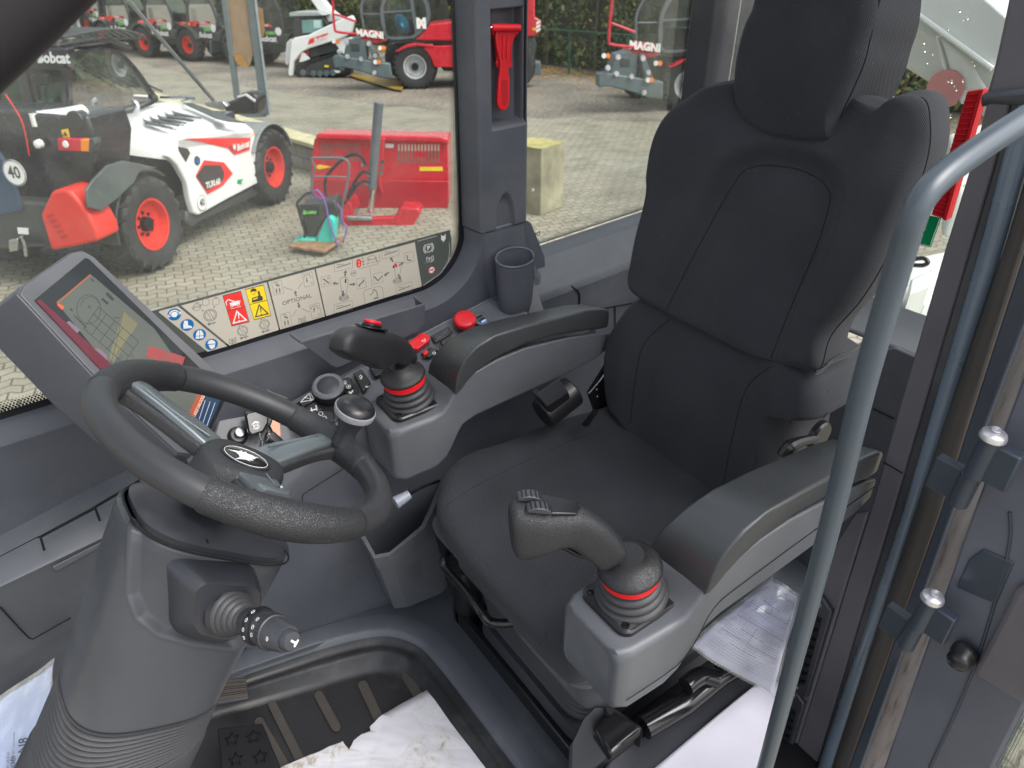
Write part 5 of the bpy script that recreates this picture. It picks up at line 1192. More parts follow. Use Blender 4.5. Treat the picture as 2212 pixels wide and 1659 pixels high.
# ================================================================ door side: pillar, seals, hinges, rail, door
XP = 1.06
def lin(tab, v):
    for (v0, u0), (v1, u1) in zip(tab, tab[1:]):
        if v <= v1 or (v1, u1) == tab[-1]: return u0 + (u1 - u0) * (v - v0) / (v1 - v0)
LINES = {  # pixel columns of the strip edges at survey rows
 'a': [(100, 2160), (345, 2100), (553, 2036), (1106, 1878), (1659, 1706)],
 'b': [(100, 2212), (345, 2150), (553, 2090), (1106, 1928), (1659, 1761)],
 'c': [(100, 2240), (345, 2170), (553, 2116), (1106, 1955), (1659, 1776)],
 'd': [(100, 2285), (345, 2222), (553, 2160), (1106, 1978), (1659, 1800)],
 'e': [(100, 2295), (345, 2232), (553, 2168), (1106, 1986), (1659, 1806)],
 'f': [(100, 2335), (345, 2272), (553, 2208), (1106, 2030), (1659, 1832)],
 'g': [(100, 2400), (345, 2336), (553, 2268), (1106, 2058), (1659, 1860)],
 'h': [(100, 2450), (345, 2386), (553, 2315), (1106, 2111), (1659, 1920)]}
ROWS = [100, 345, 553, 800, 1106, 1400, 1659, 1800]
def strip(name, l, r, x, th, m, par, rows=ROWS, inner=0, bevel=.003, dy=0):
    A_ = [P((lin(LINES[l], v), v), x=x) for v in rows]; B_ = [P((lin(LINES[r], v), v), x=x) for v in rows]
    R_ = [[a, b, b + V((th, dy, 0)), a + V((th, dy, 0))] for a, b in zip(A_, B_)]
    return MB().loft(R_).build(name, m, par, bevel=bevel, smooth=30)
dp_ = thing('door_pillar', 'dark grey cab door pillar with weather seal running down the right side', 'pillar', (XP, .4, 0))
strip('pillar_trim', 'a', 'b', XP, .10, 'warmtrim', dp_)
strip('trim_edge', 'b', 'c', XP + .004, .05, 'trimdark', dp_)
def vtube(name, l, r, x, m, k=1.0, rows=ROWS):
    pts, rr = [], []
    for v in rows:
        a, b = P((lin(LINES[l], v), v), x=x), P((lin(LINES[r], v), v), x=x); pts.append((a + b) / 2); rr.append((a - b).length / 2 * k)
    return MB().tube(pts, rr, 16).build(name, m, dp_, smooth=60)
vtube('frame_tube', 'c', 'd', XP, mat('frame tube highlight', (.12, .155, .20), .28, coat=.3), 1.08)  # the tube's bluish highlight is put into its lighter paint
strip('frame_gap', 'd', 'e', XP + .006, .03, 'seam', dp_)
vtube('door_seal', 'e', 'f', XP, 'seal', 1.12)
MB().tube([P((lin(LINES['f'], v) - 1, v), x=XP - .012) for v in ROWS], .0007, 6).build('seal_lip', mat('seal lip', (.14, .10, .085), .6), dp_)
# panel joint across the pillar trim
MB().tube([P(K21(1300, 1335), x=XP - .0005), P(K21(1425, 1408), x=XP - .0005)], .0012, 6, smooth=1).build('trim_joint', 'seam', dp_)
# lower inner face of the pillar with two air vents
lowf = [P(q, x=XP + .02) for q in ((1838, 1106), (1884, 1106), (1712, 1659), (1660, 1800), (1600, 1800), (1790, 1180))]
q_ = [K21(1100, 1659), K21(1210, 1659), (1712, 1659), (1690, 1760), (1640, 1760), K22(700, 1500), K22(900, 560), K22(960, 300), K22(1060, 50)]
YF = .43
inner = [P(K21(1230, 1640), x=XP + .001), P(K22(690, 1659), x=XP + .001), P(K22(690, 1800), x=XP + .001), V((XP + .30, .475, -.02)), V((XP + .30, .475, .68))]
MB().prism([P((1876, 1106), x=XP - .001), P((1706, 1659), x=XP - .001), P((1662, 1800), x=XP - .001), P((1560, 1800), x=XP - .001), P((1712, 1350), x=XP - .001), P((1800, 1180), x=XP - .001), P((1846, 1106), x=XP - .001)], (.02, 0, 0)).build('lower_trim', 'warmtrim', dp_, bevel=.004)
for j, (L, S) in enumerate((((K22(860, 540), K22(900, 555), K22(965, 650), K22(800, 1205), K22(770, 1200), K22(700, 1150)), (K22(850, 660), K22(905, 690), K22(790, 1130), K22(725, 1110))), ((K22(700, 1160), K22(730, 1170), K22(785, 1250), K22(660, 1680), K22(560, 1680)), (K22(680, 1250), K22(740, 1290), K22(650, 1660), K22(580, 1640))))):
    vt = thing('air_vent', ('upper' if j == 0 else 'lower') + ' black louvred air vent low on the door pillar', 'vent', P(L[0], x=XP - .01))
    MB().prism([P(q, x=XP - .012) for q in L], (.012, 0, 0)).build('vent_frame', 'trimdark', vt, bevel=.003)
    s4 = [P(q, x=XP - .0125) for q in S]; MB().prism(s4, (.0004, 0, 0)).build('vent_cavity', 'seam', vt, smooth=0)
    mb = MB()
    for k in range(8):
        u = (k + .3) / 8; a, b = s4[0].lerp(s4[3], u), s4[1].lerp(s4[2], u); mb.prism([a, b, b + V((-.008, 0, -.002)), a + V((-.008, 0, -.002))], (0, 0, -.0015))
    a, b = s4[0].lerp(s4[1], .5), s4[3].lerp(s4[2], .5); mb.tube([a + V((-.004, 0, 0)), b + V((-.004, 0, 0))], .0015, 6, smooth=1)
    mb.build('louvre', 'black', vt)
    for q in ((K22(888, 600), K22(735, 1140)) if j == 0 else (K22(718, 1190), K22(590, 1655))): MB().lathe([(0, .0050), (.002, .0045), (.0022, .002)], P(q, x=XP - .013), (-1, 0, 0), 12).build('screw', 'steel', vt)
# grab rail
gr = thing('grab_rail', 'long bent blue grey grab rail sweeping down beside the door opening', 'grab rail', P((1670, 1640), y=.29))
path = [P(q, y=.30) for q in ((2330, 185), (2212, 258), (2120, 318), (2041, 376), (1995, 425), (1968, 480), (1952, 535), (1930, 610), (1864, 840), (1800, 1106), (1728, 1380), (1652, 1659), (1620, 1760))]
MB().tube(path, .0118, 24, smooth=6).build('rail_tube', 'railpaint', gr, smooth=60)
br = thing('rail_bracket', 'dark plastic bracket at the top of the door pillar holding the grab rail', 'bracket', P((2160, 230), x=.98))
MB().prism([P(q, x=1.0) for q in (K20(2120, -100), K20(2400, -100), K20(2400, 640), K20(1950, 640), K20(2000, 470), K20(2060, 200))], (.05, 0, 0)).build('cover', 'warmtrim', br, bevel=.006)
MB().prism([P(q, x=.995) for q in (K20(1955, 595), K20(2300, 560), K20(2300, 680), K20(2010, 670), K20(1950, 700))], (-.012, 0, 0)).build('ledge', 'trimdark', br, bevel=.006)
# hinge side of the open door
dr = thing('open_door', 'blue grey steel edge of the open cab door with two bolted hinges', 'door', (.85, .2, .3))
strip('frame_post', 'f', 'g', 1.02, .012, 'doorpaint', dr, bevel=.003)
def streaky():
    k = NB('wet beige steel'); o = k.obj(); mp = k.n('ShaderNodeMapping'); mp.inputs['Scale'].default_value = (1, 1, .12); k.l(o, mp.inputs[0]); nz = k.n('ShaderNodeTexNoise'); nz.inputs['Scale'].default_value = 110; nz.inputs['Detail'].default_value = 5; k.l(mp.outputs[0], nz.inputs['Vector'])
    r = k.ramp(nz.outputs[0], [(.30, (.16, .14, .13)), (.42, (.30, .265, .25)), (.7, (.37, .33, .315))]); k.l(r.outputs[0], k.b.inputs['Base Color']); k.b.inputs['Roughness'].default_value = .35; k.b.inputs['Roughness'].default_value = .6; return k.m
so_ = strip('frame_side', 'g', 'h', 1.045, .012, streaky(), dr, bevel=0)
for p_ in so_.data.polygons: p_.use_smooth = False
for q0, q1 in (((2098, 1150), (2082, 1210)), ((2046, 1295), (2040, 1322))): MB().prism([P((q0[0] + 2, q0[1]), x=1.042), P((q0[0] - 8, q0[1] + 4), x=1.042), P((q1[0] - 8, q1[1]), x=1.042), P((q1[0] + 3, q1[1] - 4), x=1.042)], (.002, 0, 0)).build('orange_mark', 'orpaint', dr)
R0 = [(2101, 1106), (1908, 1659), (1858, 1800), (2500, 1800), (2500, -40), (2490, 100)]
pan = [P(q, x=.90) for q in ((2398, 345), (2305, 553), (2101, 1106), (1908, 1659), (1856, 1800), (2140, 1800), K22(2010, 1659), K22(2212, 1260), (2420, 1200), (2600, 345))]
MB().prism(pan, (.03, 0, 0)).build('door_panel', mat('door inner paint', (.110, .116, .142), .40, var=.12, grain=.2, gscale=500), dr, bevel=.004)
MB().tube([P(q, x=.899) for q in (K22(2120, 0), K22(2100, 300), K22(1870, 1060), K22(1600, 1659))], .0022, 8).build('panel_fold', 'doorpaint', dr)
pkt = [P(q, x=.885) for q in (K22(2212, 480), K22(2150, 500), K22(2060, 680), K22(1880, 1020), K22(1890, 1080), K22(2212, 1255), K22(2500, 1300), K22(2500, 480))]
MB().prism(pkt, (.02, 0, 0)).build('door_pocket', mat('door pocket', (.120, .110, .122), .38, grain=.3, gscale=1000), dr, bevel=.008, seg=3)
bo = P(K22(1835, 900), x=.892); MB().lathe([(0, .017), (.010, .017), (.014, .015), (.022, .0155), (.028, .012), (.030, .005)], bo, (-1, -.1, -.2), 28).build('door_buffer', 'black', dr, smooth=80)
mb = MB(); mb.prism([P(q, x=.897) for q in (K22(1945, 240), K22(2145, 330), K22(2030, 600), K22(1770, 490), K22(1850, 310))], (.004, 0, 0)); mb.build('cover_plate', 'doorpaint', dr, bevel=.002)
# door glass lower corner
MB().prism([P(q, x=.91) for q in (K22(2010, 1659), K22(2212, 1260), (2600, 1100), (2600, 1900), (2110, 1800))], (.006, 0, 0)).build('door_glass', 'glass', dr, smooth=0)
mb = MB(); a, b = P(K22(2010, 1659), x=.908), P(K22(2212, 1260), x=.908)
t = (b - a).normalized(); n_ = V((1, 0, 0)).cross(t); n_ = n_ if P((2212, 1659), x=.908).__sub__(a).dot(n_) > 0 else -n_
for i in range(44):
    for row in range(5):
        c = a + t * (i * .0042 + (.0021 if row % 2 else 0)) + n_ * (.001 + row * .0036); r = [.0019, .0018, .0015, .0011, .0007][row]
        mb.add([c + (t * math.cos(k * PI / 3) + n_ * math.sin(k * PI / 3)) * r for k in range(6)], [tuple(range(6))])
mb.build('dotted_border', mat('border print green grey', (.10, .14, .13), .4), dr, smooth=0)
def hinge(top, c2, s):
    """top: pixel of the bolt head; barrel runs down along the door edge"""
    h = MB(); T = P(top, x=.86); ax = V((0, .03, -1)).normalized(); r = .0125 * s
    kn = MB().lathe([(.004, r), (.062 * s, r)], T, ax, 28).build('hinge_barrel', 'doorpaint', dr, bevel=.0015)
    MB().lathe([(.064 * s, r * .95), (.115 * s, r * .95)], T + V((.006, .004, 0)), ax, 28).build('hinge_barrel', 'doorpaint', dr, bevel=.0015)
    MB().lathe([(-.008, .003), (-.006, .010), (-.004, .0135), (0, .0150), (.003, .0150), (.004, .012)], T, ax, 28).build('hinge_bolt', 'zinc', dr)
    MB().lathe([(-.0085, .006), (-.0100, .0055), (-.0105, .002)], T, ax, 20).build('hinge_bolt', 'zinc', dr)
    MB().box((T.x - .006, T.y - .036 * s, T.z - .060 * s), (T.x + .010, T.y - .004, T.z - .008)).build('hinge_leaf', 'doorpaint', dr, bevel=.002)
    MB().box((T.x + .004, T.y + .006, T.z - .115 * s), (T.x + .018, T.y + .050, T.z - .066 * s)).build('hinge_leaf', 'doorpaint', dr, bevel=.002)
hinge(K21(2015, 1165), None, 1.0); hinge(K22(1620, 555), None, 1.0)
# front pillar close to the camera, top left
fp = thing('front_door_pillar', 'dark out of focus front door pillar crossing the top left corner', 'pillar', P((100, 40), z=1.35))
a, b = P((-60, 150), p=EYE + _F * .42, n=_F), P((210, -110), p=EYE + _F * .42, n=_F)
dd = (b - a).normalized(); off_ = _U * .0
MB().tube([a - dd * .2 + (_U * .55 - _R * .4) * .06, a + (_U * .6 - _R * .45) * .045, b + (_U * .6 - _R * .45) * .045, b + dd * .2 + (_U * .5 - _R * .4) * .045], .044, 24).build('pillar_cover', mat('front pillar plastic', (.020, .018, .022), .5), fp, smooth=60)
# rear wall behind the seat
rwl = thing('rear_wall_trim', 'dark grey trim and light shelf of the cab rear wall beside the seat', 'wall trim', (1.62, .8, .3))
z1 = P((1940, 691), x=1.62).z
rpts = [V((1.62, 1.36, z1 - .02)), V((1.62, .80, z1 - .015)), P((1940, 691), x=1.62), P((2001, 680), x=1.62), V((1.62, .5, z1 + .04)), V((1.62, .5, 0)), V((1.62, 1.36, 0))]
MB().prism([p + V((-.10, 0, -.05)) for p in rpts[:5]] + [V((1.52, .5, 0)), V((1.52, 1.36, 0))], (.02, 0, 0)).build('lower_wall', 'trim', rwl, bevel=.004)
MB().prism([V((1.525, .45, z1 + .02 - .03)), V((1.525, 1.36, z1 - .03 - .035)), V((1.66, 1.36, z1 - .03)), V((1.66, .45, z1 + .02))], (0, 0, .012)).build('shelf', 'trimlight', rwl, bevel=.006)
MB().tube([P(K21(1235, 990), x=1.5185), P(K21(1370, 1055), x=1.5185)], .002, 6, smooth=1).build('panel_gap', 'seam', rwl)
rg = thing('rear_window', 'rear cab window behind the seat with rain drops on the glass', 'window', (1.68, .8, z1))
MB().prism([V((1.672, .46, z1 - .01)), V((1.672, 1.36, z1 - .03)), V((1.672, 1.36, 1.9)), V((1.672, .46, 1.9))], (.005, 0, 0)).build('pane', 'glass', rg, smooth=0)
random.seed(4); mb = MB()
for k in range(420):
    c = V((1.680, random.uniform(.62, 1.36), random.uniform(.85, 1.55))); r = random.choice([.0009, .0012, .0018, .0026]); e = random.uniform(1, 1.8)
    mb.loft([[c + V((.0, math.cos(a * PI / 4) * r, math.sin(a * PI / 4) * r * e)) for a in range(8)], [c + V((r * .7, math.cos(a * PI / 4) * r * .5, math.sin(a * PI / 4) * r * e * .5)) for a in range(8)]], cap=True)
wd = NB('water drop'); wd.b.inputs['Base Color'].default_value = (.9, .92, .92, 1); wd.b.inputs['Transmission Weight'].default_value = 1; wd.b.inputs['Roughness'].default_value = .02; wd.b.inputs['IOR'].default_value = 1.33
M['drop'] = wd.m
rd = mb.build('rain_drops', 'drop', rg, smooth=0); rd['kind'] = 'stuff'
hl_ = thing('window_grip', 'bright red ribbed emergency release grip at the rear window edge', 'handle', P((2046, 473), x=1.60))
g4 = [P(q, x=1.62) for q in ((2088, 197), (2128, 192), (2046, 476), (2011, 465))]
MB().prism(g4, (.02, 0, 0)).build('grip_body', 'red', hl_, bevel=.003)
mb = MB()
for k in range(26):
    u = (k + .5) / 26; u = u ** .9; a, b = g4[0].lerp(g4[3], u), g4[1].lerp(g4[2], u); mb.tube([a.lerp(b, .06) + V((-.002, 0, 0)), a.lerp(b, .72) + V((-.002, 0, 0))], .0014, 6, smooth=1)
mb.build('grip_rib', 'red', hl_, smooth=60)
MB().prism([g4[0].lerp(g4[1], .78) + V((-.005, 0, 0)), g4[1] + V((-.005, 0, 0)), g4[2] + V((-.005, 0, 0)), g4[3].lerp(g4[2], .78) + V((-.005, 0, 0))], (.006, 0, 0)).build('grip_edge', 'red', hl_, bevel=.001)
ex_ = thing('exit_sign', 'green and white emergency exit sticker low on the rear window', 'sign', P((2010, 530), x=1.66))
e4 = [P(q, x=1.668) for q in ((1992, 462), (2033, 471), (2010, 534), (1972, 526))]
MB().prism(e4, (.002, 0, 0)).build('sign_plate', 'greenp', ex_, smooth=0)
mb = MB(); f = lambda u, v: e4[0].lerp(e4[1], u).lerp(e4[3].lerp(e4[2], u), v) + V((-.0006, 0, 0))
for L in ([(-.1, .06), (.40, .06), (.42, .52), (.02, .52)], [(-.1, .62), (.40, .62), (.40, .94), (-.1, .94)]): mb.add([f(*q) for q in L], [(0, 1, 2, 3)])
for a, b in (((.95, .03), (.95, .97)), ((.95, .97), (0, .97))): mb.tube([f(*a), f(*b)], .0007, 4, smooth=1)
mb.build('sign_white', 'whitep', ex_, smooth=0)
mb = MB(); mb.add([f(*q) for q in ((.05, .28), (.12, .24), (.32, .44), (.25, .5))], [(0, 1, 2, 3)]); mb.v = [p + V((-.0006, 0, 0)) for p in mb.v]; mb.build('sign_mark', 'greenp', ex_, smooth=0)

# black cover box on the floor at the door side
bx = thing('floor_cover_box', 'black glossy moulded cover box on the floor below the near armrest', 'cover', (.7, .5, 0))
def at_(q, z): return P(K12(*q) if q[0] < 2212 else (q[0] - 3000, q[1]), z=z)
top = [P(K12(1480, 1500), z=.25), P(K12(1560, 1330), z=.28), P(K12(1640, 1250), z=.30), P(K12(1760, 1250), z=.30), P(K12(1960, 1390), z=.29), (P(K12(1945, 1420), z=.25)), P(K12(1740, 1585), z=.24), P(K12(1640, 1680), z=.22), P(K12(1480, 1680), z=.22)]
mb = MB(); b1_ = [V((p.x, p.y - .0, .0)) for p in top]; cc_ = sum(top, V((0, 0, 0))) / len(top)
mb.loft([[V((p.x, p.y, 0)) for p in top], [p - V((0, 0, .012)) for p in top], [p + (cc_ - p) * .05 for p in top]]); mb.build('cover_body', 'black', bx, bevel=.006, seg=3, smooth=40)
MB().prism([P(q, z=.305) for q in (K12(1625, 1400), K12(1760, 1270), K12(1960, 1385), K12(1745, 1575))], (0, 0, -.03)).build('raised_block', 'blackgloss', bx, bevel=.008, seg=3)
MB().lathe([(0, .008), (.012, .008)], P(K12(1725, 1300), z=.30), (.2, -.3, 1), 20).build('hole_boss', 'seam', bx)
MB().tube([P(K12(1960, 1400), z=.27), P(K12(2212, 1250), z=.27), P(K22(240, 1060), z=.27), P(K22(500, 900), z=.27)], .022, 14, smooth=1).build('ridge', 'blackgloss', bx)
q4 = [P(q, z=.22) for q in (K12(1740, 1600), K12(2212, 1240), K22(600, 860), K22(760, 900), K22(100, 1700), K12(1600, 1800))]
MB().prism(q4, (0, 0, -.2)).build('side_body', 'trimdark', bx, bevel=.006)
MB().tube([P(K22(20, 1130), z=.31), P(K22(120, 1060), z=.31), P(K22(220, 1080), z=.30)], .018, 14).build('raised_block', 'blackgloss', bx)
# papers
PAP = mat('paper sheet', (.55, .54, .61), .45, var=.05, vscale=12, grain=.3, gscale=14, gd=.004)
def sheet(name, label, f, nu, nv, parts_text=None, cat='paper', m=None, th=.0006):
    g = ngrid(f, nu, nv); o = thing(name, label, cat, f(.5, .5)); g.build('sheet', m or PAP, o, smooth=80, solid=th); return o
A4, B4, C4, D4 = P(K22(560, 448), z=.42), P(K22(748, 540), z=.42), P(K22(582, 1180), z=.38), P(K22(60, 860), z=.38)
def f1(u, v):
    p = A4.lerp(B4, u).lerp(D4.lerp(C4, u), v); return p + V((0, 0, .004 * math.sin(u * 5 + v * 3) + .003 * math.sin(v * 11)))
ps = sheet('instruction_sheet', 'printed instruction sheet in a clear sleeve standing behind the near armrest', f1, 24, 30)
nn = (f1(1, 0) - f1(0, 0)).cross(f1(0, 1) - f1(0, 0)).normalized(); nn = nn if nn.z > 0 else -nn
random.seed(9); mb = MB()
def bar(u0, v0, u1, v1, wd=.0011):
    """line of small print as many short word dashes"""
    L_ = (f1(u1, v1) - f1(u0, v0)).length; t = 0
    while t < 1:
        w_ = random.uniform(.003, .010) / L_; e = min(1, t + w_)
        a = f1(u0 + (u1 - u0) * t, v0 + (v1 - v0) * t) + nn * .0011; b = f1(u0 + (u1 - u0) * e, v0 + (v1 - v0) * e) + nn * .0011
        s_ = nn.cross((b - a).normalized()) * wd / 2; mb.add([a + s_, b + s_, b - s_, a - s_], [(0, 1, 2, 3)]); t = e + random.uniform(.0012, .002) / L_
for k in range(34):
    v = .06 + k * .026
    if k in (8, 13, 14): continue
    u_hi = .97; u_lo = .03 if k > 14 else .10
    bar(.10 + v * .0, v, .94, v, .0006) if k % 7 else bar(.3, v, .7, v, .0015)
mb.build('small_print', 'midp', ps, smooth=0)
ls = MB()
for a, b in (((.12, .10), (.95, .10)), ((.12, .32), (.95, .32)), ((.12, .10), (.12, .32)), ((.55, .10), (.55, .32)), ((.1, .5), (.95, .5)), ((.1, .72), (.95, .72)), ((.5, .5), (.5, .72)), ((.95, .10), (.95, .32))):
    ls.tube([f1(*a) + nn * .0012, f1(*b) + nn * .0012], .0004, 4, smooth=1)
ls.build('table_line', 'midp', ps)
def fsl(u, v): return f1(-.03 + 1.06 * u, -.03 + 1.06 * v) + nn * (.0030 + .0010 * math.sin(u * 17 + v * 9) * math.sin(v * 23))
ngrid(fsl, 24, 30).build('clear_sleeve', 'plasticbag', ps, smooth=80)
A5, B5, C5, D5 = P(K22(470, 1120), z=.235), P(K22(640, 1100), z=.235), P(K22(470, 1900), z=.225), P(K22(-260, 1720), z=.225)
def f2(u, v): return A5.lerp(B5, u).lerp(D5.lerp(C5, u), v) + V((0, 0, .003 * math.sin(u * 4 + 1) * math.sin(v * 5)))
sheet('blank_sheet', 'large plain lilac white sheet lying over the floor at the door sill', f2, 20, 20, cat='paper')
# footwell papers
random.seed(2)
torn = [K12(655, 1100), K12(1052, 1659), K12(1100, 1730), K02(1500, 1760), K02(1810, 1659), K12(-20, 1500) , K12(10, 1485), K12(50, 1540), K12(80, 1480), K12(130, 1440), K12(190, 1420), K12(185, 1390), K12(270, 1310)]
tp_ = [P(q, z=-.045) for q in torn]
pm_k = NB('muddy paper'); o_k = pm_k.obj(); nz = pm_k.n('ShaderNodeTexNoise'); nz.inputs['Scale'].default_value = 26; nz.inputs['Detail'].default_value = 9; nz.inputs['Roughness'].default_value = .7; nz.inputs['Distortion'].default_value = 1.5; pm_k.l(o_k, nz.inputs['Vector'])
n2 = pm_k.n('ShaderNodeTexNoise'); n2.inputs['Scale'].default_value = 5; pm_k.l(o_k, n2.inputs['Vector']); mu = pm_k.n('ShaderNodeMath', operation='MULTIPLY'); pm_k.l(nz.outputs[0], mu.inputs[0]); pm_k.l(n2.outputs[0], mu.inputs[1])
r_ = pm_k.ramp(mu.outputs[0], [(.25, (.62, .61, .65)), (.32, (.57, .555, .55)), (.38, (.36, .32, .27))]); pm_k.l(r_.outputs[0], pm_k.b.inputs['Base Color']); pm_k.b.inputs['Roughness'].default_value = .6
n3 = pm_k.n('ShaderNodeTexVoronoi', feature='DISTANCE_TO_EDGE'); n3.inputs['Scale'].default_value = 14; pm_k.l(o_k, n3.inputs['Vector']); pm_k.bump(n3.outputs['Distance'], .8, .006)
ft2_ = thing('muddy_paper', 'crumpled white paper with muddy prints and a torn edge on the footwell mat', 'paper', tp_[0])
bm = bmesh.new(); vs = [bm.verts.new(p) for p in tp_]; fc_ = bm.faces.new(vs); bmesh.ops.triangulate(bm, faces=[fc_]); bmesh.ops.subdivide_edges(bm, edges=bm.edges, cuts=12, use_grid_fill=True)
for v_ in bm.verts:
    nv_ = noise.noise(v_.co * 22) * .0032 + noise.noise(v_.co * 60) * .0014; v_.co.z += nv_
    v_.co += V((noise.noise(v_.co * 90), noise.noise(v_.co * 90 + V((5, 5, 5))), 0)) * .0012
me = bpy.data.meshes.new('sheet'); bm.to_mesh(me); bm.free(); so = bpy.data.objects.new('sheet', me); C.objects.link(so); me.materials.append(pm_k.m); so.parent = ft2_; so.matrix_parent_inverse = parent_inv(ft2_)
for p in me.polygons: p.use_smooth = True
s_ = so.modifiers.new('s', 'SOLIDIFY'); s_.thickness = .0007
# bagged document bottom left
_bp, _bn = V((0, 1.285, .30)), V((0, -.82, .57))
A6, B6, C6, D6 = [P(q, p=_bp, n=_bn) for q in (K02(-60, 1270), K02(340, 985), K02(300, 1760), K02(-60, 1760))]
def f3(u, v): return A6.lerp(B6, u).lerp(D6.lerp(C6, u), v) + _bn * .004 + V((0, 0, .003 * math.sin(u * 6) + .002 * math.sin(v * 13)))
pb_ = sheet('bagged_document', 'white document in a clear plastic bag on the floor left of the steering column', f3, 16, 20, m=mat('blue white paper', (.50, .58, .74), .4, var=.06))
def f3b(u, v): return f3(-.04 + u * 1.08, -.04 + v * 1.08) + V((0, 0, .004 + .0025 * math.sin(u * 19 + v * 7) * math.sin(v * 15)))
ngrid(f3b, 24, 30).build('clear_bag', 'plasticbag', pb_, smooth=80)
mb = MB(); ex1 = (f3(.5, 1) - f3(.5, 0)).normalized(); ey1 = V((0, 0, 1)).cross(ex1)
for s, q, sz in (('PROBI', K02(85, 1640), .012), ('251 N8', K02(150, 1580), .022), ('sandly 8 arbitrary I cose eosou', K02(85, 1560), .006), ('obdo osb A ev', K02(50, 1620), .006)):
    text_on(mb, s, P(q, p=_bp + _bn * .013, n=_bn), -ex1, -_bn.cross(ex1), sz)
mb.build('handwriting', 'darkp', pb_, smooth=0)
# ================================================================ the yard outside (its ground slopes up from the cab's own frame)
P2 = rad(28.7); HG = 3.1
Gz = _U * math.cos(P2) - _F * math.sin(P2); Gy = _F * math.cos(P2) + _U * math.sin(P2); GO = EYE - Gz * HG
G = Frame(GO, _R, Gy, Gz)
def sub(a, b, deg, z=0):
    c, s = math.cos(rad(deg)), math.sin(rad(deg)); return Frame(G.w(a, b, z), _R * c + Gy * s, Gy * c - _R * s, Gz)
def cR(x, y): return (619.6 + .2054 * x, 216.9 + .2054 * y)
def cS(x, y): return (1123 + .1961 * x, .1961 * y)
def cG(x, y): return (1843.4 + x / 6, y / 6)
def cG2(x, y): return (1843.4 + x / 6, 276.5 + y / 6)
def gobj(name, mb, m, F_, kind=None, **k):
    o = mb.build(name, m, None, **k); o.matrix_world = F_.M()
    if kind: o['kind'] = kind
    return o
# ---- paving material
def paving():
    k = NB('interlocking paving'); o = k.obj(); b = k.b; b.inputs['Roughness'].default_value = .75
    mp = k.n('ShaderNodeMapping'); mp.inputs['Rotation'].default_value = (0, 0, rad(-24)); k.l(o, mp.inputs[0])
    sx = k.n('ShaderNodeSeparateXYZ'); k.l(mp.outputs[0], sx.inputs[0])
    m1 = k.n('ShaderNodeMath', operation='MULTIPLY'); k.l(sx.outputs[0], m1.inputs[0]); m1.inputs[1].default_value = 1 / .2
    pp = k.n('ShaderNodeMath', operation='PINGPONG'); k.l(m1.outputs[0], pp.inputs[0]); pp.inputs[1].default_value = .5
    m2 = k.n('ShaderNodeMath', operation='MULTIPLY'); k.l(pp.outputs[0], m2.inputs[0]); m2.inputs[1].default_value = .10
    ad = k.n('ShaderNodeMath', operation='ADD'); k.l(sx.outputs[1], ad.inputs[0]); k.l(m2.outputs[0], ad.inputs[1])
    cb = k.n('ShaderNodeCombineXYZ'); k.l(sx.outputs[0], cb.inputs[0]); k.l(ad.outputs[0], cb.inputs[1])
    br = k.n('ShaderNodeTexBrick'); k.l(cb.outputs[0], br.inputs['Vector']); br.inputs['Scale'].default_value = 1; br.inputs['Brick Width'].default_value = .2; br.inputs['Row Height'].default_value = .135
    br.inputs['Mortar Size'].default_value = .009; br.inputs['Mortar Smooth'].default_value = .4; br.offset = .5
    br.inputs['Color1'].default_value = (.36, .335, .27, 1); br.inputs['Color2'].default_value = (.29, .265, .205, 1); br.inputs['Mortar'].default_value = (.13, .115, .085, 1)
    nz = k.n('ShaderNodeTexNoise'); nz.inputs['Scale'].default_value = .9; nz.inputs['Detail'].default_value = 8; nz.inputs['Roughness'].default_value = .65; k.l(o, nz.inputs['Vector'])
    r = k.ramp(nz.outputs[0], [(.30, (.62, .62, .58)), (.5, (.95, .95, .93)), (.72, (1.15, 1.12, 1.05))])
    mx = k.n('ShaderNodeMix', data_type='RGBA', blend_type='MULTIPLY'); mx.inputs[0].default_value = 1; k.l(br.outputs[0], mx.inputs[6]); k.l(r.outputs[0], mx.inputs[7])
    n2 = k.n('ShaderNodeTexNoise'); n2.inputs['Scale'].default_value = 60; n2.inputs['Detail'].default_value = 4; k.l(o, n2.inputs['Vector'])
    m3 = k.n('ShaderNodeMix', data_type='RGBA', blend_type='MULTIPLY'); m3.inputs[0].default_value = .5; k.l(mx.outputs[2], m3.inputs[6])
    r2 = k.ramp(n2.outputs[0], [(.35, (.6, .6, .6)), (.65, (1.2, 1.2, 1.2))]); k.l(r2.outputs[0], m3.inputs[7]); k.l(m3.outputs[2], b.inputs['Base Color'])
    iv = k.n('ShaderNodeMath', operation='SUBTRACT'); iv.inputs[0].default_value = 1; k.l(br.outputs['Fac'], iv.inputs[1]); k.bump(iv.outputs[0], .9, .012)
    return k.m
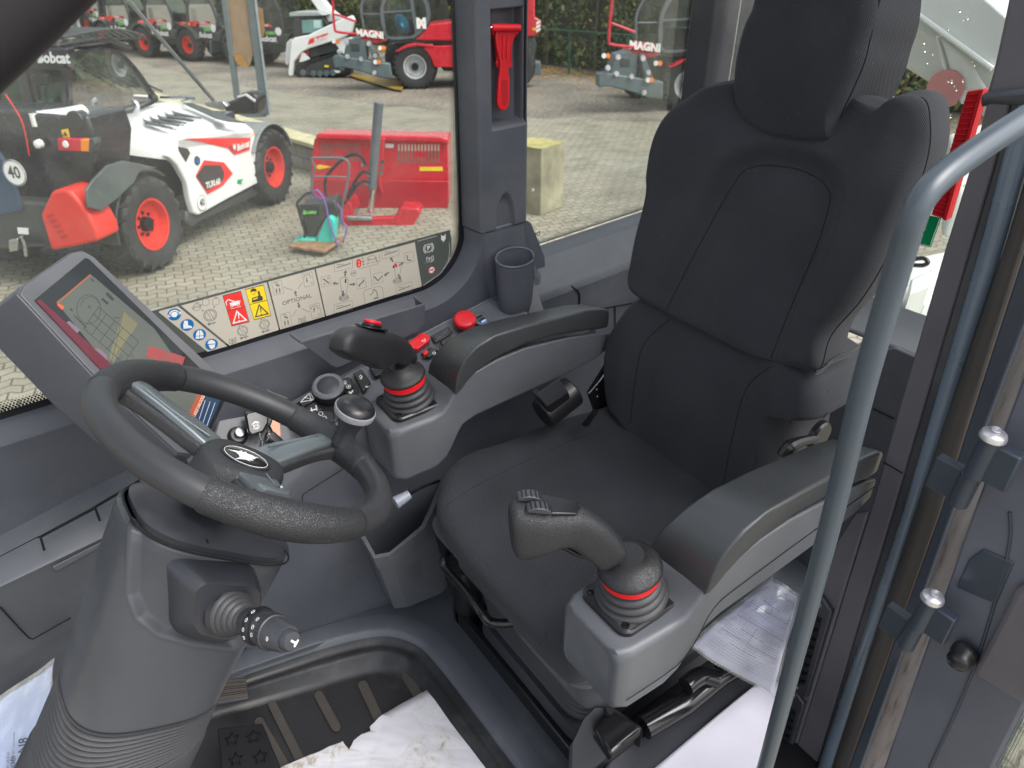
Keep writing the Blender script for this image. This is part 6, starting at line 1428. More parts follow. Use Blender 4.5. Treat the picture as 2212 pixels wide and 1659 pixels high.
def gravel():
    k = NB('gravel'); o = k.obj(); b = k.b; b.inputs['Roughness'].default_value = .9
    n1 = k.n('ShaderNodeTexNoise'); n1.inputs['Scale'].default_value = 9; n1.inputs['Detail'].default_value = 9; n1.inputs['Roughness'].default_value = .75; k.l(o, n1.inputs['Vector'])
    r = k.ramp(n1.outputs[0], [(.34, (.10, .085, .07)), (.48, (.21, .185, .155)), (.62, (.33, .30, .26)), (.75, (.42, .39, .33))])
    n2 = k.n('ShaderNodeTexNoise'); n2.inputs['Scale'].default_value = .45; n2.inputs['Detail'].default_value = 5; k.l(o, n2.inputs['Vector'])
    r2 = k.ramp(n2.outputs[0], [(.35, (.6, .6, .6)), (.65, (1.15, 1.12, 1.08))])
    mx = k.n('ShaderNodeMix', data_type='RGBA', blend_type='MULTIPLY'); mx.inputs[0].default_value = 1; k.l(r.outputs[0], mx.inputs[6]); k.l(r2.outputs[0], mx.inputs[7])
    v = k.n('ShaderNodeTexVoronoi'); v.inputs['Scale'].default_value = 5; k.l(o, v.inputs['Vector']); lt = k.n('ShaderNodeMath', operation='LESS_THAN'); k.l(v.outputs['Distance'], lt.inputs[0]); lt.inputs[1].default_value = .13
    m2 = k.n('ShaderNodeMix', data_type='RGBA'); k.l(lt.outputs[0], m2.inputs[0]); k.l(mx.outputs[2], m2.inputs[6]); m2.inputs[7].default_value = (.40, .27, .09, 1); k.l(m2.outputs[2], b.inputs['Base Color'])
    k.bump(n1.outputs[0], .8, .03); return k.m
mb = MB(); mb.add([(-70, -30, 0), (70, -30, 0), (70, 130, 0), (-70, 130, 0)], [(0, 1, 2, 3)]); gobj('paved_yard', mb, paving(), G, 'structure', smooth=0)
ge = [G.at(q, z=0) for q in ((-300, -20), (120, 75), (350, 150), (560, 192), (860, 232), (1190, 256), (1400, 262), (2000, 330))]
random.seed(3); gp_ = []
for a, b in zip(ge, ge[1:]):
    for k in range(14): p = a.lerp(b, k / 14); gp_.append(V((p.x, p.y + noise.noise(p * .9) * .5, .004)))
mb = MB(); pts = [V((-69, 120, .004)), V((-69, gp_[0].y, .004))] + gp_ + [V((69, 5, .004)), V((69, 120, .004))]; mb.add(pts, [tuple(range(len(pts)))]); gobj('gravel_ground', mb, gravel(), G, 'structure', smooth=0)
# ---- hedge
h0, h1 = V((-7.2, 38.5, 0)), V((3.4, 26.6, 0)); hd_ = (h1 - h0).normalized(); HF = Frame(G.w(*h1), _R * hd_.x + Gy * hd_.y, _R * -hd_.y + Gy * hd_.x, Gz)
def leafmat(name, cols):
    k = NB(name); gi = k.n('ShaderNodeNewGeometry'); r = k.ramp(gi.outputs['Random Per Island'], [(i / max(1, len(cols) - 1), c) for i, c in enumerate(cols)]); r.color_ramp.interpolation = 'CONSTANT'
    o = k.obj(); nz = k.n('ShaderNodeTexNoise'); nz.inputs['Scale'].default_value = .9; nz.inputs['Detail'].default_value = 3; k.l(o, nz.inputs['Vector']); r2 = k.ramp(nz.outputs[0], [(.35, (.5, .62, .5)), (.65, (1.5, 1.3, .9))])
    mx = k.n('ShaderNodeMix', data_type='RGBA', blend_type='MULTIPLY'); mx.inputs[0].default_value = 1; k.l(r.outputs[0], mx.inputs[6]); k.l(r2.outputs[0], mx.inputs[7]); k.l(mx.outputs[2], k.b.inputs['Base Color']); k.b.inputs['Roughness'].default_value = .6
    k.b.inputs['Transmission Weight'].default_value = .0; return k.m
random.seed(11); mb = MB()
for k in range(30000):
    x = random.uniform(-34, 14); zt = 5.2 + 1.6 * noise.noise(V((x * .35, 0, 3))); z = random.random() ** .85 * zt
    bul = .9 * noise.noise(V((x * .7, z * .8, 0))) + .35 * noise.noise(V((x * 2.2, z * 2.2, 5))); y = .5 - bul + random.uniform(-.12, .7) + max(0, z - 2.5) * .25
    s = random.uniform(.05, .13); a = V((random.gauss(0, 1), random.gauss(0, .6), random.gauss(0, 1))).normalized(); b = a.cross(V((random.gauss(0, 1), random.gauss(0, 1), random.gauss(0, 1)))).normalized()
    c = V((x, y, z + .05)); mb.v += [c - a * s, c + b * s * .55, c + a * s, c - b * s * .55]; n = len(mb.v); mb.f.append((n - 4, n - 3, n - 2, n - 1))
hg = thing('hedge', 'long tall green autumn hedge along the far edge of the yard', 'hedge', None, frame=HF)
LM = leafmat('hedge leaves', [(.075, .115, .032), (.11, .15, .04), (.05, .085, .026), (.17, .18, .05), (.08, .14, .045), (.24, .21, .07), (.06, .10, .035), (.14, .105, .045)])
mb.build('foliage', LM, hg, smooth=0, local=True)
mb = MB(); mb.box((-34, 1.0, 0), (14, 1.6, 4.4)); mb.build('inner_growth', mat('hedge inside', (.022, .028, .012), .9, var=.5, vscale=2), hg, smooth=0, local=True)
mb = MB(); random.seed(5)
for k in range(26):
    x = random.uniform(-12, 10); mb.tube([V((x, .8, 0)), V((x + random.uniform(-.2, .2), .9, 2)), V((x + random.uniform(-.6, .6), 1, 4.6))], [.06, .045, .02], 6)
mb.build('stems', mat('hedge bark', (.12, .09, .06), .8), hg, local=True)
# leaf litter
random.seed(8); mb = MB()
for k in range(5000):
    x = random.uniform(-16, 14); y = -abs(random.gauss(0, 1.1)) + .3; s = random.uniform(.03, .07); an = random.uniform(0, PI); d = V((math.cos(an), math.sin(an), 0)); e = V((-d.y, d.x, 0)); c = V((x, y, .01 + random.random() * .03)); mb.v += [c - d * s, c + e * s * .6 + V((0, 0, .02)), c + d * s, c - e * s * .6]; n = len(mb.v); mb.f.append((n - 4, n - 3, n - 2, n - 1))
o = mb.build('leaf_litter', leafmat('fallen leaves', [(.45, .27, .05), (.30, .15, .05), (.16, .10, .05), (.36, .25, .09), (.12, .13, .04)]), None, smooth=0); o.matrix_world = HF.M(); o['kind'] = 'stuff'
# wire fence in front of the hedge
fz = HF.at(cS(600, 340), y=-.5).z
fn = thing('wire_fence', 'thin green wire fence with round posts in front of the hedge', 'fence', None, frame=HF)
gm = mat('fence green', (.02, .10, .055), .5)
mb = MB(); mb.tube([V((-14, -.5, fz)), V((8, -.5, fz))], .022, 8, smooth=1); mb.build('top_rail', gm, fn, local=True)
px0 = HF.at(cS(555, 340), y=-.5).x
for k in range(-5, 4): MB().tube([V((px0 + k * 2.5, -.5, 0)), V((px0 + k * 2.5, -.5, fz + .03))], .03, 8, smooth=1).build('post', gm, fn, local=True)
wi = MB()
for k in range(-56, 32): wi.tube([V((k * .25, -.5, .05)), V((k * .25, -.5, fz))], .0028, 3, smooth=1)
for k in range(8): wi.tube([V((-14, -.5, .1 + k * fz / 8)), V((8, -.5, .1 + k * fz / 8))], .003, 3, smooth=1)
wo = wi.build('wire_mesh', gm, fn, local=True, smooth=0)
# ---- wheels
def wheel(par, c, r, w_, rr, side=1, rimm='orpaint', nl=20, name='wheel', lug=True):
    """c = centre of the wheel (local frame, axle along x); side = +1 if the outside faces +x"""
    c = V(c); mb = MB(); e2, e3 = V((0, 1, 0)), V((0, 0, 1)); h = w_ / 2
    prof = [(-h * .80, rr), (-h, rr + (r - rr) * .35), (-h * .98, rr + (r - rr) * .75), (-h * .82, r - .03), (0, r - .015), (h * .82, r - .03), (h * .98, rr + (r - rr) * .75), (h, rr + (r - rr) * .35), (h * .80, rr)]
    mb.lathe([(a, b) for a, b in prof], c, (1, 0, 0), 40, cap=False)
    if lug:
        for k in range(nl):
            for s in (-1, 1):
                a0 = 2 * PI * (k + (.5 if s > 0 else 0)) / nl; L = []
                for x, da, rad_ in ((.0, .0, r), (s * h * .55, -.12, r - .002), (s * h * 1.0, -.26, r - .035), (s * h * 1.02, -.34, r - .10)):
                    L.append((x, a0 + da, rad_))
                v = []
                for x, a, q in L:
                    for dd, up in ((-.045, 0), (.045, 0), (.035, 1), (-.035, 1)):
                        an = a + dd; R_ = q - .035 + up * .05; v.append(c + V((x, 0, 0)) + (e2 * math.cos(an) + e3 * math.sin(an)) * R_)
                mb.loft([v[i * 4:i * 4 + 4] for i in range(4)])
    t = mb.build('tyre', 'tyre', par, local=True, smooth=35)
    rm = MB(); s = side; rm.lathe([(s * h * .80, rr), (s * h * .86, rr * 1.02), (s * h * .84, rr * .93), (s * h * .35, rr * .86), (s * h * .25, rr * .55), (s * h * .30, rr * .42), (s * h * .30, rr * .1)], c, (1, 0, 0), 40, cap=False); r_ = rm.build('rim', rimm, par, local=True, smooth=40)
    hm = MB(); hm.lathe([(s * h * .30, rr * .30), (s * h * .62, rr * .27), (s * h * .66, rr * .2), (s * h * .66, rr * .02)], c, (1, 0, 0), 20)
    for k in range(8): a = 2 * PI * k / 8; hm.lathe([(s * h * .28, .02), (s * h * .4, .02)], c + (e2 * math.cos(a) + e3 * math.sin(a)) * rr * .44, (1, 0, 0), 6)
    hm.build('hub', 'black', par, local=True)
    return t
# ---- large telehandler close behind the window
T = sub(-4.12, 8.39, -12.0)
th = thing('telehandler', 'large white and black telehandler with red wheel rims standing just outside the side window', 'telehandler', None, frame=T)
def tb(name, poly, vec, m, **k): return MB().prism(poly, vec).build(name, m, th, local=True, **k)
def TX(L, x): return [T.at(K00(*q), x=x) for q in L]
def TY(L, y): return [T.at(K00(*q), y=y) for q in L]
def TZ(L, z): return [T.at(K00(*q), z=z) for q in L]
for y, x in ((0.12, -.20), (3.05, -.20)): wheel(th, (x, y, .53), .54, .40, .29, 1)
for y in (.12, 3.05): wheel(th, (-2.0, y, .53), .54, .40, .29, -1)
MB().box((-1.9, -.75, .50), (-.50, 3.5, .98)).build('chassis', 'machgrey', th, local=True, bevel=.03)
# engine hood
sp = TX([(1150, 897), (1400, 872), (1640, 842), (1658, 868), (1667, 1000), (1672, 1190), (1480, 1290), (1292, 1395), (1262, 1382), (1238, 1300), (1215, 1180), (1150, 1065), (1092, 1012), (1112, 975)], -.06)
tb('hood_side', sp, (-.10, 0, 0), 'white', bevel=.025, seg=3)
A_, B_ = T.at(K00(1150, 897), x=-.06), T.at(K00(1640, 842), x=-.06)
topq = [A_, B_, T.at(K00(1590, 800), z=1.16), T.at(K00(1190, 675), z=1.46), T.at(K00(1090, 656), z=1.50), T.at(K00(1000, 668), z=1.50), T.at(K00(870, 722), z=1.50), T.at(K00(720, 752), z=1.52), T.at(K00(610, 882), z=1.46), T.at(K00(622, 908), z=1.40), T.at(K00(1110, 975), x=-.08)]
cen = sum(topq, V((0, 0, 0))) / len(topq); mb = MB(); n = len(topq); rg_ = T.at(K00(1150, 780), z=1.47)
mb.v = list(topq) + [T.at(K00(1030, 760), z=1.52), T.at(K00(1280, 800), z=1.40), T.at(K00(830, 810), z=1.53)] + [p - V((0, 0, .12)) for p in topq]
mb.f = [(0, 1, 2, 12), (12, 2, 3, 11), (11, 3, 4, 5), (11, 5, 6), (11, 6, 13), (13, 6, 7), (13, 7, 8), (13, 8, 9), (0, 12, 11), (0, 11, 13), (10, 0, 13), (10, 13, 9)] + [(i, (i + 1) % n, 14 + (i + 1) % n, 14 + i) for i in range(n)]
mb.build('hood_top', 'white', th, local=True, smooth=20, bevel=.012)
blk = 'black'
def TH(L, dz=.012):  # on the hood top: approximate by plane through three points
    p0, p1, p2 = topq[0], topq[3], topq[5]; w0, w1, w2 = [T.w(*p) for p in (T.at(K00(1150, 860), z=1.40), T.at(K00(1400, 800), z=1.34), T.at(K00(1100, 720), z=1.50))]
    nn_ = (w1 - w0).cross(w2 - w0).normalized(); return [T.loc(P(K00(*q), p=w0 + Gz * dz, n=nn_)) for q in L]
for k in range(5):
    x0, y0 = 922 + k * 47, 770 - k * 14
    MB().prism(TH([(x0, y0), (x0 + 22, y0 + 22 - 8), (x0 + 195, y0 + 62 - 2 * k), (x0 + 190, y0 + 66 - 2 * k), (x0 + 20, y0 + 34)], .035), (0, 0, .01)).build('hood_vent', blk, th, local=True)
MB().prism(TH([(1185, 672), (1250, 672), (1590, 800), (1480, 790), (1395, 770)], .05), (0, 0, .01)).build('hood_grille', 'machgrey', th, local=True)
XD = -.052
def dec_(name, L, m, d=0): return MB().prism(TX(L, XD + d), (.004, 0, 0)).build(name, m, th, local=True, smooth=0)
dec_('hood_decal', [(1180, 897), (1622, 893), (1618, 972), (1520, 1005), (1478, 960), (1300, 918)], 'redp'); dec_('hood_decal', [(1300, 905), (1480, 945), (1600, 935), (1600, 965), (1520, 990), (1470, 945)], mat('deep red print', (.42, .02, .02), .4), .003)
dec_('hood_inset', [(1155, 950), (1215, 962), (1232, 992), (1205, 1050), (1160, 975)], 'machgrey')
dec_('hood_decal', [(1322, 1038), (1450, 1052), (1508, 1125), (1440, 1205), (1345, 1258), (1268, 1140)], 'redp'); dec_('hood_decal', [(1322, 1070), (1430, 1070), (1452, 1125), (1445, 1170), (1340, 1235), (1272, 1142)], 'darkp', .003)
MB().lathe([(0, .055), (.012, .05)], T.at(K00(1277, 1040), x=XD), (1, 0, 0), 24).build('fuel_cap', 'darkp', th, local=True); MB().lathe([(0, .036), (.016, .03)], T.at(K00(1275, 1043), x=XD), (1, 0, 0), 24).build('fuel_cap_cover', 'bluep', th, local=True)
dec_('green_mark', [(1540, 1165), (1578, 1160), (1560, 1180), (1572, 1192), (1540, 1190)], 'greenp')
MB().lathe([(0, .02), (.02, .015)], T.at(K00(1647, 868), x=-.06), (1, 0, 0), 12).build('marker_lamp', mat('orange lamp', (.8, .25, .02), .3), th, local=True)
def ttext(s, q, sz, m, x, bold=.004, shear=.2, d=(0, 1, 0), u=(0, 0, 1), name='lettering', plane='x'):
    mb = MB(); o = T.at(K00(*q), x=x) if plane == 'x' else T.at(K00(*q), y=x); text_on(mb, s, o, d, u, sz, bold, shear); return mb.build(name, m, th, local=True, smooth=0)
ttext('Bobcat', (1575, 945), .115, 'whitep', XD + .009); ttext('TL30.60', (1380, 1190), .10, 'whitep', XD + .009, d=(0, 1, -.05), u=(0, .0, 1))
mb = MB(); cathead(mb, T.at(K00(1520, 955), x=XD + .009), (0, 1, 0), (0, 0, 1), .06); mb.build('emblem', 'whitep', th, local=True, smooth=0)
def plate40(o, ax, e1, r):
    MB().lathe([(0, r), (.006, r)], o, ax, 32).build('speed_plate', 'whitep', th, local=True); n_ = V(ax) * .008
    MB().lathe([(.0062, r * .98), (.0085, r * .93), (.0062, r * .90)], o, ax, 32, cap=False).build('plate_ring', 'darkp', th, local=True)
    mb = MB(); text_on(mb, '40', o + n_, e1, (0, 0, 1), r * 1.3, .004, sx=.85); mb.build('lettering', 'darkp', th, local=True, smooth=0)
plate40(T.at(K00(1307, 1315), x=XD), (1, 0, 0), (0, 1, 0), .10)
# lower skirts, front fender, step
tb('side_skirt', TX([(1290, 1400), (1672, 1195), (1690, 1260), (1300, 1440), (1250, 1480), (1205, 1440), (1212, 1360)], -.12), (-.3, 0, 0), 'machgrey', bevel=.03)
def fender(cy, x0, x1, a0, a1, r, m, nm='fender'):
    R_ = []
    for k in range(13):
        a = rad(a0 + (a1 - a0) * k / 12); p = V((0, cy + math.cos(a) * r, .53 + math.sin(a) * r)); q = V((0, cy + math.cos(a) * (r - .03), .53 + math.sin(a) * (r - .03))); R_.append([V((x0, p.y, p.z)), V((x1, p.y, p.z)), V((x1, q.y, q.z)), V((x0, q.y, q.z))])
    MB().loft(R_).build(nm, m, th, local=True, smooth=40, bevel=.01)
fender(.12, -.46, -.02, 50, 185, .62, 'machgrey'); tb('rear_fender_flap', TX([(575, 1345), (560, 1230), (610, 1160), (700, 1070), (800, 1042), (900, 1060), (1018, 1088), (910, 1105), (865, 1190), (760, 1290), (660, 1366)], .06), (-.03, 0, 0), mat('fender flap grey', (.085, .10, .10), .35), bevel=.01)
fender(3.05, -.5, -.0, 20, 150, .63, mat('grey fender', (.20, .22, .22), .45))
# rear body
tb('rear_body', TY([(-400, 700), (170, 722), (210, 735), (560, 750), (615, 900), (605, 1150), (600, 1300), (480, 1450), (300, 1600), (-400, 1620)], -.55), (0, .6, 0), 'cabblack', bevel=.03)
tb('rear_bumper', TY([(330, 1240), (400, 1222), (445, 1232), (520, 1320), (580, 1410), (622, 1490), (638, 1562), (480, 1600), (330, 1627), (290, 1500), (258, 1392)], -.85), (0, .35, 0), 'orpaint', bevel=.035, seg=3)
for k in range(5): tb('bumper_slot', TY([(300 + k * 22, 1395 + k * 34), (345 + k * 20, 1385 + k * 34), (352 + k * 20, 1398 + k * 34), (308 + k * 22, 1412 + k * 34)], -.86), (0, .008, 0), mat('slot red', (.45, .02, .015), .5), smooth=0)
tb('rear_light', TY([(370, 897), (520, 902), (520, 982), (375, 975)], -.66), (0, .08, 0), mat('red lens', (.55, .01, .03), .15), bevel=.01); tb('rear_light', TY([(520, 902), (575, 905), (575, 985), (520, 982)], -.66), (0, .08, 0), mat('orange lens', (.85, .25, .02), .15), bevel=.01)
tb('rear_light_housing', TY([(575, 895), (605, 900), (620, 930), (605, 985), (575, 990)], -.66), (0, .10, 0), 'machgrey', bevel=.01)
MB().lathe([(0, .035), (-.01, .03)], T.at(K00(425, 935), y=-.67), (0, 1, 0), 20).build('reverse_light', 'whitep', th, local=True)
MB().lathe([(0, .045), (-.05, .04), (-.06, .02)], T.at(K00(262, 930), y=-.6), (0, 1, 0), 20).build('work_light', 'whitep', th, local=True)
tb('warning_label', TY([(396, 842), (438, 835), (448, 888), (408, 892)], -.57), (0, .01, 0), 'yelp', smooth=0); tb('warning_label', TY([(405, 880), (420, 850), (438, 880)], -.575), (0, .004, 0), 'darkp', smooth=0)
plate40(T.at(K00(95, 1120), y=-.90), (0, -1, 0), (1, 0, 0), .13)
MB().tube(TY([(250, 775), (430, 755), (540, 735)], -.45), .085, 20, smooth=1).build('lift_cylinder', 'white', th, local=True)
MB().tube(TY([(225, 730), (250, 815)], -.5) , .06, 14, smooth=1).build('cylinder_end', 'white', th, local=True)
MB().lathe([(-.06, .10), (.06, .10)], T.at(K00(510, 780), y=-.5), (0, 1, 0), 24).build('pivot_pin', 'cabblack', th, local=True, bevel=.01)
tb('rear_flap', TY([(300, 860), (330, 800), (420, 745), (480, 740), (470, 775), (360, 850)], -.5), (0, .03, 0), 'machgrey')
MB().tube(TY([(35, 610), (130, 760), (165, 870), (190, 1010)], -.58), .006, 6).build('red_cable', 'redp', th, local=True)
MB().tube(TY([(140, 1530), (160, 1590), (170, 1659)], -.80), .018, 8).build('tow_chain', 'steel', th, local=True); tb('tow_hitch', TY([(90, 1540), (150, 1530), (150, 1610), (95, 1620)], -.75), (0, -.08, 0), 'steel', bevel=.01)
tb('number_label', TY([(112, 1475), (180, 1480), (183, 1520), (118, 1515)], -.76), (0, .01, 0), 'whitep', smooth=0)
tb('tow_block', TY([(-100, 1380), (250, 1440), (310, 1600), (-100, 1620)], -.75), (0, .3, 0), 'machgrey', bevel=.02)
jk = mat('blue jacket cloth', (.02, .05, .10), .8)
tb('blue_cover', TY([(-300, 900), (-60, 930), (30, 1050), (100, 1230), (140, 1370), (0, 1400), (-300, 1400)], -.80), (0, .05, 0), jk, bevel=.02)
# cab
arch = [(432, 720), (425, 600), (420, 460), (432, 390), (470, 345), (560, 322), (690, 308), (790, 340), (880, 430), (950, 525), (1000, 600), (1030, 650), (900, 715), (740, 755), (590, 770), (470, 740)]
ain = [(478, 700), (470, 600), (462, 470), (475, 400), (510, 362), (580, 342), (690, 328), (775, 360), (855, 445), (925, 540), (990, 640), (880, 700), (740, 738), (590, 760), (500, 730)]
ao, ai = resample(crom(TX(arch, -1.0), [1] * 16, 4, True)[0], 60), resample(crom(TX(ain, -1.0), [1] * 15, 4, True)[0], 60)
mb = MB(); mb.loft([ao, ai, [p - V((.05, 0, 0)) for p in ai], [p - V((.05, 0, 0)) for p in ao], ao], cap=False); mb.build('cab_door_frame', 'cabblack', th, local=True, smooth=40)
MB().add([p - V((.03, 0, 0)) for p in ai], [tuple(range(60))]).build('cab_door_glass', 'tglass', th, local=True, smooth=0)
mb = MB(); sh = V((-.95, 0, 0)); mb.loft([[p + sh for p in ao], [p + sh for p in ai], [p + sh - V((.05, 0, 0)) for p in ai], [p + sh - V((.05, 0, 0)) for p in ao], [p + sh for p in ao]], cap=False); mb.build('cab_left_frame', 'cabblack', th, local=True, smooth=40)
MB().add([p - V((.98, 0, 0)) for p in ai], [tuple(range(60))]).build('cab_side_glass', 'tglass', th, local=True, smooth=0)
zt, yr = T.at(K00(432, 310), x=-1.0).z, T.at(K00(432, 310), x=-1.0).y
zt = 2.33; yr = .60
tb('cab_roof', [V((-2.0, yr - .12, zt)), V((-.98, yr - .12, zt)), V((-.98, yr + .75, zt + .02)), V((-1.02, yr + 1.15, zt - .12)), V((-1.95, yr + 1.15, zt - .12)), V((-2.0, yr + .75, zt + .02))], (0, 0, .06), 'cabblack', bevel=.02)
for k in range(9): MB().tube([V((-1.05 - k * .11, yr + .05, zt + .12)), V((-1.05 - k * .11, yr + .85, zt + .15)), V((-1.05 - k * .11, yr + 1.3, zt + .02))], .014, 6).build('roof_guard_bar', 'machgrey', th, local=True)
MB().tube([V((-1.0, yr, zt + .11)), V((-1.0, yr + .9, zt + .14)), V((-1.0, yr + 1.4, zt)), V((-1.95, yr + 1.4, zt)), V((-1.95, yr + .9, zt + .14)), V((-1.95, yr, zt + .11)), V((-1.0, yr, zt + .11))], .016, 8).build('roof_guard_frame', 'machgrey', th, local=True)
hp_ = TY([(-300, 310), (430, 312), (425, 440), (410, 470), (230, 455), (60, 440), (-300, 420)], .45); tb('cab_rear_header', hp_, (0, .15, 0), 'cabblack', bevel=.02)
for L in ([(395, 440), (440, 440), (450, 725), (400, 725)], [(95, 460), (160, 460), (230, 725), (165, 725)], [(-300, 690), (450, 700), (450, 760), (-300, 760)], [(190, 470), (215, 470), (250, 650), (235, 650)]): tb('cab_rear_frame', TY(L, .45), (0, .06, 0), 'cabblack')
tb('cab_rear_glass', TY([(-300, 440), (430, 440), (440, 725), (-300, 725)], .47), (0, .01, 0), 'tglass', smooth=0)
tb('rear_camera', TY([(232, 490), (260, 470), (330, 480), (345, 540), (290, 550), (235, 540)], .40), (0, -.08, 0), 'black', bevel=.01)
mb = MB(); text_on(mb, 'Bobcat', T.at(K00(340, 377), y=.443), (1, 0, .0), (0, 0, 1), .155, .006, .2, sx=.95); mb.build('lettering', 'whitep', th, local=True, smooth=0)
mb = MB(); cathead(mb, T.at(K00(255, 372), y=.443), (1, 0, 0), (0, 0, 1), .075); mb.build('emblem', 'whitep', th, local=True, smooth=0)
mb = MB(); text_on(mb, 'ALBERS', T.at(K00(125, 362), y=.443), (1, 0, 0), (0, 0, 1), .062, .002, 0, sx=1.1); mb.build('lettering', 'darkp', th, local=True, smooth=0)
mb = MB(); text_on(mb, 'MASCHINEN', T.at(K00(120, 379), y=.443), (1, 0, 0), (0, 0, 1), .045, .003, .2, sx=.95); mb.prism(TY([(58, 378), (75, 345), (90, 378)], .443), (0, .002, 0)); mb.build('lettering', mat('lime print', (.15, .55, .04), .4), th, local=True, smooth=0)
# cab interior
MB().box((-1.75, 1.0, .95), (-1.25, 1.35, 1.75)).build('cab_seat', 'black', th, local=True, bevel=.08, seg=4); MB().box((-1.75, 1.2, .95), (-1.25, 1.65, 1.3)).build('cab_seat', 'black', th, local=True, bevel=.08)
MB().tube([V((-1.5 + .19 * math.cos(a * PI / 10), 1.95 + .05 * math.sin(a * PI / 10), 1.62 + .19 * math.sin(a * PI / 10))) for a in range(20)], .016, 8, closed=True, smooth=1).build('cab_steering_wheel', 'black', th, local=True)
MB().box((-1.95, .45, .9), (-1.02, 2.3, 1.02)).build('cab_floor_box', 'machgrey', th, local=True, bevel=.02)
for k in range(5): MB().tube([V((-1.05 - k * .2, 1.0 + k * .1, 2.2)), V((-1.15 - k * .16, 2.35, 1.65))], .014, 6, smooth=1).build('cab_guard_bar', 'cabblack', th, local=True)
# boom on the left and hoses in front of the cab
MB().box((-.98, -.3, 1.02), (-.62, 3.2, 1.28)).build('boom', 'cabblack', th, local=True, bevel=.02)
MB().tube([T.at(K00(1180, 660), z=1.5), T.at(K00(1260, 635), z=1.6), T.at(K00(1040, 632), z=1.6)], .02, 8, smooth=1).build('rail_loop', 'steel', th, local=True)
MB().tube([T.at(K00(860, 650), z=1.7), T.at(K00(890, 680), z=1.65), T.at(K00(880, 730), z=1.55)], .03, 10).build('mirror_arm', 'steel', th, local=True)
tb('boom_head', TY([(1420, 680), (1530, 640), (1560, 600), (1640, 600), (1675, 640), (1665, 690), (1660, 740), (1480, 745)], 3.6), (0, .3, 0), 'black', bevel=.04)
tb('boom_head_stripe', TY([(1535, 622), (1590, 605), (1655, 650), (1650, 662), (1590, 620), (1540, 635)], 3.58), (0, .02, 0), 'whitep')
tb('hose_block', TY([(1320, 665), (1440, 655), (1475, 690), (1440, 715), (1340, 690)], 3.4), (0, .1, 0), 'steel', bevel=.01)
# ---- mast with brown reflection sheet behind the telehandler
MF = sub(-5.6, 17.5, 0); m_ = thing('steel_mast', 'grey steel mast under a window reflection, painted as a brown reflection sheet rising behind the telehandler', 'mast', None, frame=MF)
b0 = MF.at(K00(1530, 720), y=0); 
def MP(L, y=0): return [MF.at(q if q[0] < 0 else K00(*q), y=y) for q in L]
MB().prism(MP([(1620, -40), (1600, -60), (1745, 745), (1700, 745)]) if 0 else MP([(1590, -60), (1640, -60), (1745, 740), (1690, 745)]), (0, .15, 0)).build('rail', 'steelgrey', m_, local=True, bevel=.015)
MB().prism(MP([(1425, -60), (1462, -60), (1545, 640), (1515, 640)]), (0, .15, 0)).build('rail', 'steelgrey', m_, local=True, bevel=.015)
MB().prism(MP([(1640, -60), (1655, -60), (1752, 740), (1742, 740)], -.03), (0, .02, 0)).build('rail_edge', mat('rail edge', (.3, .33, .34), .4), m_, local=True)
cv = mat('brown reflection sheet', (.26, .17, .10), .35); MB().prism(MP([(1462, -60), (1610, -60), (1672, 260), (1610, 440), (1560, 360), (1510, 355)], .05), (0, .03, 0)).build('cover', cv, m_, local=True)  # brown and orange sheets stand in for a reflection tinting the mast
MB().prism(MP([(1640, 30), (1700, 60), (1715, 200), (1685, 280), (1650, 130)], .03), (0, .03, 0)).build('cover', mat('orange brown reflection sheet', (.30, .15, .04), .35), m_, local=True)
MB().prism(MP([(1510, 355), (1570, 360), (1610, 440), (1540, 420)], .0), (0, .03, 0)).build('reflection_edge', mat('amber reflection edge', (.35, .17, .03), .4), m_, local=True)
MB().prism(MP([(1560, 640), (1600, 640), (1720, 760), (1560, 760)], .0), (0, .3, 0)).build('foot', 'steelgrey', m_, local=True)
# ---- concrete pillar far left
cp = G.at(K00(440, 225), z=0); CF = Frame(G.w(cp.x * .62, cp.y * .62, 0), _R, Gy, Gz)
cm = mat('weathered concrete', (.34, .32, .25), .8, grain=.6, gscale=40, gd=.01, var=.25, vscale=2.2)
pc = thing('concrete_post', 'pale square concrete post behind the telehandler roof', 'post', None, frame=CF); MB().box((-.28, -.2, 0), (.28, .3, 4)).build('shaft', cm, pc, local=True, bevel=.02); MB().box((.28, -.1, 0), (.36, .1, 4)).build('edge_strip', 'steelgrey', pc, local=True)
# ---- low block wall
wa_, wb_ = G.at((683, 358), z=0), G.at((340, 248), z=0)
wv = V((wb_.x - wa_.x, wb_.y - wa_.y, 0)); L_ = wv.length; wv.normalize(); WF = Frame(G.w(wa_.x + .5 * -wv.x, wa_.y - .5 * wv.y, 0), _R * -wv.x + Gy * -wv.y, (_R * wv.y - Gy * wv.x) * -1, Gz)
wz = WF.at((650, 287), y=0).z
def blockm():
    k = NB('grey wall blocks'); br = k.n('ShaderNodeTexBrick'); k.l(k.obj(), br.inputs['Vector'])
    mp = k.n('ShaderNodeMapping'); mp.inputs['Rotation'].default_value = (rad(90), 0, 0); k.l(k.obj(), mp.inputs[0]); k.l(mp.outputs[0], br.inputs['Vector'])
    br.inputs['Scale'].default_value = 1; br.inputs['Brick Width'].default_value = .4; br.inputs['Row Height'].default_value = .2; br.inputs['Mortar Size'].default_value = .01
    br.inputs['Color1'].default_value = (.30, .28, .24, 1); br.inputs['Color2'].default_value = (.24, .225, .20, 1); br.inputs['Mortar'].default_value = (.14, .13, .11, 1); k.l(br.outputs[0], k.b.inputs['Base Color']); k.b.inputs['Roughness'].default_value = .85; return k.m
lw_ = thing('low_block_wall', 'low grey block wall with a pale yellowish coping behind the red bucket', 'wall', None, frame=WF)
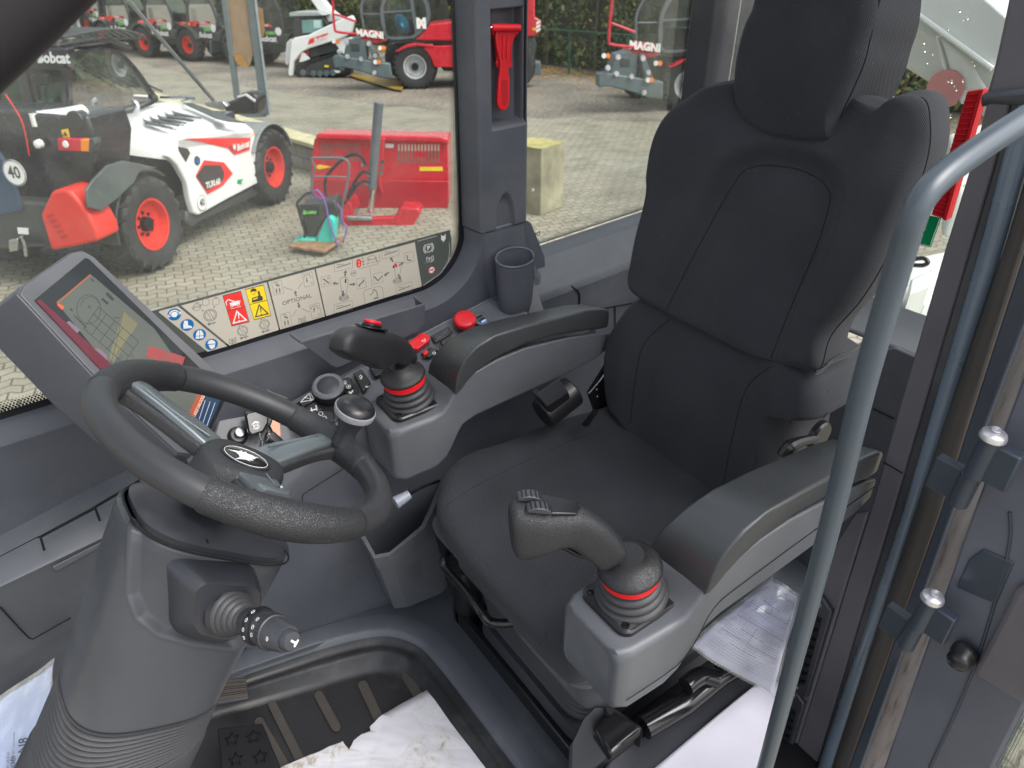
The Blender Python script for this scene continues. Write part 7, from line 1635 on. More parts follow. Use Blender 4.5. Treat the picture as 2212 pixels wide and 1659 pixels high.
MB().box((-L_ - 6, 0, 0), (1.2, .3, wz - .06)).build('wall_blocks', blockm(), lw_, local=True, smooth=0); MB().box((-L_ - 6, -.03, wz - .06), (1.2, .4, wz + .01)).build('coping', mat('coping stone', (.50, .45, .28), .8, grain=.5, gscale=40, var=.2), lw_, local=True, bevel=.01)
# ---- concrete block right of the pillar
BF = sub(*[(lambda p: (p.x, p.y))(G.at((1165, 466), z=0))][0], -36)
bz = .5 * (BF.at((1165, 322), y=0).z + BF.at((1165, 322), y=0).z); bw = BF.at((1222, 440), z=0)
cb_ = thing('concrete_block', 'mossy stained concrete block standing alone on the paving right of the pillar', 'block', None, frame=BF)
stm = mat('stained concrete', (.27, .25, .17), .85, grain=.6, gscale=40, gd=.01, var=.35, vscale=3)
MB().box((-.55, .0, 0), (.02, .6, bz)).build('block_body', stm, cb_, local=True, bevel=.012)
MB().box((-.555, -.004, bz), (.024, .604, bz + .012)).build('moss_top', mat('moss yellow', (.40, .36, .14), .9, grain=.5, gscale=60, var=.3, vscale=8), cb_, local=True, bevel=.004)
o_ = [MB().lathe([(0, .022), (-.006, .018)], V((-.12, -.001, z)), (0, 1, 0), 12) for z in (.35,)][0]; o_.build('stud', 'zinc', cb_, local=True)
# ---- red bucket with grilles and tilt ram
RF = sub(-2.93, 10.85, 0); bk_ = thing('loader_bucket', 'wide red loading bucket with slotted grilles lying beside the telehandler', 'bucket', None, frame=RF)
def RP(L, y): return [RF.at(cR(*q), y=y) for q in L]
def rp(name, L, y, d, m, **k): return MB().prism(RP(L, y), (0, d, 0)).build(name, m, bk_, local=True, **k)
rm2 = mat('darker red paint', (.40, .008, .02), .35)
back = RP([(290, 390), (1680, 440), (1690, 1060), (1690, 1180), (760, 1180), (250, 1130), (250, 800)], .35)
rp('bucket_back', [(290, 400), (1690, 430), (1700, 840), (1690, 860), (250, 830), (255, 640)], .32, .03, 'redpaint', bevel=.01)
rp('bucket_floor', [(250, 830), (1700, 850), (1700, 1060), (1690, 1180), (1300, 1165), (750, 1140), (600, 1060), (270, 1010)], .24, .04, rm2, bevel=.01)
rp('bucket_body', [(290, 400), (1690, 430), (1700, 1100), (290, 1000)], .36, .75, 'redpaint', bevel=.02)
rp('bucket_fold', [(250, 825), (1700, 850), (1700, 862), (250, 838)], .30, .02, 'redpaint')
rp('top_edge', [(325, 350), (1600, 382), (1700, 400), (1700, 470), (1620, 445), (320, 408), (295, 385)], .22, .14, 'redpaint', bevel=.02)
rp('centre_rib', [(960, 400), (1030, 400), (1010, 640), (990, 840), (1010, 1000), (960, 900), (950, 600)], .2, .12, 'redpaint', bevel=.01)
sl_m = mat('slot view beyond', (.20, .12, .10), .8)
for x0, x1, y0, y1, n_s in ((365, 765, 452, 640, 17), (1178, 1595, 462, 665, 13)):
    for k in range(n_s):
        x = x0 + (x1 - x0) * k / (n_s - 1); w2_ = (x1 - x0) / n_s * .27
        for a, b in ((.0, .34), (.36, .66), (.68, 1)):
            if .36 <= a < .6 and .35 < k / n_s < .62: continue
            ya, yb = y0 + (y1 - y0) * a, y0 + (y1 - y0) * b
            rp('grille_slot', [(x - w2_, ya), (x + w2_, ya), (x + w2_, yb), (x - w2_, yb)], .316, .003, ('beigep' if a == 0 and x0 > 1000 else sl_m), smooth=0)
rp('yellow_label', [(1395, 700), (1640, 700), (1640, 742), (1395, 742)], .312, .005, 'yelp', smooth=0); rp('yellow_label', [(310, 690), (340, 675), (480, 700), (345, 725), (315, 715)], .312, .005, 'yelp', smooth=0); rp('white_label', [(1038, 455), (1125, 460), (1122, 500), (1036, 498)], .312, .005, 'whitep', smooth=0)
rp('front_beam', [(590, 1230), (850, 1240), (1130, 1230), (1130, 1370), (590, 1340)], -.62, .12, 'redpaint', bevel=.01); rp('hitch_frame', [(1130, 1230), (1200, 1130), (1380, 1140), (1410, 1180), (1290, 1375), (1130, 1365)], -.62, .35, 'redpaint', bevel=.015); rp('fork_pocket', [(1140, 1318), (1255, 1322), (1250, 1370), (1140, 1362)], -.63, .02, 'black')
rp('hitch_frame', [(590, 1120), (650, 1070), (690, 1130), (700, 1220), (590, 1230)], -.5, .5, 'redpaint', bevel=.01)
MB().tube(RP([(640, 1235), (900, 1240)], -.64), .035, 14, smooth=1).build('hinge_bar', 'steel', bk_, local=True)
MB().tube(RP([(880, 1180), (905, 925)], -.45), .042, 18, smooth=1).build('ram_rod', mat('bright rod', (.75, .76, .78), .15, metal=1), bk_, local=True)
MB().tube(RP([(895, 930), (968, 20)], -.45), .062, 22, smooth=1).build('ram_cylinder', mat('ram grey', (.10, .115, .13), .35), bk_, local=True, bevel=.01)
for L in ([(885, 780), (800, 750), (720, 850), (640, 1020)], [(880, 870), (800, 850), (720, 920), (640, 1040)], [(830, 680), (780, 590), (680, 570), (560, 640), (420, 800), (400, 950), (430, 1000)]): MB().tube(RP(L, -.5), .022, 8).build('hydraulic_hose', 'black', bk_, local=True)
for q in ((865, 770), (850, 860), (805, 670), (1195, 1160), (1400, 1165), (740, 1140), (1010, 640), (1000, 700), (995, 760)): MB().lathe([(0, .03), (-.05, .03)], RF.at(cR(*q), y=-.46 if q[0] < 900 else .1), (0, 1, 0), 10).build('fitting', 'steel', bk_, local=True)
# ---- plate compactor
CF2 = sub(-2.6, 9.2, 0); pcx = thing('plate_compactor', 'turquoise plate compactor with black frame handle and purple sling', 'compactor', None, frame=CF2)
def CPp(L, y=0): return [CF2.at(cR(*q), y=y) for q in L]
tq = mat('turquoise paint', (.04, .52, .42), .4); rust = mat('rusty plate', (.28, .16, .08), .7, var=.4, vscale=12)
pl4 = [CF2.at(cR(*q), z=.10) for q in ((15, 1520), (390, 1580), (600, 1440), (250, 1400))]
MB().prism([V((p.x, p.y, .06)) for p in pl4], (0, 0, .035)).build('base_plate', rust, pcx, local=True, bevel=.008)
MB().prism([CF2.at(cR(*q), y=.1) for q in ((15, 1520), (390, 1580), (420, 1630), (60, 1620))], (0, .03, 0)).build('plate_lip', rust, pcx, local=True)
MB().prism(CPp([(60, 1485), (130, 1480), (140, 1455), (290, 1460), (320, 1500), (270, 1530), (260, 1580), (140, 1580), (130, 1520), (65, 1515)], .05), (0, .25, 0)).build('exciter', tq, pcx, local=True, bevel=.02)
MB().prism(CPp([(305, 1560), (320, 1430), (400, 1260), (450, 1215), (500, 1250), (515, 1300), (500, 1440), (480, 1550)], .02), (0, .22, 0)).build('belt_guard', tq, pcx, local=True, bevel=.03, seg=3)
MB().prism(CPp([(130, 1120), (400, 1080), (500, 1040), (545, 1150), (520, 1260), (430, 1220), (320, 1380), (300, 1450), (200, 1440), (160, 1250)], .12), (0, .35, 0)).build('engine', mat('engine black', (.03, .03, .03), .5, var=.4, vscale=20), pcx, local=True, bevel=.03)
MB().prism(CPp([(130, 1100), (330, 1090), (340, 1200), (140, 1215)], .10), (0, .05, 0)).build('side_panel', 'black', pcx, local=True, bevel=.01)
mb = MB(); text_on(mb, 'ALBERS', CF2.at(cR(245, 1180), y=.095), (1, 0, 0), (0, 0, 1), .045, .003, .2); mb.prism(CPp([(165, 1200), (180, 1145), (205, 1200)], .095), (0, .003, 0)); mb.build('lettering', mat('lime print 2', (.15, .60, .08), .4), pcx, local=True, smooth=0)
MB().tube(CPp([(105, 1080), (200, 985), (270, 975), (290, 1010)], .1), .016, 8).build('frame_tube', 'black', pcx, local=True); MB().tube(CPp([(105, 1080), (150, 1250), (190, 1380), (180, 1470)], .1), .018, 8).build('frame_tube', 'black', pcx, local=True)
MB().tube(CPp([(250, 1000), (275, 800), (290, 700), (265, 640), (275, 608), (440, 605), (590, 610), (640, 650), (655, 720), (630, 900), (580, 1110), (540, 1350)], .25), .016, 10, smooth=3).build('handle', mat('handle grey', (.12, .12, .12), .4), pcx, local=True); MB().tube(CPp([(280, 798), (645, 808)], .25), .012, 8, smooth=1).build('handle', mat('handle grey 2', (.14, .14, .14), .4), pcx, local=True)
MB().tube(CPp([(280, 960), (330, 950), (400, 1060), (440, 1250), (500, 1440), (540, 1530)], -.02), .022, 8, flat=.5).build('sling', mat('purple sling', (.16, .08, .32), .7), pcx, local=True); MB().tube(CPp([(280, 960), (300, 1010), (400, 1060)], .02), .018, 8).build('sling', mat('purple sling 2', (.17, .09, .33), .7), pcx, local=True); MB().tube(CPp([(530, 1090), (570, 1160), (590, 1280), (630, 1340), (590, 1500)], .05), .010, 8).build('sling', mat('purple sling 3', (.18, .10, .34), .7), pcx, local=True)
# ---- row of small telehandlers far behind
def far_tele(F_, label, first=None):
    if first is not None:
        root = first.copy(); C.objects.link(root); root.matrix_world = F_.M(); root['label'] = label
        def rec_(src, dst):
            for ch in src.children:
                c = ch.copy(); C.objects.link(c); c.parent = dst; rec_(ch, c)
        rec_(first, root); return root
    t = thing('small_telehandler', label, 'telehandler', None, 'telehandlers parked in a row at the back of the yard', frame=F_)
    for x, s in ((0, 1), (-1.75, -1)):
        for y in (0, 2.7): wheel(t, (x - .2 * s, y, .58), .58, .40, .30, s, nl=16)
    B = lambda *a: MB().box(*a)
    B((-1.55, -.7, .5), (-.4, 3.3, 1.0)).build('chassis', 'machgrey', t, local=True, bevel=.04)
    MB().prism([V((-.02, .5, .75)), V((-.02, 2.2, .75)), V((-.02, 2.3, 1.1)), V((-.02, .6, 1.25)), V((-.02, .4, 1.1))], (-.4, 0, 0)).build('side_body', 'cabblack', t, local=True, bevel=.05)
    for y in (0, 2.7):
        R_ = []
        for k in range(9):
            a = rad(20 + 140 * k / 8); R_.append([V((x_, y + math.cos(a) * r, .58 + math.sin(a) * r)) for x_, r in ((-.45, .68), (.03, .68), (.03, .64), (-.45, .64))])
        MB().loft(R_).build('fender', 'machgrey', t, local=True, smooth=40)
    ao = [(.45, .95), (.35, 1.5), (.5, 2.05), (.8, 2.35), (1.3, 2.42), (1.75, 2.25), (2.0, 1.8), (2.08, 1.3), (1.85, .9), (1.5, .72), (.8, .72)]
    o3 = resample(crom([V((-.05, a, b)) for a, b in ao], [1] * 11, 4, True)[0], 40); c = V((-.05, 1.25, 1.55)); i3 = [c + (p - c) * .88 for p in o3]
    mb = MB(); mb.loft([o3, i3, [p - V((.06, 0, 0)) for p in i3], [p - V((.06, 0, 0)) for p in o3], o3], cap=False); mb.build('cab_door_frame', 'cabblack', t, local=True, smooth=40)
    MB().add([p - V((.03, 0, 0)) for p in i3], [tuple(range(40))]).build('cab_door_glass', 'tglass', t, local=True, smooth=0)
    MB().add([p - V((.85, 0, 0)) for p in i3], [tuple(range(40))]).build('cab_side_glass', 'tglass', t, local=True, smooth=0)
    mb = MB(); mb.loft([[p - V((.82, 0, 0)) for p in o3], [p - V((.82, 0, 0)) for p in i3], [p - V((.88, 0, 0)) for p in i3], [p - V((.88, 0, 0)) for p in o3]], cap=False); mb.build('cab_frame', 'cabblack', t, local=True, smooth=40)
    B((-.9, .7, 2.38), (-.04, 1.7, 2.48)).build('cab_roof', 'cabblack', t, local=True, bevel=.04); B((-.85, .55, .9), (-.08, 1.0, 1.9)).build('cab_seat', 'black', t, local=True, bevel=.08)
    MB().prism([V((-.02, .55, 1.42)), V((-.02, 1.5, 1.42)), V((-.02, 1.6, 1.34)), V((-.02, .95, 1.34)), V((-.02, .85, 1.22)), V((-.02, .6, 1.22)), V((-.02, .5, 1.3))], (.02, 0, 0)).build('door_stripe', 'redp', t, local=True)
    MB().lathe([(0, .05), (.006, .05)], V((.0, .68, 1.32)), (1, 0, 0), 14).build('stripe_hole', 'cabblack', t, local=True)
    mb = MB(); text_on(mb, 'Bobcat', V((.01, 1.35, .95)), (0, 1, 0), (0, 0, 1), .26, .01, .2); text_on(mb, 'TL25.60', V((.012, 1.28, 1.385)), (0, 1, 0), (0, 0, 1), .10, .004, .2); cathead(mb, V((.01, .78, .95)), (0, 1, 0), (0, 0, 1), .12); mb.build('lettering', 'whitep', t, local=True, smooth=0)
    mb = MB(); text_on(mb, 'ALBERS', V((.01, 1.5, 1.14)), (0, 1, 0), (0, 0, 1), .12, .006, .2); mb.build('lettering', mat('lime print 3', (.15, .60, .08), .4), t, local=True, smooth=0)
    MB().lathe([(0, .13), (.01, .13)], V((0, 1.85, 1.2)), (1, 0, 0), 20).build('speed_plate', 'whitep', t, local=True)
    B((-1.35, -.9, 1.3), (-1.05, 3.4, 1.6)).build('boom', 'cabblack', t, local=True, bevel=.03)
    MB().prism([V((-1.2, 3.3, 1.65)), V((-1.2, 3.9, 1.2)), V((-1.2, 3.9, .5)), V((-1.2, 3.5, .5)), V((-1.2, 3.2, 1.3))], (.4, 0, 0)).build('boom_head', 'cabblack', t, local=True, bevel=.04)
    MB().prism([V((-1.5, 3.75, .35)), V((-1.5, 3.95, 1.0)), V((-1.5, 3.85, 1.0)), V((-1.5, 3.7, .35))], (1.3, 0, 0)).build('tool_carrier', 'steelgrey', t, local=True)
    MB().box((-1.7, -.85, .6), (-.5, -.6, 1.3)).build('rear_guard', 'orpaint', t, local=True, bevel=.05)
    MB().lathe([(0, .05), (.05, .04)], V((-.1, 2.9, 1.3)), (0, 1, 0), 10).build('marker_lamp', mat('orange lamp 2', (.8, .25, .02), .3), t, local=True)
    return t
spots = [(K00(560, 240), -150, 'black telehandler with red rims in the back row, leftmost, showing its side'), (K00(712, 275), -135, 'black telehandler in the back row just right of the concrete post'), (K00(945, 358), -122, 'black telehandler in the back row whose wheel stands left of the thin wiper arm'),
         (K00(1232, 400), -122, 'black telehandler in the back row whose wheel stands midway between wiper arm and mast'), (K00(1520, 420), -122, 'black telehandler in the back row half hidden by the steel mast'), ((655, 150), -112, 'black telehandler with red door stripe parked behind the white track loader')]
ft0 = None
for q, yw, lb in spots:
    p = G.at(q, z=0); a_ = rad(yw); F_ = sub(p.x + math.sin(a_) * 2.7, p.y - math.cos(a_) * 2.7, yw); r = far_tele(F_, lb, ft0); ft0 = ft0 or r
# the local +y axis is the forward direction: the machines point towards the camera side
# ---- white compact track loader
p = G.at((690, 168), z=0); SF = sub(p.x, p.y, -8); sk = thing('track_loader', 'white compact track loader with black rubber tracks and a raised rear lift arm', 'track loader', None, frame=SF)
def SK(L, y=0): return [SF.at(cE(*q), y=y) for q in L]
def skp(n, L, y, d, m, **k): return MB().prism(SK(L, y), (0, d, 0)).build(n, m, sk, local=True, **k)
skp('track', [(930, 570), (950, 500), (1270, 395), (1320, 410), (1385, 510), (1375, 570), (1330, 590), (980, 612)], 0, .35, 'black', bevel=.05)
skp('track_frame', [(1000, 560), (1060, 500), (1270, 430), (1340, 520), (1330, 560), (1040, 585)], -.03, .05, 'machgrey', bevel=.01)
for q in ((1090, 568), (1140, 568), (1190, 566), (1240, 562), (1310, 520), (1010, 560)): MB().lathe([(0, .10), (-.03, .09)], SF.at(cE(*q), y=-.03), (0, 1, 0), 16).build('track_roller', 'steelgrey', sk, local=True)
skp('lift_arm', [(900, 590), (893, 560), (920, 310), (945, 290), (1050, 270), (1300, 150), (1385, 118), (1405, 150), (1380, 260), (1300, 300), (1230, 320), (1050, 375), (1000, 400), (935, 480), (925, 585)], -.10, .18, 'white', bevel=.03)
skp('lift_arm', [(870, 480), (880, 330), (910, 300), (925, 310), (905, 480), (885, 510)], 1.2, .15, 'white', bevel=.02)
skp('arm_plate', [(1000, 395), (1060, 455), (1010, 475), (980, 480)], -.05, .1, 'white', bevel=.01)
skp('engine_cover', [(1060, 375), (1290, 300), (1400, 300), (1400, 400), (1380, 480), (1270, 400), (1060, 450)], .1, 1.2, 'machgrey', bevel=.03)
skp('rear_cowl', [(1255, 330), (1300, 290), (1390, 290), (1405, 340), (1370, 460), (1300, 400)], -.02, .1, 'white', bevel=.02)
skp('arm_decal', [(1060, 300), (1205, 252), (1190, 300), (1045, 345)], -.108, .01, 'redp', smooth=0)
mb = MB(); o = SF.at(cE(1145, 298), y=-.115); d_ = (SF.at(cE(1190, 282), y=-.115) - o).normalized(); text_on(mb, 'Bobcat', o, d_, (0, 0, 1), .17, .008, .2); mb.build('lettering', 'whitep', sk, local=True, smooth=0)
skp('cab_frame', [(905, 105), (1120, 98), (1160, 118), (1190, 190), (1190, 290), (1140, 310), (935, 310), (940, 120)], .25, .05, 'cabblack', bevel=.01); skp('cab_body', [(950, 125), (1115, 115), (1180, 200), (1180, 300), (950, 310)], .32, 1.0, 'black', bevel=.02)
skp('cab_glass', [(1000, 155), (1155, 150), (1170, 250), (1005, 255)], .24, .01, mat('cab pane', (.16, .30, .27), .15), smooth=0); skp('cab_roof', [(900, 100), (925, 92), (1120, 92), (1165, 118), (1120, 120), (905, 125)], .2, 1.3, mat('roof grey', (.35, .37, .36), .4), bevel=.01)
skp('cab_window', [(1090, 155), (1145, 155), (1148, 215), (1095, 218)], .235, .01, mat('pale pane', (.45, .60, .57), .2), smooth=0)
skp('rear_boom', [(1050, -30), (1140, -30), (1230, 80), (1310, 140), (1290, 160), (1200, 175), (1110, 60)], .9, .3, 'white', bevel=.03)
skp('loader_mark', [(1230, 540), (1295, 545), (1295, 560), (1230, 565)], -.04, .01, 'whitep', smooth=0); skp('yellow_label', [(1175, 502), (1208, 504), (1206, 520), (1174, 518)], -.06, .01, 'yelp', smooth=0)
# ---- red rotating telehandlers, built once from the right hand one
RQ = G.at(cS(1860, 1230), z=0); RF2 = sub(RQ.x, RQ.y, 8)
def rotary(label):
    t = thing('rotating_telehandler', label, 'telehandler', None, 'red rotating telehandlers at the back of the yard', frame=RF2)
    def Q(L, y=0): return [RF2.at(cS(*q), y=y) for q in L]
    def rp_(n, L, y, d, m, **k): return MB().prism(Q(L, y), (0, d, 0)).build(n, m, t, local=True, **k)
    wc = RF2.at(cS(1850, 1000), y=0)
    # wheels with their axle along local y: rotate a wheel built along x
    def wh_y(c, r, w_, rr_, rimm):
        mb = MB(); h = w_ / 2; mb.lathe([(-h * .8, rr_), (-h, rr_ + .1), (-h * .95, r - .06), (-h * .7, r), (h * .7, r), (h * .95, r - .06), (h, rr_ + .1), (h * .8, rr_)], c, (0, 1, 0), 40, cap=False)
        for k in range(26):
            for s in (-1, 1):
                a = 2 * PI * (k + (.5 if s > 0 else 0)) / 26; d = V((math.cos(a), 0, math.sin(a))); e = V((-d.z, 0, d.x)); mb.prism([c + V((0, s * h * .05, 0)) + d * (r - .02) - e * .05, c + V((0, s * h * .9, 0)) + d * (r - .06) - e * .02, c + V((0, s * h * .9, 0)) + d * (r - .06) + e * .06, c + V((0, s * h * .05, 0)) + d * (r - .02) + e * .03], d * .055)
        mb.build('tyre', 'tyre', t, local=True); MB().lathe([(-h * .8, rr_), (-h * .88, rr_ * 1.02), (-h * .84, rr_ * .9), (-h * .3, rr_ * .8), (-h * .2, rr_ * .5), (-h * .5, rr_ * .4), (-h * .5, .02)], c, (0, 1, 0), 32, cap=False).build('rim', rimm, t, local=True)
        MB().lathe([(-h * .5, rr_ * .35), (-h * .9, rr_ * .3), (-h * .9, .02)], c, (0, 1, 0), 20).build('hub', 'black', t, local=True)
    gr_ = mat('rim silver grey', (.45, .46, .47), .35, metal=.3)
    wh_y(V((wc.x, .28, .62)), .62, .5, .33, gr_); wh_y(V((wc.x - .4, 2.5, .62)), .62, .5, .33, gr_); wh_y(V((wc.x + 2.9, .28, .62)), .62, .5, .33, gr_)
    rp_('chassis', [(1500, 640), (2500, 640), (2500, 980), (2100, 980), (2000, 760), (1860, 700), (1700, 760), (1600, 900), (1500, 900)], .6, 1.4, 'machgrey', bevel=.03)
    rp_('stabiliser_beam', [(865, 815), (940, 800), (1580, 900), (1580, 1090), (1420, 1080), (1180, 1000), (980, 950), (870, 965)], -.15, .35, 'steelgrey', bevel=.03)
    rp_('stabiliser_block', [(980, 830), (1060, 600), (1200, 560), (1310, 610), (1290, 830), (1230, 880), (1000, 850)], -.05, .5, 'steelgrey', bevel=.03); rp_('stabiliser_block', [(1320, 600), (1375, 600), (1480, 890), (1380, 880)], -.15, .3, 'steelgrey', bevel=.02); rp_('block_hole', [(1110, 640), (1215, 645), (1210, 740), (1110, 735)], -.07, .03, 'machgrey', bevel=.01)
    for q in ((1083, 632), (1355, 645), (1063, 815), (1228, 845), (1412, 800), (1412, 885), (1368, 1022), (970, 750)): MB().lathe([(0, .07), (-.05, .05)], RF2.at(cS(*q), y=-.18), (0, 1, 0), 12).build('bolt_head', 'zinc', t, local=True)
    for q in ((970, 615), (1450, 882), (1540, 698)): MB().lathe([(0, .06), (-.04, .05)], RF2.at(cS(*q), y=-.2), (0, 1, 0), 12).build('lamp', mat('lamp orange', (.85, .22, .01), .3), t, local=True); MB().lathe([(0, .06), (-.04, .05)], RF2.at(cS(q[0] - 45, q[1]), y=-.2), (0, 1, 0), 12).build('lamp', 'whitep', t, local=True)
    rp_('fender', [(1640, 745), (1800, 650), (1920, 625), (2060, 640), (2140, 640), (2140, 680), (2060, 680), (1950, 665), (1800, 690), (1700, 740)], -.05, .6, 'redpaint', bevel=.02); rp_('fender', [(2000, 690), (2140, 660), (2600, 640), (2600, 940), (2100, 940), (2080, 820), (2040, 740)], -.02, .6, 'redpaint', bevel=.03)
    rp_('upper_body', [(1920, 590), (2060, 480), (2140, 380), (2600, 330), (2600, 600)], -.05, 1.5, 'redpaint', bevel=.04); rp_('turret_band', [(1600, 590), (2600, 600), (2600, 640), (1600, 620)], .1, 1.2, 'cabblack')
    rp_('nose_panel', [(1260, 460), (1490, 485), (1535, 582), (1330, 560), (1255, 540)], -.1, .4, 'redpaint', bevel=.02); rp_('nose_panel', [(1200, 580), (1260, 545), (1560, 600), (1430, 640), (1230, 610)], .0, .8, 'redpaint', bevel=.02)
    mb = MB(); o = RF2.at(cS(1378, 515), y=-.11); text_on(mb, 'MAGNI', o, V((1, 0, -.12)), (0, 0, 1), .24, .012); mb.build('lettering', 'whitep', t, local=True, smooth=0)
    fr_ = [(1280, 200), (1330, 60), (1400, -60), (1600, -160), (1900, -160), (2090, -60), (2160, 100), (2160, 300), (2080, 420), (1950, 530), (1860, 565), (1560, 568), (1545, 470), (1530, 380)]
    inn_ = [(1580, 230), (1610, 120), (1680, 0), (1760, -80), (1900, -110), (2040, -30), (2110, 100), (2110, 290), (2040, 400), (1930, 500), (1850, 540), (1590, 540), (1575, 400)]
    o5, i5 = resample(crom(Q([(1535, 250), (1570, 110), (1640, -20), (1750, -120), (1910, -150), (2070, -60), (2160, 90), (2155, 300), (2070, 430), (1950, 535), (1860, 570), (1570, 572), (1535, 430)], -.02), [1] * 13, 4, True)[0], 50), resample(crom(Q(inn_, -.02), [1] * 13, 4, True)[0], 50)
    cg = mat('cab frame grey', (.09, .105, .12), .35)
    mb = MB(); mb.loft([o5, i5, [p + V((0, .08, 0)) for p in i5], [p + V((0, .08, 0)) for p in o5], o5], cap=False); mb.build('cab_frame', cg, t, local=True, smooth=40)
    MB().add([p + V((0, .04, 0)) for p in i5], [tuple(range(50))]).build('cab_door_glass', 'tglass', t, local=True, smooth=0)
    MB().prism(Q([(1940, -150), (1985, -150), (1970, 500), (1935, 520)], -.03), (0, .06, 0)).build('cab_frame', cg, t, local=True); MB().prism(Q([(1580, 215), (1960, 190), (1960, 215), (1580, 240)], -.03), (0, .05, 0)).build('cab_frame', cg, t, local=True)
    f5 = Q([(1280, 200), (1330, 60), (1420, -60), (1560, -120), (1640, -60), (1570, 110), (1540, 250), (1540, 480), (1285, 440)], .1); MB().add(f5, [tuple(range(len(f5)))]).build('cab_front_glass', 'tglass', t, local=True, smooth=0)
    MB().tube(Q([(1420, -60), (1330, 60), (1280, 200), (1278, 440)], .1), .035, 8).build('cab_front_edge', cg, t, local=True); MB().tube(Q([(1300, 250), (1530, 250)], .08), .02, 6, smooth=1).build('cab_front_edge', cg, t, local=True)
    rp_('cab_interior', [(1640, 300), (1900, 290), (1900, 520), (1640, 530)], .5, .5, 'black', bevel=.05); rp_('cab_back', [(1600, -100), (2130, -60), (2130, 520), (1600, 540)], 1.5, .05, 'tglass')
    MB().prism(Q([(2000, 320), (2095, 312), (2085, 430), (1980, 430)], -.045), (0, .01, 0)).build('badge', 'redp', t, local=True, bevel=.01); mb = MB(); text_on(mb, 'M', RF2.at(cS(2038, 375), y=-.06), (1, 0, 0), (0, 0, 1), .33, .03); mb.build('lettering', 'whitep', t, local=True, smooth=0)
    MB().tube(Q([(1020, -80), (1005, 120), (990, 260), (980, 440), (1010, 490), (1260, 520)], -.3), .035, 10).build('step_rail', 'redpaint', t, local=True); MB().tube(Q([(1010, 255), (1270, 355)], -.3), .03, 8, smooth=1).build('step_rail', 'redpaint', t, local=True)
    rp_('mirror', [(1020, 80), (1050, 60), (1055, 140), (1025, 200)], -.3, .05, 'cabblack')
    return t
r1 = rotary('red rotating telehandler on the gravel seen through the rear side window')
RQ1 = G.at((899, 194), z=0); off0 = RF2.at(cS(1850, 1000), y=0)
RF3 = sub(RQ1.x, RQ1.y, 4); RF3.O = RF3.O - RF3.ex * off0.x
r1b = r1.copy(); C.objects.link(r1b); r1b.matrix_world = RF3.M(); r1b['label'] = 'red rotating telehandler on the gravel behind the red bucket, cut by the window edge'
for ch in r1.children:
    c = ch.copy(); C.objects.link(c); c.parent = r1b
bb = thing('blue_bag', 'light blue bag lying inside the cab of the red telehandler behind the bucket', 'bag', None, frame=RF3)
qb = RF3.at(cE(1770, 190), y=.3); MB().lathe([(-.18, .04), (-.12, .22), (.0, .30), (.12, .24), (.2, .05)], qb, (.7, .1, .3), 12).build('bag_body', mat('light blue plastic', (.05, .30, .60), .4, grain=.8, gscale=12, gd=.05), bb, local=True, smooth=60)
ap = thing('amber_plate', 'flat amber brown plank lying on the gravel between the track loader and the red telehandler', 'plank', None, frame=G)
pq = [G.at(cE(*q), z=.05) for q in ((1385, 575), (1790, 640), (1775, 702), (1700, 690), (1380, 592))]; MB().prism(pq, (0, 0, .03)).build('plank', mat('amber plank', (.30, .19, .03), .5), ap, local=True)
# the end of a red machine just right of the pillar
EF = sub(*[(lambda p: (p.x, p.y))(G.at((1150, 190), z=0))][0], 0); en = thing('red_machine_end', 'rear end of a red machine with white stripes peeping out right of the pillar', 'machine', None, frame=EF)
def EP(L, y=0): return [EF.at(cS(*q), y=y) for q in L]
MB().prism(EP([(-100, -60), (165, -60), (165, 195), (200, 205), (235, 240), (225, 340), (190, 385), (120, 405), (-100, 400)]), (0, .6, 0)).build('red_body', 'redpaint', en, local=True, bevel=.03)
for k in range(3): MB().prism(EP([(180, 245 + k * 42), (228, 222 + k * 42), (228, 250 + k * 42), (180, 275 + k * 42)], -.02), (0, .02, 0)).build('white_stripe', 'whitep', en, local=True)
MB().prism(EP([(138, 308), (180, 305), (180, 335), (138, 335)], -.02), (0, .02, 0)).build('orange_mark', mat('orange mark', (.85, .35, .02), .4), en, local=True)
MB().prism(EP([(-100, 680), (230, 680), (232, 830), (-100, 840)]), (0, .5, 0)).build('grey_block', 'steelgrey', en, local=True, bevel=.03); MB().prism(EP([(-60, 400), (150, 400), (190, 500), (150, 690), (-60, 690)], .1), (0, .3, 0)).build('linkage', 'machgrey', en, local=True, bevel=.03)
# ================================================================ own machine behind the cab: boom and deck
bmn = thing('machine_boom', 'big white steel boom of the machine seen through the rear window', 'boom', P(cG(1300, 600), x=2.6))
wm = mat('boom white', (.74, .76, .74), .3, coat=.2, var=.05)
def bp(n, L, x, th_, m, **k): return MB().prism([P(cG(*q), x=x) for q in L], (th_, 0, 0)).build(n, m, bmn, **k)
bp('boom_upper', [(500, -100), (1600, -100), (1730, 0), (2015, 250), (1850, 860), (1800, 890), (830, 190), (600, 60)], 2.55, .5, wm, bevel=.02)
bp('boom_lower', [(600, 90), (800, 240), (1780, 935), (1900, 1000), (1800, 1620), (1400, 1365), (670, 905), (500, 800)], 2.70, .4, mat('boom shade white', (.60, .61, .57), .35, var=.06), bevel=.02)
MB().tube([P(cG(600, 30), x=2.54), P(cG(835, 185), x=2.54), P(cG(1800, 890), x=2.54)], .008, 8, smooth=1).build('weld_bead', wm, bmn)
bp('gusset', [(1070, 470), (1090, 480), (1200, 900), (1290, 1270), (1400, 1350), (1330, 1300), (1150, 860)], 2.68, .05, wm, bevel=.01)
bp('gusset', [(1100, 480), (1500, 800), (1720, 1160), (1460, 1180), (1400, 1360), (1330, 1290), (1200, 800)], 2.69, .05, wm, bevel=.01)
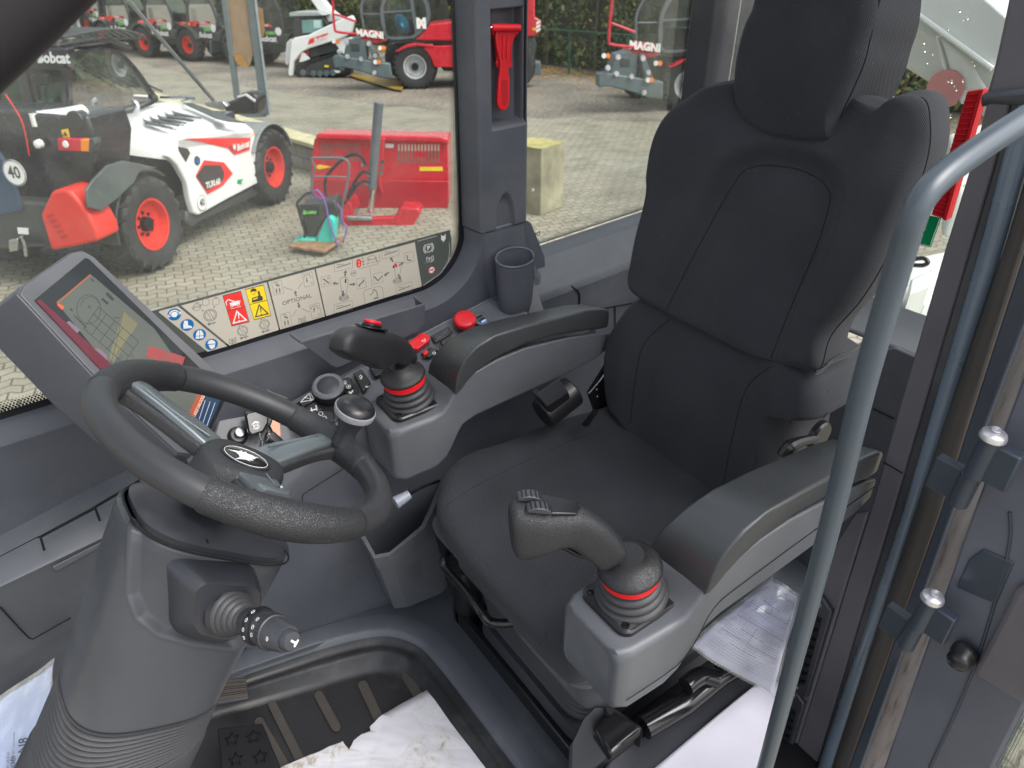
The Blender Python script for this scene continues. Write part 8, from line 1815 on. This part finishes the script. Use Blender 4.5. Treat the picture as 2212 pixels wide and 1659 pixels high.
MB().lathe([(0, .06), (.01, .06)], P(cG(1200, 1150), x=2.688), (-1, 0, 0), 32).build('red_mark', mat('faded red', (.62, .25, .24), .5), bmn)
dk = thing('machine_deck', 'white painted deck and rounded housing of the machine behind the rear window', 'deck', V((2.1, .9, .5)))
MB().prism([P(q, z=.70) for q in ((1930, 655), (2008, 650), (2060, 600), (2075, 535), (1990, 552), (1900, 600))], (0, 0, -.6)).build('deck_plate', wm, dk, bevel=.01)
MB().prism([P(q, x=2.2) for q in (cG2(1140, 130), cG2(1320, 60), cG2(1400, 900), cG2(1240, 1460), cG2(1100, 1400), cG2(1180, 420))], (.4, 0, 0)).build('housing', wm, dk, bevel=.02)
MB().prism([P(q, z=.78) for q in (K21(1480, 150), K21(1600, 95), K21(1640, 60), K21(1600, 190), K21(1470, 240))], (0, 0, -.1)).build('deck_step', wm, dk, bevel=.01)
MB().tube([P(q, x=1.95) for q in (K21(1500, 20), K21(1560, 15), K21(1590, 40), K21(1560, 60), K21(1500, 60))], .006, 8).build('black_loop', 'black', dk)
dm = thing('dark_machine', 'dark machine with red parts beyond the white boom, top right', 'machine', P(cG(1900, 50), x=5))
MB().prism([P(cG(*q), x=5.0) for q in ((1600, -200), (1730, -10), (1900, 140), (2100, 300), (2300, 300), (2300, -200))], (.5, 0, 0)).build('dark_body', 'cabblack', dm); MB().prism([P(cG(*q), x=4.9) for q in ((1880, -50), (2080, -50), (2060, 150), (1990, 110), (1900, 40))], (.1, 0, 0)).build('red_part', 'redp', dm)

# ================================================================ unseen cab roof frame, added to hold back overhead light for contrast
rf = thing('cab_roof', 'dark cab roof frame out of view, added to shade the cab around an open middle', 'roof', (.4, .9, 2.05))
for lo, hi in (((-.9, .30, 2.04), (1.75, .52, 2.10)), ((-.9, 1.33, 2.04), (1.75, 1.50, 2.10)), ((1.15, .52, 2.04), (1.75, 1.33, 2.10)), ((-.9, .52, 2.04), (-.62, 1.33, 2.10))):
    MB().box(lo, hi).build('roof_shade_frame', 'trimdark', rf, bevel=.01)
